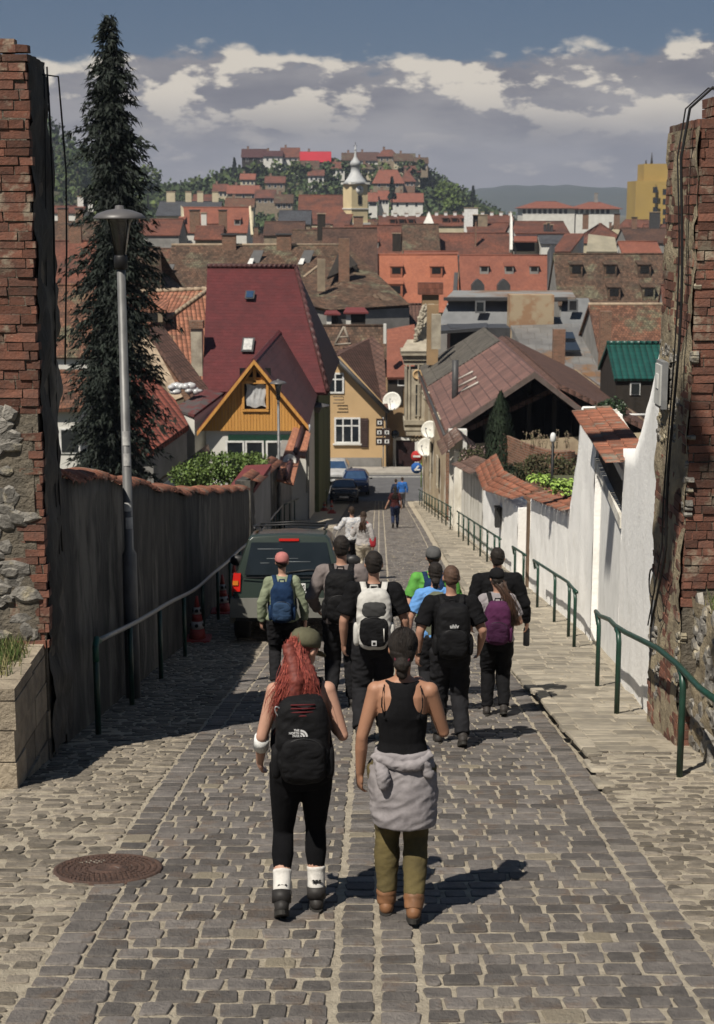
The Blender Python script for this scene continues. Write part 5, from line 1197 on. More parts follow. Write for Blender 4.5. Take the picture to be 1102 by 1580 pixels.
    for i, sgn in ((0, -1),(1, 1)):
        n = (M45 @ Vector((0,-1,0))) if i == 0 else (M45 @ Vector((1,0,0))); o = Vector((cx,Y,0))+n*(w/2+.05); F_ = n.to_track_quat('Z','Y').to_matrix(); z = zz(293)
        if i == 1: n2 = n
        b = MB(); b.lathe([(1.15,0),(1.15,.1),(.02,.12)], (o.x,o.y,z), 20, 0, F_); cf = b.build('clock_face', M_wfr, t)
        u = Vector((-n.y,n.x,0)); q = Vector((o.x,o.y,z))+n*.18; b = MB(); b.tube([q, q+Vector((0,0,.85))], .07, 4); b.tube([q, q+u*.6+Vector((0,0,.1))], .07, 4); sub(b, 'clock_hands', m_dark, cf)
        z = zz(308); q = Vector((o.x,o.y,z)); b = MB(); b.hexa([q-u*.55-Vector((0,0,1.2)), q+u*.55-Vector((0,0,1.2)), q+u*.55-Vector((0,0,1.2))+n*.12, q-u*.55-Vector((0,0,1.2))+n*.12, q-u*.55+Vector((0,0,1.1)), q+u*.55+Vector((0,0,1.1)), q+u*.55+Vector((0,0,1.1))+n*.12, q-u*.55+Vector((0,0,1.1))+n*.12]); b.build('belfry_window', m_dark, t)
    t2 = fh('long brown church nave roof left of the clock tower', 462, 534, 301, 345, 425, 26, T_rust, W_cream, name='church_nave', cat='church nave')
    polyhouse('lower red church roof sloping right to a pale edge beside the tower', 'church roof', [[(505,372,400),(530,372,400),(545,330,420),(520,330,420)]], [(506,374,400),(530,374,400),(544,332,420),(521,332,420)], T_rust, W_tan, -19, name='church_aisle')
    # left of centre
    fh('red roof with white edged gables above the mossy roofs, left of centre', 283, 385, 320, 358, 300, 18, T_org2, W_white, name='tiled_house', dorm=((287,.3,1.2,1.2),(371,.3,1.2,1.2)))
    t = KID_last(); b = MB(); b.slab([P(384,319,309),P(387,317,309),P(391,362,299),P(387,362,299)][::-1], .5); b.build('white_verge', W_cream, t); b = MB(); b.slab([P(279,317,309),P(283,320,309),P(286,362,299),P(280,362,299)][::-1], .5); b.build('white_verge', W_cream, t)
    fh('dark slate roof with pale chimneys and cream gables behind the red gabled roof', 248, 342, 311, 332, 360, 18, T_slate, W_cream, name='tiled_house', chim=((266,0,2.,2.2,W_cream),(293,0,1.4,2.2,W_cream),(311,0,1.4,2.2,W_cream),(334,0,1.4,2.2,W_cream)))
    fh('dull orange roof just right of the spruce behind the lamp', 216, 282, 338, 362, 285, 14, T_rust, W_grey, name='tiled_house')
    fh('small red roof with chimneys in front of the white edged gables', 305, 345, 346, 368, 230, 8, T_rust, W_tan, name='tiled_house', chim=((302,0,1.5,2),(316,0,.8,1.6,W_white),(345,0,1.2,2)))
    fh('tan stone gabled house with a dark tall chimney left of the church', 452, 500, 355, 385, 235, 12, T_moss, W_tan, name='tiled_house', chim=((497,-.5,1.2,3.8,W_darkw),))
    fh('brown roofs behind the mossy roof in front of the church nave', 410, 470, 342, 362, 290, 12, T_dbrn, W_tan, name='tiled_house')
    fh('dark roofed cream house among trees left of the church', 432, 480, 325, 345, 345, 12, T_slate, W_tan, name='tiled_house')
    fh('big plain brown roof with a row of dormers left of the orange roofs', 500, 580, 352, 420, 200, 14, T_dbrn, W_tan, name='tiled_house')
    # left strip between pillar and spruce
    fh('red roof seen between the left pillar and the spruce', 60, 150, 372, 440, 150, 12, T_rust, W_tan, name='tiled_house', chim=((118,0,1.2,1.6),))
    fh('mottled brown roof low between the left pillar and the spruce', 60, 165, 440, 545, 105, 10, T_old, W_white, name='tiled_house')
    fh('white walled house with a flat pinkish roof behind the left pillar', 60, 132, 318, 328, 330, 12, T_rust, W_white, name='tiled_house', chim=((131,0,2.2,2.,W_white),(140,0,2.2,2.4,W_white)))
    fh('dark roofed row with chimneys behind the left pillar', 60, 170, 342, 372, 240, 10, T_moss, W_grey, name='tiled_house', chim=((100,0,1.6,2.),(125,0,1.2,2.)))
    fh('white cottage low beside the left pillar behind the spruce', 85, 140, 575, 625, 60, 6, T_old, W_white, name='cottage', zb=-14.5, win=((108,680,.8,1.),))
    # far right: two white villas with hipped red roofs, yellow tower block
    for k, (x0, x1, yr, ye, yb, lab) in enumerate(((803,882,311,320,338,'large white villa with a low hipped red roof on the skyline, left one of two'),(884,950,312,321,337,'white villa with hipped red roof and a figure on top, right one of two'))):
        Y = 620; t = fh(lab, x0, x1, yr, ye, Y, 20, T_org2, W_white, hip=6, name='villa', cat='villa', ov=1.2, win=[(x, 326, 1.6, 2.2) for x in range(x0+6, x1-4, 8)], chim=() if k == 0 else ((917,0,1.4,3.4,W_grey),))
    t = thing('tower_block', (112, 560, gz(560)), 'mustard yellow tower block with small windows on the right skyline', 'tower block')
    Y = 560; p = lambda x, y: P(x, y, Y)
    for (x0, x1, yt, dd) in ((991,1022,279,0),(1022,1062,280,2.2),(1007,1050,252,5)):
        b = MB(); b.bbox((p(x0,0).x, Y+dd, -17), (p(x1,0).x, Y+18, p(0,yt).z)); b.build('wall', W_yel, t)
    for (x, ys) in ((1011,(293,309,324,341)),(1028,(296,311,327,341))):
        for y in ys:
            q = p(x, y); b = MB(); b.bbox((q.x-.8, Y-.06 if x < 1020 else Y+2.1, q.z-1.), (q.x+(.8 if x < 1020 else 1.3), Y-.01 if x < 1020 else Y+2.19, q.z+1.)); b.build('window', M_glass, t)
    b = MB(); q = p(1012,252); b.tube([(q.x,Y+8,q.z),(q.x,Y+8,p(0,234).z)], [.5,.15], 6); b.tube([(q.x-2,Y+8,q.z),(q.x-2,Y+8,p(0,246).z)], .3, 5); b.build('antenna', M_dkmet, t)
    # long red roof rows with white chimneys at the foot of the hill
    for k, (x0, x1, yr, ye, n, lab) in enumerate(((585,665,334,350,5,'long low red roof with white chimney pots below the hill, left of two'),(665,790,332,348,9,'long low red roof with white chimney pots below the hill, right of two'))):
        fh(lab, x0, x1, yr, ye, 380+6*k, 14, T_rust, W_cream, name='tiled_house', chim=[(x0+8+i*(x1-x0-12)/(n-1), 0, .8, .7, M_wfr) for i in range(n)], dorm=[(x0+20+i*14, .3, 1.6, 1.3) for i in range(3)])
    polyhouse('small house with a bright white triangular gable below the hill', 'house', [[(652,348,372),(671,348,372),(662,326,374)]], [(652,348,372),(671,348,372),(662,328,374)], W_white, W_white, -19, name='white_gabled_house')
    fh('brown roof with a white chimney block in front of the long red rows', 720, 790, 344, 360, 320, 12, T_rust, W_white, name='tiled_house', chim=((725,-.3,2.8,3.6,M_wfr),(739,-.3,3.,2.2,W_tan)))
    # filler houses: crowd of distant roofs, built individually
    g = 'distant town roofs in a crowd'
    rows = [(235,407,1.0,150,1060),(270,385,1.,90,1060),(310,368,1.,90,1060),(350,357,1.,90,1060),(400,350,1.,90,1060),(470,343,.9,90,1060),(560,338,.8,90,1060)]
    cols = [T_rust, T_org2, T_rust, T_moss, T_old, T_dbrn]
    for Y, yr, s, a, c in rows:
        x = a+rnd(-30, 0)
        while x < c:
            w = rnd(8, 17)*2400/Y
            yy = yr+rnd(-4, 5); 
            if rnd(0,1) < .8: 
                fh('distant town house with a reddish tiled roof, one of the crowd filling the view below the hill', x, x+w, yy, yy+rnd(3.6,5.)*2400/Y, Y+rnd(-8,8), rnd(8,13), random.choice(cols), random.choice((W_cream, W_white, W_tan, W_cream, W_grey)), name='distant_house', group=g, hip=random.choice((0,0,0,3)),
                   chim=[(x+rnd(.1,.9)*w, rnd(-.4,.4), rnd(.6,1.3), rnd(1.,1.8)) for _ in range(random.choice((1,2,2)))], win=[(x+w*f, yy+7*2400/Y, 1., 1.4) for f in (.2,.5,.8)])
            else:
                polyY = Y+rnd(-5,5); X0 = P(x+w*.5, 400, polyY).x
                house('distant town house with a reddish tiled roof, one of the crowd filling the view below the hill', X0, polyY, rnd(9,14), rnd(8,11), gz(Y)-.5, P(0,yy+4.2*2400/Y,Y).z, P(0,yy,Y).z, random.choice(cols), random.choice((W_cream, W_white, W_tan)), rz=R(90+rnd(-15,15)), name='distant_house', group=g, chim=((rnd(-3,3),.2,.8,1.3),))
            x += w*rnd(1.0, 1.5)
def distant_labels():
    col = {'rust_red_tile_roof':'rust red', 'dull_orange_tile_roof':'dull orange', 'mossy_brown_tile_roof':'mossy brown', 'old_clay_tile_roof':'old clay', 'dark_brown_town_roof':'dark brown'}
    wl = {'cream_render':'cream', 'white_render':'white', 'bare_tan_masonry':'tan', 'grey_render':'grey'}
    rows = {}; i = -1
    for o in [o for o in list(COL.objects) if o.name.startswith('distant_house')]:
        i += 1; ch = [c for c in COL.objects if c.parent == o]
        if i in HIDDEN_HOUSES:
            for c in ch:
                for d in [d for d in COL.objects if d.parent == c]: bpy.data.objects.remove(d)
                bpy.data.objects.remove(c)
            bpy.data.objects.remove(o); continue
        m = {c.name.split('.')[0]: c.data.materials[0].name for c in ch}
        k = min((235,270,310,350,400,470,560), key=lambda v: abs(v-o.location.y)); rows.setdefault(k, []).append((o.location.x/o.location.y, o, col[m['roof']], wl[m['wall']]))
    W_ = ['first','second','third','fourth','fifth','sixth','seventh','eighth','ninth','tenth','eleventh','twelfth','thirteenth','fourteenth','fifteenth','sixteenth']
    for r, k in enumerate(sorted(rows)):
        for j, (_, o, a, b) in enumerate(sorted(rows[k], key=lambda q: q[0])):
            o['label'] = 'distant %s roofed house with %s walls, %s from left in %s far row' % (a, b, (W_*9)[j], W_[r])
def KID_last():
    return [o for o in bpy.data.objects if o.type == 'EMPTY' and o.name in COL.objects][-1] if False else LAST[0]
LAST = [None]
_thing = thing
def thing(*a, **k):
    LAST[0] = _thing(*a, **k); return LAST[0]
town(); distant_labels()
# ---- the hill with its villas
def hill():
    random.seed(55)
    zt = lambda x, y: gz(y)+hillh(x, y)
    m = mat('distant_foliage', (.055,.08,.03), (.03,.048,.02), nscale=.06, attr=True, rv=.45, rough=.9, col3=(.10,.125,.035))
    def clumps(b, pts, s, k):
        for (x, y, z, h) in pts:
            for i in range(k):
                a = Vector((random.gauss(0,1), random.gauss(0,1), random.gauss(0,1))).normalized(); r = rnd(.5, 1.)**.5; c = Vector((x,y,z+h*.58))+Vector((a.x*h*.42*r, a.y*h*.42*r, a.z*h*.46*r))
                n = Vector((rnd(-1,1),rnd(-1,1),rnd(-1,1))).normalized(); u = n.orthogonal().normalized()*s*rnd(.5,1.2); v = n.cross(u)*rnd(.6,1.2)
                b.add([c+u, c+v, c-u, c-v*.8], [(0,1,2,3)], 0, min(1, max(0, .5+a.z*.1+rnd(-.4,.4))))
    b = MB(); pts = []
    for i in range(1300):
        x, y = random.gauss(-5, 66), rnd(740, 1060)
        if hillh(x, y) < 4: continue
        pts.append((x, y, zt(x, y)-1, rnd(6, 11) if hillh(x, y) < 34 else rnd(2.5, 5)))
    for i in range(760):
        x, y = rnd(-290, -68), rnd(740, 940); pts.append((x, y, zt(x, y)-1, rnd(8, 14)))
    for i in range(120):
        x, y = rnd(-110, -20), rnd(640, 760); pts.append((x, y, gz(y), rnd(6, 11)))
    for i in range(160):
        x, y = rnd(-75, 60), rnd(560, 740); pts.append((x, y, gz(y), rnd(9, 15)))
    for px in range(352, 655, 5):
        q = P(px+rnd(-3,3), rnd(254,276)+(14 if px < 375 else 0), rnd(885,915)); h = rnd(5,8); pts.append((q.x, q.y, q.z-h*.6, h))
    for i in range(110):
        x, y = rnd(-125,-62), rnd(860, 960); pts.append((x, y, zt(x, y)-1, rnd(7, 12)))
    clumps(b, pts, 1.5, 24); tag(b.build('hillside_wood', m, uv=False), kind='stuff')
    # trees one can tell apart
    g = 'trees standing out on the hill'
    for (px, py, Y, h, kind, lab) in ((362,262,900,13,1,'dark pointed conifer at the left end of the hilltop villas'),(605,292,740,11,1,'dark pointed conifer below the brick coloured villas on the hill'),(730,300,900,9,1,'small dark conifer at the right foot of the hill'),
        (655,280,940,17,0,'big dark green tree on the right shoulder of the hill'),(690,305,900,18,0,'bright green tree at the right foot of the hill'),(505,268,930,12,0,'pale green tree between the red roof and the clock tower'),(700,318,860,11,0,'low yellow-green tree beside the long red roof rows'),(120,262,760,21,0,'large dark tree on the left hill beside the pillar'),(228,282,800,17,0,'round dark tree right behind the spruce tip'),(430,290,930,12,0,'pale spring tree on the left flank of the hill')):
        q = P(px, py, Y); z = q.z-h*.5
        t = thing('conifer' if kind else 'broadleaf_tree', (q.x, Y, z), lab, 'tree', g)
        b = MB(); b.tube([(q.x,Y,z-4),(q.x,Y,z+h*.6)], [.5,.15], 6); b.build('trunk', mat('bark', (.07,.05,.04), (.04,.03,.025), nscale=5, bump=.5), t)
        b = MB()
        for i in range(420 if not kind else 260):
            if kind:
                f = rnd(0, 1); a = rnd(0, 6.3); r = (1-f)*h*.2*rnd(.5,1); c = Vector((q.x+r*math.cos(a), Y+r*math.sin(a), z+h*.1+f*h*.9)); s = .9
            else:
                a = Vector((random.gauss(0,1), random.gauss(0,1), random.gauss(0,1))).normalized()*rnd(.55,1); wob = 1+.35*noise.noise(a*2+Vector((px,0,0))); c = Vector((q.x,Y,z+h*.6))+Vector((a.x*h*.45,a.y*h*.45,a.z*h*.42))*wob; s = 1.1
            n = Vector((rnd(-1,1),rnd(-1,1),rnd(-1,1))).normalized(); u = n.orthogonal().normalized()*s*rnd(.5,1.1); v = n.cross(u)
            b.add([c+u, c+v, c-u, c-v], [(0,1,2,3)])
        b.build('crown', mat('dark_conifer_foliage', (.018,.03,.018), (.012,.02,.012), nscale=.3, attr=True, rv=.4) if kind else (mat('spring_green_foliage', (.085,.12,.025), (.055,.085,.02), nscale=.3, attr=True, rv=.4) if 'green tree' in lab and 'dark' not in lab else m), t, uv=False)
    # villas: px x0,x1, ridge y, eave y, base
    gv = 'villas on the hill'
    bright = mat('bright_scarlet_roof', (.36,.02,.03), (.3,.02,.028), nscale=.1)
    Vl = [(374,411,230,241,950,T_maroon,W_darkw,'dark maroon chalet at the left end of the hilltop'),(407,436,233,240,940,T_maroon,W_white,'white villa with a dark roof near the left end of the hilltop'),(434,462,228,241,945,T_rust,W_white,'steep red roofed villa left of the scarlet roof'),
          (464,510,234,248,940,bright,W_grey,'hilltop villa with a bright scarlet roof'),(450,492,248,262,915,T_moss,W_white,'brown roofed white villa just below the scarlet roof'),(528,560,236,246,955,T_moss,W_tan,'brown roofed villa behind the clock tower spire'),
          (548,584,235,246,950,T_brnpan,W_white,'low brown roofed house right of the clock tower spire'),(583,613,231,240,945,T_rust,W_tan,'tall villa with a brown hipped roof on the right of the hilltop'),(608,640,237,247,940,T_moss,W_cream,'cream villa with a brown roof at the hilltop right end'),
          (576,622,262,280,850,T_org2,W_tan,'large villa with a dull orange hipped roof right of the clock tower'),(569,582,297,309,760,T_org2,W_white,'white house with an orange roof directly right of the clock tower'),(584,600,294,306,765,T_org2,W_white,'narrow white house with an orange roof below the hill villas'),
          (604,652,298,310,750,T_org2,W_white,'bright white house with an orange roof at the foot of the hill'),(618,640,265,278,860,T_rust,W_brick,'brick villa beside the large orange hipped roof'),(352,400,286,297,820,T_org2,W_tan,'long orange roofed house low on the left flank'),
          (395,425,293,304,790,T_rust,W_tan,'brown roofed house low on the left flank'),(330,352,284,294,830,T_rust,W_cream,'pinkish roofed house at the left end of the hill'),(425,452,300,312,700,T_moss,W_tan,'brown roofed house among trees left of the nave'),(300,330,300,310,640,T_rust,W_cream,'red roofed house below the left flank of the hill'),(350,392,306,318,600,T_old,W_cream,'wide brown roofed house below the left flank of the hill')]
    Vl += [(476,500,262,270,880,T_rust,W_white,'small white house in the hillside trees below the scarlet roof'),(640,660,243,251,930,T_moss,W_tan,'small tan house at the far right edge of the hilltop'),(556,576,252,260,900,T_moss,W_cream,'cream house just above the large dull orange hipped roof'),
          (410,440,272,281,860,T_rust,W_tan,'tan house in the trees on the left half of the hill'),(372,394,268,276,880,T_org2,W_cream,'cream house with an orange roof left on the hillside'),(512,532,250,259,900,T_rust,W_white,'white house with a red roof just left of the spire'),(622,648,256,265,890,T_rust,W_cream,'cream house with a red roof at the hillside right end')]
    for x0, x1, yr, ye, Y, rm, wm, lab in Vl:
        t = fh(lab, x0, x1, yr, ye, Y, rnd(9,12), rm, wm, hip=3. if 'hipped' in lab else 0, name='villa', cat='villa', ov=.8, group=gv, zb=P(0,ye+(12 if Y > 880 else 16),Y).z-3, win=[(x0+(x1-x0)*f, ye+6+dy, 1.5, 1.9) for f in (.2,.5,.8) for dy in (0,)], chim=((x0+(x1-x0)*.3,0,1.2,1.6),))
hill()
# ================================================================ PLANTS
m_bark = mat('bark', (.07,.05,.04))
def leaves(b, c, r, n, s, shape=None, mi=0, down=0., lit=.5, seed=0.):
    c = Vector(c)
    for i in range(n):
        a = Vector((random.gauss(0,1), random.gauss(0,1), random.gauss(0,1))).normalized(); k = rnd(.25, 1.)**.45
        wob = 1+.38*noise.noise(a*1.9+Vector((seed, 0, 0)))
        p = c+Vector((a.x*r[0], a.y*r[1], a.z*r[2]))*k*wob
        n_ = Vector((rnd(-1,1), rnd(-1,1), rnd(-.4,1))).normalized(); u = n_.orthogonal().normalized(); u = (Matrix.Rotation(rnd(0,6.3), 3, n_) @ u)*s*rnd(.6,1.3); v = n_.cross(u)*.55
        b.add([p-u, p+v, p+u, p-v], [(0,1,2,3)], mi)
def spruce():
    random.seed(99); Y = 55; g0 = gz(Y); c = P(176, 700, Y); zt = P(168, 26, Y).z
    t = thing('spruce', (c.x, Y, g0), 'very tall dark spruce with drooping ragged branches towering over the left wall', 'tree')
    b = MB(); b.tube([(c.x, Y, g0-.3), (c.x, Y, g0+8), (P(168,40,Y).x, Y, zt-.2)], [.3,.2,.03], 10); b.build('trunk', m_bark, t)
    out = lambda y: lerp(y, [(26,2),(45,11),(75,18),(100,30),(130,36),(150,34),(200,50),(240,48),(260,40),(310,46),(350,50),(420,60),(560,68),(700,62),(760,55)])
    b = MB(); y = 30
    while y < 765:
        R_ = out(y)/2400*Y; z = P(0, y, Y).z; cx = P(lerp(y,[(26,168),(300,178),(760,176)]), y, Y).x
        for k in range(8 if y > 90 else 5):
            a = rnd(0, 6.3); L = R_*rnd(.45, 1.15); droop = rnd(.25,.6)
            if rnd(0,1) < .12: L *= 1.45
            m = max(4, int(L*13))
            for j in range(m):
                f = (j+rnd(0,1))/m; w = .22+.16*(1-f)
                p = Vector((cx+math.cos(a)*L*f, Y+math.sin(a)*L*f, z-droop*L*f*f+rnd(-.12,.05)+(.12*f if y < 150 else 0)))
                for q in range(3):
                    d = Vector((math.cos(a+rnd(-1.1,1.1)), math.sin(a+rnd(-1.1,1.1)), rnd(-1.7,-.1))).normalized()*rnd(.14,.36); s = d.cross(Vector((rnd(-1,1),rnd(-1,1),rnd(-1,1)))).normalized()*rnd(.025,.055)
                    pp = p+Vector((rnd(-w,w), rnd(-w,w), rnd(-.08,.08)))*.6
                    b.add([pp-s, pp+s, pp+d], [(0,1,2)])
        y += 5.2
    for i in range(16): 
        z = zt-rnd(0,1.4); a = rnd(0,6.3); b.add([(P(168,0,Y).x-.02,Y,z),(P(168,0,Y).x+.02,Y,z),(P(168,0,Y).x+math.cos(a)*.35,Y+math.sin(a)*.3,z+.3)], [(0,1,2)])
    b.build('crown', mat('dark_spruce_needles', (.017,.024,.017), (.010,.014,.011), nscale=1.2, attr=True, rv=.45, rough=.8), t, uv=False)
spruce()
def shrub(label, cat, c, r, n, s, m, name='shrub', seed=1., stems=4, berries=None, h0=None):
    t = thing(name, (c[0], c[1], c[2]-r[2]), label, cat)
    b = MB(); 
    for i in range(stems):
        a = 6.3*i/stems; b.tube([(c[0]+.1*math.cos(a), c[1]+.1*math.sin(a), (h0 if h0 is not None else c[2]-r[2]*1.2)), (c[0]+r[0]*.4*math.cos(a), c[1]+r[1]*.4*math.sin(a), c[2]+r[2]*.3)], [.03,.012], 5)
    b.build('stem', m_bark, t)
    b = MB(); leaves(b, c, r, n, s, seed=seed); b.build('foliage', m, t, uv=False)
    if berries: b = MB(); leaves(b, c, tuple(k*1.02 for k in r), n//6, s, seed=seed); b.build('blossom', berries, t, uv=False)
    return t
def plants():
    random.seed(17)
    lg = mat('bright_shrub_leaf', (.11,.16,.04), (.07,.11,.03), nscale=3, attr=True, rv=.5, rough=.6)
    dg = mat('dark_cypress_leaf', (.022,.035,.018), (.015,.024,.013), nscale=3, attr=True, rv=.45)
    og = mat('olive_shrub_leaf', (.055,.065,.028), (.06,.045,.025), nscale=2, attr=True, rv=.5)
    lime = mat('lime_hosta_leaf', (.30,.42,.10), (.22,.33,.07), nscale=5, attr=True, rv=.3, rough=.5)
    q = P(337, 735, 47)
    t = thing('garden_bush', (q.x, 47, gz(47)), 'broad bright green garden bush in front of the wood gabled house', 'bush')
    b = MB(); 
    for a in (-1,-.3,.5,1.1): b.tube([(q.x+a*.4, 47, gz(47)), (q.x+a*1.1, 47, q.z)], [.06,.02], 6)
    b.build('stem', m_bark, t)
    b = MB()
    for (x, y, rx, rz, n) in ((285,735,24,22,800),(320,722,30,24,1100),(355,718,32,22,1100),(390,715,24,16,800),(340,745,45,22,1200),(290,752,26,14,500)): c = P(x, y, 47); leaves(b, c, (rx/51, .7, rz/51), n, .06, seed=x)
    b.build('foliage', lg, t, uv=False)
    # cypress
    c = P(772, 665, 53); t = thing('cypress', (c.x, 53, gz(53)), 'slender dark green column cypress in front of the black open gable', 'tree')
    b = MB(); b.tube([(c.x,53,gz(53)),(c.x,53,c.z)], [.09,.05], 6); b.build('trunk', m_bark, t)
    b = MB(); zt, zb = P(0,606,53).z, P(0,752,53).z
    for i in range(5200):
        f = rnd(0,1)**.8; z = zt-(zt-zb)*f; R_ = .52*lerp(f,[(0,.04),(.12,.42),(.3,.8),(.6,1),(1,.9)]); a = rnd(0,6.3); k = R_*rnd(.75,1.08)*(1+.15*noise.noise(Vector((math.cos(a)*2, math.sin(a)*2, z*2))))
        p = Vector((c.x+k*math.cos(a), 53+k*math.sin(a), z)); d = Vector((rnd(-.03,.03), rnd(-.03,.03), rnd(.06,.16))); s = Vector((-math.sin(a), math.cos(a), 0))*.025; b.add([p-s, p+s, p+d], [(0,1,2)])
    b.build('crown', dg, t, uv=False)
    c = P(845, 725, 44); shrub('low olive shrubs with dry stems in front of the curved brick garden wall', 'shrub', c, (1.05,.8,.42), 2600, .05, og, seed=4., name='shrub')
    c = P(790, 735, 44); shrub('dark bush at the foot of the cypress above the tiled porch', 'bush', c, (.42,.5,.35), 900, .05, dg, seed=9.)
    c = P(732, 705, 55); shrub('small pinkish flowering bush left of the cypress above the dark coping', 'bush', c, (.62,.6,.4), 1300, .045, og, seed=6., berries=mat('pale_pink_blossom', (.42,.30,.28), (.3,.2,.2), nscale=8))
    c = P(856, 750, 30); t = thing('hosta_bed', (c.x, 30, c.z-.3), 'bed of lime green broad leaved plants on top of the white garden wall', 'plants')
    b = MB(); b.bbox((4.25, 27.6, -8), (5.3, 33.3, P(0,777,30).z)); b.build('soil', m_earth, t)
    for (x, y, w) in ((832,740,18),(856,750,22),(878,752,20),(868,760,24),(888,745,10)):
        c = P(x, y, 29.5); b = MB()
        for i in range(170):
            a, e = rnd(0,6.3), rnd(-.1,1.2); r = w/81*rnd(.35,1.); p = c+Vector((math.cos(a)*math.cos(e)*r, math.sin(a)*math.cos(e)*r, math.sin(e)*r*.6)); d = Vector((math.cos(a), math.sin(a), rnd(-.3,.5)))*rnd(.05,.11); s = d.cross(Vector((0,0,1))).normalized()*rnd(.025,.045); o = Vector((0,0,-.03))
            b.add([p, p+d*.5+s, p+d+o, p+d*.5-s], [(0,1,2,3)], 0)
        b.build('plant_clump', lime, t, uv=False)
    c = P(943, 632, 62); shrub('dark glossy ivy bush beside the green metal roof', 'bush', c, (.68,.6,.45), 1500, .06, mat('ivy_leaf', (.03,.055,.02), (.02,.035,.015), nscale=3, attr=True, rv=.6, rough=.4, spec=.6), seed=3., h0=c.z-2.5)
    # garden flower stems on the brick wall
    t = thing('dry_flower_stems', P(835,690,50), 'thin dry flower stems rising above the curved brick wall', 'plant')
    b = MB()
    for i in range(26):
        q = P(rnd(800,880), 692, 50.2); h = rnd(.2,.6); b.tube([q, q+Vector((rnd(-.1,.1),0,h))], .008, 4); leaves(b, q+Vector((0,0,h)), (.08,.08,.08), 12, .03)
    b.build('stems', mat('pale_dry_flower', (.28,.2,.15), (.12,.12,.06), nscale=9), t, uv=False)
plants()
# ================================================================ VEHICLES, CONES, MANHOLE
m_tyre = mat('tyre_rubber', (.015,.015,.015), rough=.8); m_rim = mat('alloy_rim', (.35,.35,.36), rough=.35, metal=.7)
m_redl = mat('red_lamp_lens', (.45,.015,.01), rough=.15, spec=.6); m_amb = mat('amber_lamp_lens', (.55,.17,.02), rough=.2, spec=.6); m_clear = mat('clear_lamp_lens', (.55,.55,.55), rough=.15, spec=.6)
m_chr = mat('black_trim', (.02,.02,.021), rough=.45)
def text(s, size, m, par, M, name='lettering', ext=.002, align='CENTER', bold=0.):
    cu = bpy.data.curves.new(name, 'FONT'); cu.body = s; cu.size = size; cu.extrude = ext; cu.align_x = align; cu.align_y = 'CENTER'; cu.offset = bold
    o = bpy.data.objects.new(name+'_tmp', cu); COL.objects.link(o); dg_ = bpy.context.evaluated_depsgraph_get(); me = bpy.data.meshes.new_from_object(o.evaluated_get(dg_)); bpy.data.objects.remove(o); bpy.data.curves.remove(cu)
    me.name = name; me.materials.clear(); me.materials.append(m); me.transform(M); ob = bpy.data.objects.new(name, me); COL.objects.link(ob); ob.parent = par; return ob
def lbuild(b, name, m, t): return b.build(name, m, t, loc=(0,0,0))
BACK = Matrix.Rotation(math.pi/2, 4, 'X')   # text facing -Y
def wheel(t, x, y, r=.36, w=.24):
    b = MB(); M = Matrix.Rotation(math.pi/2, 3, 'Y'); b.lathe([(r*.62,-w/2),(r*.93,-w/2),(r,-w/2+.04),(r,w/2-.04),(r*.93,w/2),(r*.62,w/2)], (x,y,r), 28, 0, M); o = lbuild(b, 'wheel', m_tyre, t)
    b = MB(); b.lathe([(r*.62,-w/2+.01),(r*.5,-w/2+.03),(.07,-w/2+.0),(.07,w/2),(r*.5,w/2-.03),(r*.62,w/2-.01)], (x,y,r), 20, 0, M); lbuild(b, 'rim', m_rim, o)
def car(label, x, Y, yaw, st, hw, paint, slope, name='parked_car', cat='car', group=None, zb=.30, glass=(), axles=(.8,3.4), r=.33):
    """st: stations (y, zbelt, ztop, half top width)"""
    t = thing(name, (x, Y, gz(Y)), label, cat, group, yaw); t.rotation_euler = (slope, 0, yaw)
    b = MB(); vs = []; n = 17
    def prof(s):
        y, zbt, zt, tw, *o = s; W_ = hw*(o[0] if o else 1); oy = o[1] if len(o) > 1 else 0
        h = [(0,zb),(W_*.86,zb),(W_*.96,zb+.08),(W_,zb+.3),(W_*.985,(zb+zbt)/2+.1),(W_*.95,zbt),(tw+(W_*.95-tw)*.06,zt-(zt-zbt)*.10),(tw*.93,zt-.01),(0,zt+.02)]
        return [(a, y+oy*max(0,(c-zbt)), c) for a, c in h]+[(-a, y+oy*max(0,(c-zbt)), c) for a, c in h[-2:0:-1]]
    S_ = [prof(s) for s in st]; m = len(S_[0])
    for p in S_: vs += p
    fs = [(i*m+k, i*m+(k+1)%m, (i+1)*m+(k+1)%m, (i+1)*m+k) for i in range(len(S_)-1) for k in range(m)]+[tuple(range(m))[::-1], tuple((len(S_)-1)*m+k for k in range(m))]
    b.add(vs, [f[::-1] for f in fs], 0, .5, False); o = lbuild(b, 'body', paint, t)
    bv = o.modifiers.new('bevel', 'BEVEL'); bv.width = .035; bv.segments = 3; bv.limit_method = 'ANGLE'; bv.angle_limit = R(18)
    for p in o.data.polygons: p.use_smooth = True
    for k in (-1, 1):
        for a in axles: wheel(t, k*(hw-.11), a, r)
    return t, S_
def quadpanel(t, name, m, pts, off=.006, inset=0):
    pts = [Vector(p) for p in pts]; c = sum(pts, Vector())/4; n = (pts[1]-pts[0]).cross(pts[2]-pts[0]).normalized()
    pts = [c+(p-c)*(1-inset)+n*off for p in pts]; b = MB(); b.slab(pts, .02); return lbuild(b, name, m, t)
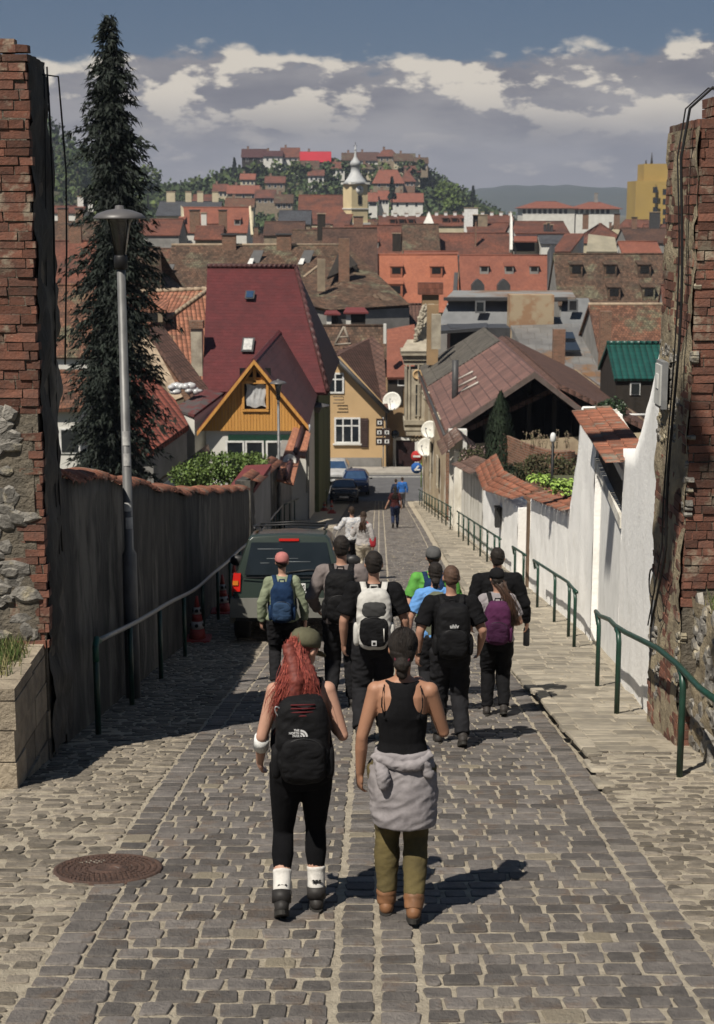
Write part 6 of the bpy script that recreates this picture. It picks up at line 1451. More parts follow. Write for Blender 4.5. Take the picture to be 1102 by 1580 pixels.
def suv():
    paint = mat('dark_green_car_paint', (.022,.032,.026), (.03,.04,.033), rough=.22, spec=.6, nscale=.7)
    st = [(0,1.06,1.70,.62,.97,.30),(.10,1.07,1.73,.64,1,.26),(.9,1.08,1.76,.66,1,.1),(2.0,1.07,1.74,.66),(2.65,1.06,1.70,.64),(3.3,1.05,1.08,.72),(4.2,.95,.97,.68),(4.42,.75,.80,.6,.93)]
    x = P(446, 1000, 24).x; t, S_ = car('dark green off-road car with roof rails parked on the left of the road', x, 23.9, R(0), st, .90, paint, -.165, zb=.36, axles=(.85,3.5), r=.37)
    dk = M_glass; r = S_[0]; L = lambda k: Vector(r[k])
    tb = lambda u, z: Vector((u, .0+.30*max(0,z-1.06), z))
    quadpanel(t, 'rear_window', mat('dark_car_glass', (.012,.016,.018), rough=.08, spec=.7), [tb(-.70,1.09), tb(.70,1.09), tb(.60,1.60), tb(-.60,1.60)], .012)
    b = MB(); b.bbox((-.16,.155,1.625),(.16,.20,1.665)); lbuild(b, 'high_brake_light', m_redl, t)
    gm = mat('frosted_marking', (.22,.24,.25), rough=.4)
    b = MB(); b.tube([tb(-.02,1.13)+Vector((0,-.03,0)), tb(.30,1.17)+Vector((0,-.03,0)), tb(.62,1.17)+Vector((0,-.025,0))], .014, 6); b.tube([tb(0,1.12), tb(-.02,1.13)+Vector((0,-.04,0))], .022, 6); lbuild(b, 'rear_wiper', m_chr, t)
    for (u, z, w) in ((-.1,1.35,.5),(-.3,1.50,.4),(.1,1.3,.5),(-.38,1.28,.14)):
        b = MB(); b.tube([tb(u-w/2,z)+Vector((0,-.018,0)), tb(u+w/2,z)+Vector((0,-.018,0))], .005, 4); lbuild(b, 'window_sticker', gm, t)
    text('Escape', .07, gm, t, Matrix.Translation((0,.09,1.45)) @ Matrix.Rotation(-.28,4,'X') @ BACK, 'window_lettering') if False else None
    for k, s_ in ((-.05,'~Czzz'),):
        pass
    for s in (-1, 1):
        b = MB(); b.hexa([(s*.77,-.025,.83),(s*.905,-.02,.83),(s*.91,.16,.83),(s*.77,.05,.83),(s*.76,.0,1.12),(s*.875,.0,1.12),(s*.88,.16,1.12),(s*.76,.05,1.12)] if s > 0 else [(s*.905,-.02,.83),(s*.77,-.025,.83),(s*.77,.05,.83),(s*.91,.16,.83),(s*.875,.0,1.12),(s*.76,.0,1.12),(s*.76,.05,1.12),(s*.88,.16,1.12)]); o = lbuild(b, 'tail_light', m_redl, t)
        b = MB(); b.bbox((s*.80,-.034,.93),(s*.885,-.01,1.0)); lbuild(b, 'indicator', m_amb, o)
        b = MB(); b.tube([(s*.56,.45,1.80),(s*.58,.5,1.84),(s*.58,2.2,1.83),(s*.56,2.3,1.76)], .022, 8); lbuild(b, 'roof_rail', m_chr, t)
        b = MB(); b.ell((s*1.02,2.75,1.16),(.14,.06,.10),12); b.tube([(s*.88,2.78,1.12),(s*1.0,2.76,1.14)], .025, 6); lbuild(b, 'wing_mirror', m_chr, t)
        for (a, c) in ((.55,1.15),(1.3,2.1),(2.2,2.75)):
            f = lambda y, z: Vector((s*lerp(z,[(1.08,.862),(1.68,.66)]), y, z)); q = [f(a,1.12), f(c,1.12), f(min(c,2.5),1.60), f(a+.08,1.60)]
            quadpanel(t, 'side_window', mat('dark_car_glass', (1,)*3), q if s > 0 else q[::-1], .012)
        b = MB(); b.hexa([(s*.88,.02,.32),(s*.945,.02,.32),(s*.945,4.2,.32),(s*.88,4.2,.32),(s*.88,.02,.62),(s*.93,.02,.62),(s*.93,4.2,.62),(s*.88,4.2,.62)]); lbuild(b, 'side_cladding', mat('dusty_grey_cladding', (.13,.13,.115), (.09,.09,.08), rough=.7, nscale=2), t)
    for y in (.8, 2.0): b = MB(); b.tube([(-.58,y,1.84),(0,y,1.87),(.58,y,1.84)], .016, 6); lbuild(b, 'cross_bar', m_chr, t)
    b = MB(); b.hexa([(-.93,-.10,.42),(.93,-.10,.42),(.93,.2,.40),(-.93,.2,.40),(-.92,-.07,.72),(.92,-.07,.72),(.92,.2,.74),(-.92,.2,.74)]); lbuild(b, 'rear_bumper', mat('dusty_grey_cladding', (1,)*3), t)
    b = MB(); b.bbox((-.84,-.03,.36),(.84,.1,.42)); lbuild(b, 'underbody', m_chr, t)
    b = MB(); b.bbox((-.25,-.035,.845),(.27,-.012,.96)); o = lbuild(b, 'number_plate', M_wfr, t); text('BV 48 VAM', .105, m_dark, o, Matrix.Translation((.01,-.037,.902)) @ BACK, 'plate_text')
    text('SPORT', .125, mat('white_lettering', (.6,.6,.6)), t, Matrix.Translation((.22,-.026,.775)) @ BACK, 'badge_lettering', bold=.004)
    b = MB(); b.bbox((-.74,-.012,1.045),(.74,.0,1.06)); lbuild(b, 'tailgate_trim', m_chr, t)
suv()
def small_cars():
    g = 'small cars parked at the street foot'
    st = [(0,.70,.74,.60,.94),(.12,.84,.88,.64),(1.0,.92,.96,.66),(1.75,.95,1.42,.56),(2.6,.95,1.46,.56),(3.5,.94,1.30,.55),(4.0,.86,.90,.6,.96),(4.1,.7,.74,.6,.92)]
    for (px, Y, lab, pc, s) in ((531,91,'dark blue car with bluish windscreen parked nearest at the street foot, facing uphill',(.012,.016,.03),-.16),(549,96.5,'blue car parked behind the dark blue one, farther down beside the road',(.015,.03,.09),-.03),(519,101,'silver white car at the far end of the parked cars by the green wall',(.4,.4,.4),0)):
        x = P(px, 760, Y).x; t, S_ = car(lab, x, Y, 0, st, .86, mat('car_paint_%d' % px, pc, rough=.25, spec=.6) if False else mat({531:'midnight_car_paint',549:'blue_car_paint',519:'silver_car_paint'}[px], pc, rough=.25, spec=.6), s, group=g, axles=(.75,3.3), r=.31)
        gl = mat('blue_tinted_windscreen', (.03,.06,.12), rough=.1, spec=.7)
        quadpanel(t, 'windscreen', gl, [(-.68,1.06,1.0),(.68,1.06,1.0),(.52,1.68,1.38),(-.52,1.68,1.38)], .02)
        for sx in (-1, 1):
            b = MB(); b.ell((sx*.62,.06,.68),(.15,.07,.08),10); lbuild(b, 'headlight', m_clear, t)
            q = [(sx*.83,1.3,1.02),(sx*.83,3.6,1.02),(sx*.60,3.0,1.38),(sx*.60,1.85,1.38)]; quadpanel(t, 'side_window', gl, q if sx > 0 else q[::-1], .02)
            b = MB(); b.ell((sx*.98,1.35,1.0),(.1,.05,.07),8); lbuild(b, 'wing_mirror', m_chr, t)
        b = MB(); b.bbox((-.4,-.02,.5),(.4,.06,.62)); lbuild(b, 'grille', m_chr, t)
        b = MB(); b.bbox((-.26,-.035,.36),(.26,.02,.46)); lbuild(b, 'number_plate', M_wfr, t)
small_cars()
def cone(px, py, lab, H=.75):
    q = G(px, py); t = thing('traffic_cone', q, lab, 'traffic cone', 'traffic cones along the left wall')
    rd = mat('faded_red_cone', (.36,.06,.05), (.26,.045,.04), nscale=5, rough=.6); wh = mat('dirty_white_band', (.50,.46,.44), (.3,.28,.27), nscale=7)
    b = MB(); b.box((0,0,.03), (.42,.42,.06)); lbuild(b, 'base', rd, t)
    f = lambda z: .15*(1-z/(H*1.12))
    for k, (a, c) in enumerate(((.05,.22),(.22,.34),(.34,.46),(.46,.57),(.57,H))):
        b = MB(); e = .0 if k % 2 == 0 else .004; b.lathe([(f(a*H/.75)+e, a*H/.75),(f(c*H/.75)+e, c*H/.75)], (0,0,0), 20); o = lbuild(b, 'cone_section' if k % 2 == 0 else 'white_band', rd if k % 2 == 0 else wh, t)
        if k % 2:
            z = (a+c)/2*H/.75
            for j in range(5):
                an = -math.pi/2+2*math.pi*j/5; r = f(z)+.004; n = Vector((math.cos(an), math.sin(an), .2)).normalized(); b = MB(); b.lathe([(.03,0),(.03,.004)], Vector((r*math.cos(an), r*math.sin(an), z)), 12, 0, n.to_track_quat('Z','Y').to_matrix()); lbuild(b, 'black_dot', m_dark, o)
cone(305, 989, 'nearest faded red cone with dotted white bands by the left wall'); cone(344, 946, 'middle faded red cone with dotted white bands by the left wall'); cone(362, 925, 'rear faded red cone almost hidden behind the off-road car'); cone(512, 792, 'small red cone standing at the green wall far down the street', .7)
cone(501, 788, 'small red cone leftmost in front of the dark blue car far down the street', .6)
def manhole():
    q = G(167, 1343); t = thing('manhole_cover', q, 'rusty brown round manhole cover set in the cobbles at lower left', 'manhole cover')
    n = Vector((0, (gz(q.y-.3)-gz(q.y+.3))/.6, 1)).normalized()
    M = n.to_track_quat('Z','Y').to_matrix(); ru = mat('rusted_cast_iron', (.115,.068,.052), (.07,.047,.04), nscale=16, ndet=7, bump=1., bscale=70, bdist=.02, rough=.85)
    b = MB(); b.lathe([(.345,-.05),(.345,.012),(.325,.016),(.32,.006),(.1,.006),(.095,.014),(.075,.014),(.07,.004),(.005,.004)], M @ Vector((0,0,.006)), 48, 0, M); lbuild(b, 'cover', ru, t)
    b = MB()
    for r in (.14,.18,.22,.26,.30):
        m = int(r*2*math.pi/.035)
        for k in range(m):
            a = 2*math.pi*k/m; c = M @ Vector((r*math.cos(a), r*math.sin(a), .016)); b.box(c, (.016,.016,.012), M=M)
    lbuild(b, 'tread_studs', ru, t)
manhole()
t = thing('pink_cloth', P(450, 822, 46), 'small pale pink cloth tied to the left handrail above the off-road car', 'cloth')
b = MB(); q = Vector((XL(36)+.22, 36, gz(36)+.95)); 
def _pk():
    vs = []; n, m = 8, 6
    for j in range(m+1):
        for i in range(n+1):
            u, v = i/n-.5, j/m; vs.append((q.x+1.0+u*.26*(.5+v*(1-v)*2.4)+.04*math.sin(v*8), q.y+.04*math.sin(u*12+v*4), q.z+.0+v*.45))
    b.add(vs, [(j*(n+1)+i, j*(n+1)+i+1, (j+1)*(n+1)+i+1, (j+1)*(n+1)+i) for j in range(m) for i in range(n)], 0, .5, True)
bpy.data.objects.remove(t)
# ================================================================ PEOPLE
def skin(c, n): return mat(n, c, tuple(x*.85 for x in c), nscale=6, rough=.55, spec=.35, bump=.15, bscale=60, bdist=.003)
SK = {'fair': skin((.44,.25,.18),'fair_skin'), 'tan': skin((.33,.17,.105),'tanned_skin'), 'mid': skin((.36,.20,.14),'skin')}
def cloth(n, c, c2=None, rough=.9): return mat(n, c, c2 or tuple(x*.75 for x in c), nscale=14, rough=rough, spec=.12, bump=.35, bscale=30, bdist=.012)
BLK = cloth('black_cotton', (.007,.007,.008)); CHAR = cloth('charcoal_trousers', (.015,.015,.017)); 
def solid(b, name, m, t, vox=.010, disp=0., dsc=9., smooth=3, seed=0., sub_=None, ridg=0.):
    """union of overlapping closed shapes -> one continuous smooth skin"""
    me = bpy.data.meshes.new('tmp'); me.from_pydata(b.v, [], b.f); o = bpy.data.objects.new('tmp', me); COL.objects.link(o)
    r = o.modifiers.new('r', 'REMESH'); r.mode = 'VOXEL'; r.voxel_size = vox; r.use_smooth_shade = True
    s = o.modifiers.new('s', 'SMOOTH'); s.factor = .5; s.iterations = smooth
    m2 = bpy.data.meshes.new_from_object(o.evaluated_get(bpy.context.evaluated_depsgraph_get())); bpy.data.objects.remove(o); bpy.data.meshes.remove(me)
    if disp:
        k = len(m2.vertices); co = np.empty(k*3, 'f'); no = np.empty(k*3, 'f'); m2.vertices.foreach_get('co', co); m2.vertices.foreach_get('normal', no); co = co.reshape(-1,3); no = no.reshape(-1,3)
        d = np.array([noise.noise((x*dsc+seed, y*dsc, z*dsc*1.7+.6*dsc*x))+.5*(1-2*abs(noise.noise((x*dsc*1.3, y*dsc*1.3+seed, z*dsc*2.6-x*dsc))))*ridg for x, y, z in co.tolist()], 'f')
        m2.vertices.foreach_set('co', (co+no*(d*disp)[:,None]).ravel())
    m2.name = name; m2.materials.clear(); m2.materials.append(m); m2.polygons.foreach_set('use_smooth', [True]*len(m2.polygons)); m2.update()
    ob = bpy.data.objects.new(name, m2); COL.objects.link(ob); ob.parent = t; return ob
def cap(b, p, q, r0, r1, n=12):
    p, q = Vector(p), Vector(q); b.tube([p, q], [r0, r1], n); b.ell(p, (r0,)*3, n); b.ell(q, (r1,)*3, n)
def loft(b, secs, n=20, k=2.3):
    """secs: (z, rx, ry, cx, cy)"""
    vs = []
    for z, rx, ry, cx, cy in secs:
        for i in range(n):
            a = 2*math.pi*i/n; c, s = math.cos(a), math.sin(a); q = (abs(c)**k+abs(s)**k)**(-1/k); vs.append((cx+c*q*rx, cy+s*q*ry, z))
    m = len(secs); b.add(vs, [(i*n+j, i*n+(j+1)%n, (i+1)*n+(j+1)%n, (i+1)*n+j) for i in range(m-1) for j in range(n)]+[tuple(range(n))[::-1], tuple((m-1)*n+j for j in range(n))], 0, .5, True)
def hand(b, w, e, s=1., curl=.6, side=1, palm_n=None):
    """w wrist, e elbow; fingers curl towards palm normal"""
    w, e = Vector(w), Vector(e); d = (w-e).normalized(); n = Vector(palm_n or (-side*.8, .3, 0)); n = (n-d*n.dot(d)).normalized(); l = d.cross(n)*side
    # l: towards the thumb (forward)
    if l.y < 0: l = -l
    M = Matrix((l, n, d)).transposed()
    b.ell(w+d*.045*s, (.040*s,.017*s,.052*s), 12, 0, M); cap(b, w-d*.02, w+d*.02*s, .024*s, .023*s, 10)
    for i, (o, L) in enumerate(((.030,.070),(.010,.078),(-.010,.073),(-.029,.058))):
        p0 = w+d*.085*s+l*o*s; a = curl*(.5+.12*i); p1 = p0+(d*math.cos(a)+n*math.sin(a))*L*.45*s; a2 = a+curl*.9; p2 = p1+(d*math.cos(a2)+n*math.sin(a2))*L*.32*s; a3 = a2+curl*.6; p3 = p2+(d*math.cos(a3)+n*math.sin(a3))*L*.24*s
        b.tube([p0-d*.02, p0, p1, p2, p3], [.0085*s,.009*s,.0085*s,.0078*s,.0065*s], 8); b.ell(p3, (.0065*s,)*3, 8)
    p0 = w+d*.03*s+l*.03*s; p1 = p0+(d*.7+l*.6+n*.3).normalized()*.042*s; p2 = p1+(d*.9+l*.1+n*.45).normalized()*.032*s
    b.tube([p0, p1, p2], [.014*s,.0105*s,.008*s], 8); b.ell(p2, (.008*s,)*3, 8)
def ik(h, f, L1, L2, fwd=Vector((0,1,0))):
    d = f-h; D = min(d.length, L1+L2-.002); u = d.normalized(); a = (L1*L1-L2*L2+D*D)/(2*D); hh = math.sqrt(max(0, L1*L1-a*a)); v = (fwd-u*fwd.dot(u)).normalized(); return h+u*a+v*hh
def solveY(py, H):
    y = 4.
    while y < 120:
        if (gz(y)+H) >= P(551, py, y).z: return y
        y += .02
    return y
class Person: pass
def person(label, px, py, H=1.75, yaw=0., fem=False, wide=1., legs=((-.09,-.28,.12,.9),(.10,.25,0,.0)), arms=None, skn='mid', topk='tee', topm=BLK, botm=CHAR, tend=.05, shoem=None, hair='short', hairm=None, capm=None, head=(0,0), vox=.010, trous=1., Y=None, sleeve=.5, lean=0., neckline=1.46, hires=False):
    Y = Y or solveY(py, H*1.0); x = P(px, py, Y).x; S_ = H/1.75; t = thing('person', (x, Y, gz(Y)), label, 'person'); t.rotation_euler = (0,0,yaw); t.scale = (S_,)*3
    slope = (gz(Y+.4)-gz(Y-.4))/.8; cy_, sy_ = math.cos(yaw), math.sin(yaw)
    Q = Person(); Q.t = t; Q.S = S_; Q.Y = Y
    F_ = .9 if fem else 1.; shw = (.155 if fem else .182)*wide; hipw = (.088 if fem else .085)
    ln = lambda z: lean*max(0, z-.95)
    # legs
    L = []
    for i, (fx, fy, lift, pitch) in enumerate(legs):
        s = -1 if i == 0 else 1; hp = Vector((s*hipw, 0, .90)); wy = sy_*fx+cy_*fy; an = Vector((fx, fy, .085+lift+slope*wy/S_)); kn = ik(hp, an, .425, .425); 
        if (an-hp).length > .848: an = hp+(an-hp).normalized()*.848
        L.append((hp, kn, an, pitch))
    b = MB()
    for hp, kn, an, pt in L:
        b.tube([hp+Vector((0,0,.03)), hp.lerp(kn,.3), kn, kn.lerp(an,.3), an], [.102,.092,.058,.062,.038] if fem else [.088,.08,.054,.056,.037], 14); b.ell(kn, (.05,.052,.05), 12)
        foot = Vector((0, math.cos(pt), -math.sin(pt))); b.ell(an+foot*.05+Vector((0,0,-.03)), (.035,.11,.035), 12, 0, Matrix.Rotation(-pt, 3, 'X'))
    w0 = .125 if fem else .145
    bw = 1.0 if fem else 1.0
    secs = [(.84,.15 if fem else .13,.11,0,0),(.92,.186 if fem else .160,.125 if fem else .115,0,0),(1.0,.155 if fem else .152,.108,0,ln(1.)),(1.10,w0,.092,0,ln(1.1)),(1.20,w0+.012,.10,0,ln(1.2)),(1.30,(.145 if fem else .168)*wide,.108,0,ln(1.3)),(1.38,(.15 if fem else .178)*wide,.10,0,ln(1.38)),(1.44,.12*wide,.07,0,ln(1.44)),(1.475,.055,.052,0,ln(1.475))]
    loft(b, secs)
    hc = Vector((head[0]*.03, ln(1.6)+.012+head[1]*.05, 1.635)); b.tube([(0,ln(1.44),1.42),(0,ln(1.5)+.005,1.50),hc+Vector((0,-.01,-.06))], [.062,.050 if not fem else .044,.05], 14)
    hr = Matrix.Rotation(-head[0]*1., 3, 'Z') @ Matrix.Rotation(-head[1]*.8, 3, 'X')
    b.ell(hc+hr @ Vector((0,0,.02)), (.075,.094,.095), 18, 0, hr); b.ell(hc+hr @ Vector((0,.035,-.045)), (.056,.058,.06), 14, 0, hr)   # skull, jaw
    b.ell(hc+hr @ Vector((0,.098,-.01)), (.012,.018,.022), 8, 0, hr); b.ell(hc+hr @ Vector((0,.088,-.052)), (.024,.012,.009), 8, 0, hr)           # nose, lips
    for s in (-1, 1): b.ell(hc+hr @ Vector((s*.077,-.005,-.005)), (.010,.018,.03), 10, 0, hr @ Matrix.Rotation(s*.3, 3, 'Z')); b.ell(hc+hr @ Vector((s*.03,.084,.018)), (.016,.012,.008), 8, 0, hr)
    A = []
    arms = arms or (((-.25,-.03,1.12),(-.27,.02,.86)), ((.25,-.03,1.12),(.27,.06,.87)))
    for i, (el, wr) in enumerate(arms):
        s = -1 if i == 0 else 1; sh = Vector((s*shw, ln(1.4), 1.395)); el, wr = Vector(el), Vector(wr); el = sh+(el-sh).normalized()*.285; wr = el+(wr-el).normalized()*.25
        mu = .046 if fem else .055; b.ell(sh, (mu*1.15,)*3, 14); b.tube([sh, sh.lerp(el,.35), el, el.lerp(wr,.3), wr], [mu*1.1,mu,.036 if fem else .042,.038 if fem else .043,.026], 14); b.ell(el, (.037,)*3, 10)
        cap(b, sh, (s*.06, ln(1.4), 1.42), mu, .05)
        hand(b, wr, el, 1., .55, s, palm_n=(-s*.75,.45,0)); A.append((sh, el, wr))
    Q.body = solid(b, 'body', SK[skn], t, vox=.0075 if hires else vox)
    # eyes stay small features of the face
    b = MB(); 
    for s in (-1, 1): b.ell(hc+hr @ Vector((s*.03,.092,.018)), (.011,.006,.006), 8, 0, hr)
    Q.A, Q.L, Q.hc, Q.hr, Q.ln, Q.secs = A, L, hc, hr, ln, secs
    # trousers
    if botm:
        b = MB(); g = .016*trous
        for hp, kn, an, pt in L:
            b.tube([hp+Vector((0,0,.04)), hp.lerp(kn,.3), kn, kn.lerp(an,.35), an+(kn-an)*tend], ([.104+g,.095+g,.060+g*1.2,.064+g*.9,.041+g*1.3] if fem else [.092+g,.085+g,.06+g*1.2,.06+g*.9,.042+g*1.3]), 16)
        loft(b, [(.80,.12,.10,0,0),(.86,(.186 if fem else .165)+g*.3,.122+g*.5,0,0),(.92,(.190 if fem else .169)+g*.4,(.132 if fem else .122)+g*.6,0,0),(1.0,.158+g*.4,.112+g*.5,0,ln(1)),(1.03,.152,.108,0,ln(1.03))])
        Q.trousers = solid(b, 'trousers', botm, t, vox=vox*.9, disp=.010*min(1.4,trous) if trous > .5 else .0015, dsc=8, seed=px, ridg=1.)
    # shoes
    sm = shoem or mat('dark_shoe', (.02,.018,.017), (.035,.03,.027), nscale=9, rough=.65)
    sole = mat('dark_rubber_sole', (.03,.028,.025), rough=.8)
    for hp, kn, an, pt in L:
        Mr = Matrix.Rotation(-pt, 3, 'X'); b = MB(); c = an
        b.ell(c+Mr @ Vector((0,-.015,-.035)), (.045,.058,.05), 14, 0, Mr); b.ell(c+Mr @ Vector((0,.075,-.048)), (.046,.10,.038), 16, 0, Mr); b.tube([c+Mr @ Vector((0,-.005,-.02)), c+(kn-c).normalized()*.045], [.048,.047], 14)
        o = solid(b, 'shoe', sm, t, vox=.008)
        b = MB(); vs = []; n = 20
        for z in (-.088, -.062):
            for j in range(n):
                a = 2*math.pi*j/n; yy = .045+.14*math.sin(a); w_ = .045*(1+.12*math.sin(a)); vs.append(c+Mr @ Vector((math.copysign(abs(math.cos(a))**.75, math.cos(a))*w_, yy, z)))
        b.add(vs, [tuple(range(n))[::-1], tuple(range(n, 2*n))]+[(j, (j+1)%n, n+(j+1)%n, n+j) for j in range(n)], 0, .5, False); lbuild(b, 'sole', sole, o)
    # top
    if topk:
        b = MB(); g = .018
        T = {'tee': sleeve, 'long': 2., 'jacket': 2., 'tank': 0., 'vest': 0.}[topk]
        zb = .90 if topk != 'tank' else .99
        ss = [(z, rx+g*(1. if z > 1.05 else 1.3), ry+g, cx, cy) for z, rx, ry, cx, cy in secs if z > zb and z < 1.44]
        if topk in ('tee','long','jacket'):
            ss = [(zb, .172+(.01 if topk == 'jacket' else 0), .13, 0, 0)]+ss
            ss = [(z, max(rx, .150*wide+ (.012 if topk != 'tee' else 0)), ry, cx, cy) for z, rx, ry, cx, cy in ss]+[(1.445,.125*wide,.08,0,ln(1.44)),(neckline+.012,.07,.062,0,ln(1.47))]
            loft(b, ss)
            for i, (sh, el, wr) in enumerate(A):
                s = -1 if i == 0 else 1; mu = .046 if fem else .055; cap(b, sh, (s*.06, ln(1.4), 1.425), mu+g, .055); b.ell(sh, (mu*1.15+g,)*3, 14)
                if T < 1: e = sh.lerp(el, T*1.5); b.tube([sh, e], [mu*1.1+g, mu+g+.008], 16)
                else: b.tube([sh, sh.lerp(el,.4), el, el.lerp(wr,.5), wr-(wr-el)*.03], [mu*1.1+g, mu+g, .042+g, .038+g, .028+g*.9], 16)
        else:
            # racer-back tank: wide at the ribs, narrow at the neck
            g2 = .007
            loft(b, [(.985,.163,.118,0,0)]+[(z, rx+g2, ry+g2, cx, cy) for z, rx, ry, cx, cy in secs if 1.0 <= z < 1.25]+[(1.26,.146,.122,0,ln(1.28)),(1.30,.120,.124,0,ln(1.3)),(1.34,.100,.122,0,ln(1.33)),(1.39,.095,.112,0,ln(1.38)),(1.435,.10,.088,0,ln(1.43)),(1.46,.098,.06,0,ln(1.45))])
            if topk == 'tank':
                for s in (-1, 1): b.tube([(s*.095, ln(1.27)-.105, 1.25), (s*.118, ln(1.3)-.112, 1.34), (s*.112, ln(1.4)-.085, 1.41), (s*.10, ln(1.4)-.0, 1.456), (s*.10, .09+ln(1.4), 1.38)], .0065, 8)
        Q.top = solid(b, 'top', topm, t, vox=.0075 if hires else vox*.85, disp=.012 if topk not in ('tank','vest') else .002, dsc=7, seed=px*1.3, ridg=1.)
    # hair and cap
    hm = hairm or mat('dark_brown_hair', (.022,.014,.010), (.045,.028,.018), nscale=60, stretch=(1,1,.15), rough=.75, spec=.25, bump=.8, bscale=60, bdist=.01)
    if hair:
        b = MB(); T = lambda v: hc+hr @ Vector(v)
        b.ell(T((0,-.010,.034)), (.082,.098,.094), 18, 0, hr)
        if hair == 'short': b.ell(T((0,-.045,-.015)), (.072,.055,.06), 14, 0, hr)
        if hair == 'crop': b = MB(); b.ell(T((0,-.006,.030)), (.0785,.0955,.092), 18, 0, hr); b.ell(T((0,-.04,-.01)), (.070,.056,.05), 14, 0, hr)
        if hair in ('bun', 'pony', 'long'): b.ell(T((0,-.04,-.01)), (.076,.068,.075), 16, 0, hr)
        if hair == 'bun': b.ell(T((0,-.085,-.075)), (.05,.045,.045), 14, 0, hr); b.ell(T((.0,-.07,-.12)), (.035,.035,.05), 12, 0, hr)
        if hair == 'tail': pass
        Q.hair = solid(b, 'hair', hm, t, vox=.006, disp=.006, dsc=26, smooth=1, seed=3)
    if capm:
        b = MB(); T = lambda v: hc+hr @ Vector(v)
        M = hr @ Matrix.Rotation(.12, 3, 'X'); vs = []; n = 24; pr = [(.094,.0),(.094,.03),(.088,.06),(.07,.088),(.04,.104),(.005,.108)]
        b.lathe(pr, T((0,-.008,.022)), n, 0, M @ Matrix.Diagonal((.94,1.12,1)))
        o = b.build('cap', capm, t, loc=(0,0,0)); 
        b = MB(); vs = []
        for z in (0, .008):
            for j in range(13):
                a = math.pi*j/12; vs.append(T((.075*math.cos(a), .085+.085*math.sin(a)**.8 if 0 < j < 12 else .07, .018+z-.03*math.sin(a)+.012*abs(math.cos(a))*-1)))
        b.add(vs, [tuple(range(13))[::-1], tuple(range(13,26))]+[(j, (j+1)%13, 13+(j+1)%13, 13+j) for j in range(13)]); b.build('cap_brim', capm, o, loc=(0,0,0))
        b = MB(); b.ell(T((0,-.008,.133)), (.009,.009,.005), 8); b.build('cap_button', capm, o, loc=(0,0,0))
    return Q
def strands(Q, name, m, root, tip, n=160, r=.0045, seg=9, wav=.02, spread=(.05,.02,.02), tspread=(.09,.02,.09), mid=None):
    b = MB(); root, tip = Vector(root), Vector(tip); mid = Vector(mid) if mid else root.lerp(tip, .5)+Vector((0,-.05,0))
    for i in range(n):
        g = lambda s: Vector((random.gauss(0,1)*s[0], random.gauss(0,1)*s[1], random.gauss(0,1)*s[2])); u = random.gauss(0,1)
        a, c = root+g(spread)*.6, tip+Vector((u*tspread[0], random.gauss(0,1)*tspread[1], random.gauss(0,1)*tspread[2])); mm = mid+Vector((u*tspread[0]*.75, random.gauss(0,1)*.02, 0)); ph = rnd(0,6); pts = []
        for k in range(seg):
            f = k/(seg-1); p = a*(1-f)**2+mm*2*f*(1-f)+c*f*f; pts.append(p+Vector((math.sin(f*9+ph)*wav*f, math.cos(f*8+ph)*wav*.5*f, 0)))
        b.tube(pts, [r*.8]+[r]*(seg-2)+[r*.25], 5)
    return b.build(name, m, Q.t, loc=(0,0,0), uv=False)
def skull_strands(Q, m, n=420, r=.0016, tie=(0,-.088,-.07)):
    b = MB(); T = lambda v: Q.hc+Q.hr @ Vector(v)
    for i in range(n):
        a = rnd(-1.75, 1.75); e = rnd(-.1, 1.35); d = Vector((math.sin(a)*math.cos(e), math.cos(a)*math.cos(e), math.sin(e))); end = Vector(tie)+Vector((rnd(-.02,.02), rnd(-.01,.01), rnd(-.02,.02))); pts = []
        for k in range(7):
            f = k/6; q = (d*(1-f)+Vector((math.sin(a)*.25, -1, -.45))*f).normalized(); p = Vector((q.x*.085, q.y*.102-.010, q.z*.097+.034))
            if f > .8: p = p.lerp(end, (f-.8)*4)
            pts.append(T(p+Vector((rnd(-.001,.001),)*3)))
        b.tube(pts, r, 4, caps=False)
    return b.build('hair_strands', m, Q.t, loc=(0,0,0), uv=False)
def superbox(b, c, d, e=.45, n=20, M=None, mi=0):
    vs = []; c = Vector(c); h = n//2; sg = lambda v, p: math.copysign(abs(v)**p, v)
    for i in range(h+1):
        ph = -math.pi/2+math.pi*i/h
        for j in range(n):
            th = 2*math.pi*j/n; p = Vector((d[0]/2*sg(math.cos(ph),e)*sg(math.cos(th),e), d[1]/2*sg(math.cos(ph),e)*sg(math.sin(th),e), d[2]/2*sg(math.sin(ph),e))); vs.append(c+((M @ p) if M else p))
    b.add(vs, [(i*n+j, i*n+(j+1)%n, (i+1)*n+(j+1)%n, (i+1)*n+j) for i in range(h) for j in range(n)], mi, .5, True)
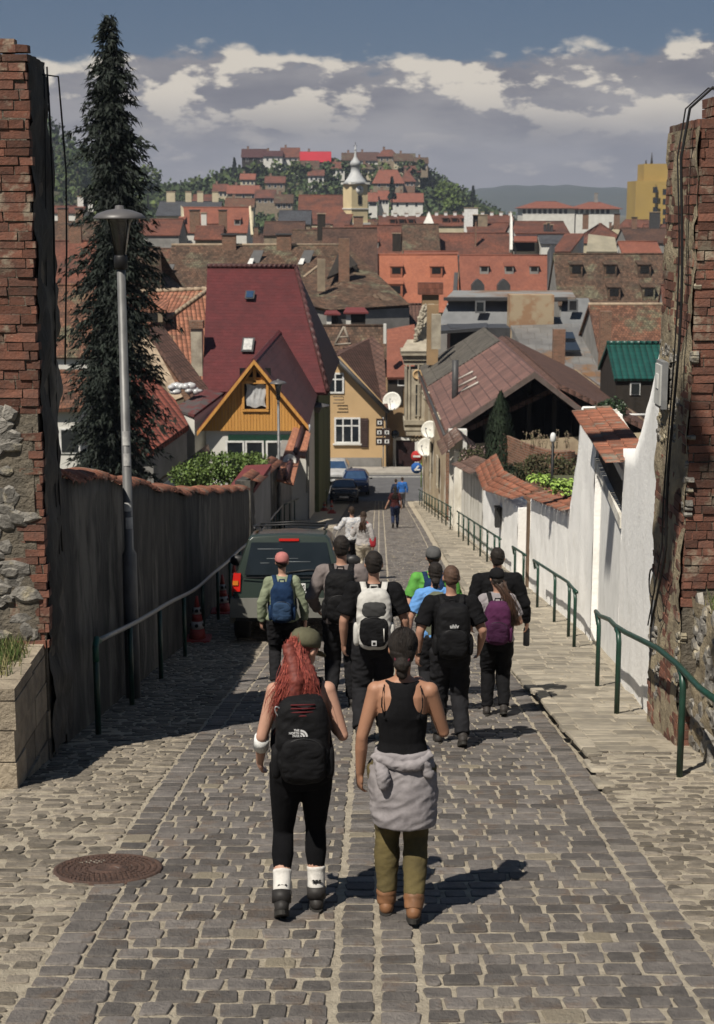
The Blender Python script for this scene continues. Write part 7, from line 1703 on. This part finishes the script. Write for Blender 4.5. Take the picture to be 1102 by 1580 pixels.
def backpack(Q, label, col, w=.30, h=.48, d=.20, cz=1.2, acc=None, pocket=True, strapm=None, straps=True, kind=0, name='backpack', hang=(), tilt=0.):
    S_ = Q.S; t = thing(name, Q.t.location, label, 'backpack'); t.rotation_euler = Q.t.rotation_euler; t.scale = Q.t.scale
    back = -.125+Q.ln(cz); sm = strapm or col; yb = back-d/2
    b = MB(); superbox(b, (0, yb, cz), (w, d, h), .55, 28); superbox(b, (0, yb+.02, cz+h*.36), (w*.82, d*.85, h*.3), .7, 20)
    o = solid(b, 'pack_body', col, t, vox=.009, disp=.010, dsc=9, smooth=2, seed=h*90, ridg=.8)
    if pocket:
        b = MB(); superbox(b, (0, yb-d*.42, cz-h*.17), (w*.80, d*.42, h*.50), .55, 24); po = solid(b, 'front_pocket', acc or col, t, vox=.008, disp=.008, dsc=11, smooth=2, seed=3, ridg=1.)
        b = MB(); pts = [(w*.36*math.cos(a), yb-d*.56-.0*math.sin(a), cz-h*.06+h*.14*math.sin(a)) for a in [math.pi*i/10 for i in range(11)]]; b.tube(pts, .004, 5); b.build('zip', m_chr, po, loc=(0,0,0))
    b = MB(); pts = [(w*.44*math.cos(a), yb-d*.30, cz+h*.20+h*.24*math.sin(a)) for a in [math.pi*i/12 for i in range(13)]]; b.tube(pts, .004, 5); b.build('zip', m_chr, o, loc=(0,0,0))
    for s in (-1, 1):
        b = MB(); superbox(b, (s*w*.5, yb, cz-h*.25), (.06, d*.7, h*.38), .6, 16); lbuild(b, 'side_pocket', col, t)
        if straps:
            b = MB(); pts = [(s*.07, back-.0, cz+h*.30), (s*.085, -.115+Q.ln(1.42), 1.43), (s*.10, -.03+Q.ln(1.45), 1.478), (s*.112, .08+Q.ln(1.42), 1.43), (s*.125, .145+Q.ln(1.3), 1.30), (s*.15, .11, 1.14), (s*.16, 0, 1.06), (s*.13, back-.02, cz-h*.38)]
            P_ = [Vector(p) for p in pts]; vs = []; n = len(P_)
            for i, p in enumerate(P_):
                wv = Vector((.026,0,0)); nn = Vector((0,0,.008)) if 1 < i < 4 else Vector((0,.008,.0)); vs += [p-wv-nn, p+wv-nn, p+wv+nn, p-wv+nn]
            b.add(vs, [(4*i+k, 4*i+(k+1)%4, 4*i+4+(k+1)%4, 4*i+4+k) for i in range(n-1) for k in range(4)]+[(3,2,1,0),(4*n-4,4*n-3,4*n-2,4*n-1)], 0, .5, True); lbuild(b, 'shoulder_strap', sm, t)
    b = MB(); b.tube([(-.035, back-.03, cz+h*.46), (-.03, back-.035, cz+h*.46+.045), (.03, back-.035, cz+h*.46+.045), (.035, back-.03, cz+h*.46)], .009, 7); lbuild(b, 'top_handle', sm, t)
    return t, yb, back
def logo_dome(t, M):
    """small white arched emblem with three lines of lettering"""
    wm = mat('white_lettering', (1,)*3)
    for k, wd in enumerate(('THE', 'NORTH', 'FACE')): text(wd, .017, wm, t, M @ Matrix.Translation((-.012,.016-.0165*k,0)), 'logo_lettering', align='RIGHT', bold=.0006)
    b = MB()
    for r0, r1 in ((.0,.010),(.015,.026),(.031,.042)):
        n = 10; vs = []
        for z in (0, .002):
            for r in (r0, r1):
                for i in range(n+1): a = math.pi/2*i/n; vs.append(M @ Vector((-.006+.0+(.042)-math.cos(a)*0-.042+r*math.sin(a), -.022+r*math.cos(a)*1.0, z)))
        k = n+1; b.add(vs, [(2*k+i, 2*k+i+1, 3*k+i+1, 3*k+i) for i in range(n)]+[(i+k, i+k+1, i+1, i) for i in range(n)]+[(k+i, 3*k+i, 3*k+i+1, k+i+1) for i in range(n)])
    b.build('logo_dome', wm, t, loc=(0,0,0), uv=False)
def crowd():
    random.seed(202)
    red = mat('red_dyed_hair', (.36,.085,.06), (.17,.032,.028), nscale=40, rough=.65, spec=.3, attr=True, rv=.55, coords='Object')
    brown = mat('long_brown_hair', (.06,.03,.018), (.03,.016,.01), nscale=40, rough=.45, spec=.5, attr=True, rv=.5)
    blackh = mat('black_hair', (.010,.008,.007), (.02,.015,.012), nscale=60, stretch=(1,1,.15), rough=.7, spec=.25, bump=.8, bscale=60, bdist=.01)
    # 1 red haired woman
    q = person('woman with long red hair, olive cap, black leggings and white socks', 464, 976, 1.68, R(4), fem=True, legs=((-.13,-.16,.03,.55),(.085,.02,0,.0)), skn='fair', topk='vest', topm=BLK, botm=cloth('black_leggings', (.005,.005,.006), rough=.95), trous=.15, tend=.31, hair='crop', hairm=red, capm=cloth('olive_cap_cotton', (.10,.095,.06)), head=(.75,.5), hires=True,
        arms=(((-.235,-.03,1.12),(-.245,.12,.93)), ((.245,-.05,1.12),(.17,.17,1.16))), shoem=mat('black_hiking_boot', (.014,.013,.013), (.03,.027,.025), nscale=12, rough=.6))
    hc = q.hc; b = MB(); b.tube([hc+q.hr @ Vector((0,-.07,.03)), hc+q.hr @ Vector((-.01,-.135,-.01)), (-.03,-.165,1.50), (-.05,-.165,1.40), (-.07,-.16,1.31)], [.030,.038,.048,.060,.03], 14); solid(b, 'ponytail', red, q.t, vox=.007, disp=.005, dsc=22, seed=4, ridg=1.)
    b = MB(); b.tube([hc+q.hr @ Vector((.05,-.06,-.04)), (.07,-.13,1.48), (.085,-.14,1.38)], [.03,.035,.014], 12); b.tube([hc+q.hr @ Vector((-.05,-.04,-.04)), (-.10,-.10,1.47), (-.15,-.10,1.36)], [.03,.04,.015], 12); solid(b, 'ponytail', red, q.t, vox=.007, disp=.01, dsc=22, seed=4, ridg=1.)
    strands(q, 'hair_strands', red, hc+q.hr @ Vector((0,-.105,.022)), (-.055,-.175,1.32), n=1700, r=.0012, wav=.022, spread=(.026,.012,.03), tspread=(.055,.012,.055), mid=(-.04,-.205,1.52))
    for i, (hp, kn, an, pt) in enumerate(q.L):
        b = MB(); u = (kn-an).normalized(); b.tube([an+u*.02, an+u*.17], [.052,.055], 16); b.tube([an+u*.165, an+u*.185], [.059,.059], 16); o = solid(b, 'sock', cloth('white_sock', (.62,.60,.56)), q.t, vox=.007, disp=.003, dsc=16)
        c = an+u*.115+Vector((0,-.058,0)); text('eps', .042, m_dark, o, Matrix.Translation(c) @ BACK, 'sock_lettering', bold=.0012)
        b = MB(); b.tube([an-u*.01, an+u*.06], [.058,.060], 14); lbuild(b, 'boot_collar', mat('black_hiking_boot', (1,)*3), q.t)
    sh, el, wr = q.A[0]; b = MB(); b.tube([el.lerp(wr,.02), el.lerp(wr,.45)], [.045,.046], 14); lbuild(b, 'elbow_bandage', cloth('white_bandage', (.7,.7,.68)), q.t)
    t, yb, back = backpack(q, 'black backpack with a small white arched logo worn by the red haired woman', cloth('black_pack_nylon', (.009,.009,.010), rough=.75), w=.31, h=.52, d=.20, cz=1.17, kind=1)
    logo_dome(t, Matrix.Translation((-.01, yb-.106, 1.245)) @ BACK)
    b = MB(); 
    for k in range(4): b.tube([(-.07,yb-.085,1.34+.022*k),(.0,yb-.10,1.345+.022*k),(.07,yb-.085,1.34+.022*k)], .0045, 6)
    lbuild(b, 'red_bungee', mat('dark_red_cord', (.10,.012,.015)), t)
    b = MB(); b.tube([(-.135+.014*math.cos(a)-.02*math.sin(a), yb-.045, 1.35+.035*math.sin(a)+.01*math.cos(a)) for a in [i*.5 for i in range(14)]], .004, 6); lbuild(b, 'carabiner', m_galv, t)
    # 2 woman in black tank top
    q = person('woman in a black racerback top and olive trousers, grey shirt tied round her waist', 622, 974, 1.70, R(-3), fem=True, legs=((-.09,.05,.0,.05),(.075,-.13,.02,.25)), skn='tan', topk='tank', topm=BLK, botm=mat('olive_trousers', (.105,.082,.032), (.06,.048,.022), nscale=7, ndet=6, rough=.9, bump=.5, bscale=22, bdist=.015), trous=.75, tend=.13, hair='bun', hairm=blackh, head=(0.05,.2), hires=True,
        arms=(((-.24,-.03,1.10),(-.25,.04,.83)), ((.235,.06,1.14),(.13,.24,1.34))), shoem=mat('tan_leather_boot', (.20,.095,.045), (.12,.06,.03), nscale=9, rough=.6))
    skull_strands(q, blackh)
    for hp, kn, an, pt in q.L:
        u = (kn-an).normalized(); b = MB(); b.tube([an-u*.02, an+u*.05], [.056,.060], 16); b.tube([an+u*.04, an+u*.07], [.064,.061], 16); solid(b, 'boot_shaft', mat('tan_leather_boot', (1,)*3), q.t, vox=.007, disp=.004, dsc=18)
    b = MB(); b.tube([q.hc+q.hr @ Vector((.04*math.cos(a),-.082+.02*math.sin(a),-.045+.02*math.sin(a))) for a in [i*.5 for i in range(14)]], .008, 7); lbuild(b, 'hair_tie', cloth('maroon_scrunchie', (.09,.02,.03)), q.t)
    b = MB(); loft(b, [(.60,.180,.140,.012,-.02),(.605,.188,.150,.012,-.02),(.70,.194,.156,.012,-.015),(.80,.198,.158,.007,-.01),(.90,.196,.153,0,-.005),(1.0,.172,.136,0,0),(1.045,.158,.122,0,0)], 28)
    grey = cloth('grey_melange_shirt', (.27,.25,.255), (.19,.175,.18)); o = solid(b, 'waist_shirt', grey, q.t, vox=.008, disp=.009, dsc=8, seed=5, ridg=1.2)
    b = MB(); b.tube([(-.165,-.06,1.02),(-.12,-.12,1.015),(0,-.15,.985),(.1,-.14,1.0),(.17,-.05,1.03)], [.024,.03,.03,.03,.024], 10); o2 = solid(b, 'shirt_roll', grey, q.t, vox=.008, disp=.012, dsc=14, ridg=1.)
    b = MB(); b.tube([(-.15,-.10,1.01),(-.115,-.15,.97),(-.10,-.175,.92),(-.115,-.17,.87)], [.02,.034,.038,.03], 10); o2 = solid(b, 'shirt_sleeve', grey, q.t, vox=.008, disp=.012, dsc=14, ridg=1.)
    b = MB(); b.tube([(.09,-.13,1.02),(.14,-.12,.985),(.16,-.11,.92)], [.022,.03,.028], 10); solid(b, 'shirt_sleeve', grey, q.t, vox=.008, disp=.012, dsc=14, ridg=1.)
    # 3 pink cap
    q = person('person in a pink cap and pale sage hoodie walking beside the off-road car', 435, 853, 1.68, R(2), fem=True, legs=((-.1,-.1,.02,.3),(.09,.12,0,0)), topk='long', topm=cloth('sage_fleece', (.22,.25,.17)), hair='crop', capm=cloth('pink_cap_cotton', (.42,.16,.15)), arms=(((-.25,-.03,1.12),(-.26,.03,.86)), ((.27,0,1.12),(.28,.05,.86))), skn='fair', Y=18)
    backpack(q, 'navy blue backpack worn by the person in the pink cap', cloth('navy_pack_nylon', (.012,.03,.075)), .28, .50, .20, 1.18, acc=cloth('steel_blue_nylon', (.03,.06,.12)))
    # 4 grey sweater man
    q = person('man in a grey sweater behind the off-road car with dark trousers', 527, 820, 1.92, R(-3), Y=16.3, legs=((-.1,-.15,.03,.5),(.1,.14,0,0)), topk='long', topm=cloth('taupe_sweater', (.17,.145,.14)), hair='short', hairm=blackh, arms=(((-.30,-.03,1.14),(-.25,.15,.98)), ((.26,-.02,1.13),(.27,.08,.88))))
    backpack(q, 'black backpack with padded straps worn by the man in the grey sweater', cloth('black_pack_nylon', (1,)*3), .30, .52, .20, 1.2)
    # 5 white and black backpack
    q = person('man in a black tee wearing a white and black backpack, centre of the group', 577, 844, 1.82, R(0), Y=14.1, legs=((-.12,-.25,.04,.7),(.10,.12,0,0)), topk='tee', hair='short', hairm=blackh, arms=(((-.27,-.05,1.13),(-.27,.03,.88)), ((.28,-.03,1.13),(.29,.05,.87))), trous=1.4, topm=BLK)
    wh = cloth('light_grey_pack_nylon', (.50,.49,.46)); t, yb, back = backpack(q, 'light grey and black backpack worn by the man in the black tee in the centre', wh, .31, .54, .19, 1.19, acc=cloth('black_pack_nylon', (1,)*3), strapm=wh)
    b = MB(); superbox(b, (0, yb-.075, 1.30), (.22,.06,.15), .6, 20); solid(b, 'mesh_panel', cloth('dark_grey_mesh', (.05,.05,.05)), t, vox=.008, disp=.006, dsc=20)
    b = MB(); b.bbox((-.022,yb-.142,.985),(.022,yb-.132,1.03)); o = lbuild(b, 'brand_patch', mat('white_lettering', (1,)*3), t); b = MB(); b.bbox((-.012,yb-.146,.997),(.012,yb-.142,1.018)); lbuild(b, 'patch_mark', m_dark, o)
    b = MB(); b.tube([(.09,yb-.13,1.02),(.085,yb-.135,1.14)], .006, 6); lbuild(b, 'zip_pull', wh, t)
    # 6 green tee
    q = person('man in a bright green tee and grey cap at the back right of the group', 669, 849, 1.77, R(0), Y=17.2, topk='tee', topm=cloth('bright_green_tee', (.10,.30,.06)), hair='crop', capm=cloth('grey_cap_cotton', (.09,.09,.09)), botm=BLK, arms=(((-.27,-.05,1.13),(-.29,.03,.87)), ((.28,-.03,1.13),(.29,.05,.87))), skn='fair')
    backpack(q, 'small navy backpack worn by the man in the bright green tee', cloth('navy_pack_nylon', (1,)*3), .24, .40, .15, 1.24)
    # 7 light blue shirt
    q = person('woman with dark hair in a light blue tee and grey green vest, half hidden', 672, 873, 1.65, R(0), Y=15.8, fem=True, topk='tee', topm=cloth('light_blue_tee', (.12,.28,.58)), hair='bun', hairm=blackh, arms=(((-.28,-.05,1.12),(-.30,.0,.85)), ((.25,-.03,1.13),(.2,.1,.9))), skn='mid')
    b = MB(); loft(b, [(.93,.165,.12,0,-.02),(1.1,.15,.12,0,-.02),(1.3,.155,.125,0,-.015),(1.40,.14,.11,0,-.01),(1.45,.10,.085,0,0)]); solid(b, 'vest', cloth('grey_green_vest', (.13,.14,.10)), q.t, disp=.008, dsc=8)
    # 8 black tee
    q = person('man with cropped brown hair in a black tee with a black backpack, right of centre', 697, 866, 1.70, R(2), Y=13.8, wide=1.05, legs=((-.10,.10,0,.0),(.10,-.24,.03,.5)), topk='tee', hair='crop', hairm=mat('cropped_brown_hair', (.055,.033,.022), (.09,.05,.035), nscale=50, rough=.7), arms=(((-.30,-.05,1.12),(-.31,.02,.86)), ((.30,-.08,1.13),(.28,.06,.92))), trous=1.2)
    t, yb, back = backpack(q, 'black backpack with white lettering worn by the man with cropped hair', cloth('black_pack_nylon', (1,)*3), .32, .52, .19, 1.18)
    text('uhlv', .05, mat('white_lettering', (1,)*3), t, Matrix.Translation((.0, yb-.112, 1.255)) @ BACK, 'pack_lettering', bold=.0015)
    sh, el, wr = q.A[0]; b = MB(); b.tube([wr-(wr-el)*.12, wr-(wr-el)*.02], [.032,.031], 14); lbuild(b, 'watch', m_dark, q.t)
    # 9 tall man in black
    q = person('tall man in a long black jacket holding a dark bottle, rightmost of the group', 768, 851, 1.77, R(0), Y=17.0, wide=1.1, topk='jacket', topm=BLK, botm=BLK, hair='short', hairm=blackh, arms=(((-.28,-.05,1.13),(-.28,.03,.88)), ((.31,-.03,1.13),(.34,.04,.90))), skn='mid', trous=1.2)
    sh, el, wr = q.A[1]; M = q.t.matrix_basis; w = Matrix.Translation(q.t.location) @ Matrix.Diagonal((q.S,)*3+(1,)) @ (wr+(wr-el).normalized()*.07)
    t = thing('bottle', w+Vector((.0,.03,-.12)), 'dark drinking bottle held in the right hand of the tall man in black', 'bottle'); b = MB(); b.lathe([(.034,-.1),(.037,-.09),(.037,.09),(.024,.115),(.022,.15),(.001,.152)], (0,0,0), 16); lbuild(b, 'flask', mat('dark_bottle_steel', (.02,.02,.022), rough=.35, metal=.4), t)
    b = MB(); b.lathe([(.025,.13),(.025,.165),(.001,.167)], (0,0,0), 16); lbuild(b, 'bottle_cap', m_chr, t)
    # 10 purple backpack woman
    q = person('woman with long brown hair over her right shoulder and dark trousers, walking at right', 768, 888, 1.58, R(-3), Y=15.8, fem=True, legs=((-.10,-.05,.0,.1),(.09,-.18,.03,.4)), topk='tee', topm=cloth('light_grey_tee', (.26,.24,.25)), botm=BLK, hair='long', hairm=blackh, capm=cloth('black_cap_cotton', (.010,.010,.011)), arms=(((-.24,-.05,1.12),(-.20,.12,1.0)), ((.27,-.02,1.13),(.2,.2,1.05))), skn='mid', head=(-.3,.2))
    strands(q, 'long_hair', brown, q.hc+Vector((.02,-.06,-.02)), (.17,-.10,1.17), n=200, wav=.018, tspread=(.035,.025,.06), mid=(.12,-.14,1.50))
    backpack(q, 'purple backpack with grey details worn by the woman with long brown hair', cloth('purple_pack_nylon', (.075,.02,.06)), .29, .50, .20, 1.17, acc=cloth('dark_purple_nylon', (.045,.014,.04)), strapm=cloth('black_pack_nylon', (1,)*3))
    # 11 grey hoodie with red bag, further down
    q = person('woman with long hair, grey top and cream trousers ahead of the off-road car', 561, 785, 1.66, R(-12), fem=True, topk='long', topm=cloth('pale_grey_hoodie', (.36,.34,.33)), botm=cloth('cream_trousers', (.45,.40,.32)), hair='long', arms=(((-.28,.02,1.13),(-.33,.2,1.2)), ((.24,-.03,1.12),(.24,.03,.88))), skn='fair', vox=.014, Y=36)
    strands(q, 'long_hair', brown, q.hc+Vector((0,-.08,0)), (.0,-.13,1.33), n=90, r=.006, tspread=(.05,.02,.05), mid=(0,-.15,1.5))
    x, y, z = q.t.location; t = thing('shoulder_bag', (x+.22, y-.05, z+.95), 'red bag hanging at the side of the woman in the grey top', 'bag'); b = MB(); superbox(b, (0,0,0), (.16,.12,.28), .6, 16); lbuild(b, 'bag_body', cloth('red_bag', (.35,.03,.04)), t); b = MB(); b.tube([(0,0,.12),(-.05,0,.35),(-.16,0,.5)], .01, 5); lbuild(b, 'strap', cloth('red_bag', (1,)*3), t)
    q = person('person in a checked pale shirt just left of the woman with long hair', 543, 793, 1.70, R(10), topk='long', topm=mat('pale_checked_shirt', (.34,.36,.40), (.55,.52,.48), nscale=40, ndet=0), hair='short', arms=(((-.32,.05,1.2),(-.38,.25,1.15)), ((.24,-.03,1.12),(.24,.03,.88))), vox=.014, Y=38)
    # 12, 13 far people
    q = person('distant woman with long dark hair in dark jeans walking down the cobbles', 610, 752, 1.68, R(0), fem=True, topk='tee', topm=cloth('dark_maroon_top', (.05,.015,.015)), botm=cloth('navy_jeans', (.018,.025,.055)), hair='long', hairm=blackh, arms=(((-.27,-.02,1.12),(-.36,.0,.92)), ((.24,-.03,1.12),(.26,.03,.88))), vox=.016, Y=60)
    strands(q, 'long_hair', blackh, q.hc+Vector((0,-.07,0)), (.0,-.12,1.25), n=40, r=.01, tspread=(.05,.02,.03), mid=(0,-.14,1.45))
    q = person('distant person in a bright blue tracksuit jacket at the foot of the street', 621, 733, 1.74, R(0), topk='long', topm=cloth('bright_blue_jacket', (.03,.12,.38)), botm=cloth('grey_track_pants', (.16,.17,.20)), hair='short', arms=(((-.27,-.02,1.12),(-.28,.1,.9)), ((.27,-.03,1.12),(.28,.03,.88))), vox=.016, Y=84)
    q = person('distant person in dark blue clothes left of the bright blue tracksuit jacket', 611, 737, 1.62, R(0), fem=True, topk='long', topm=cloth('dusty_navy_jacket', (.02,.03,.06)), botm=BLK, hair='short', vox=.016, Y=85)
crowd()
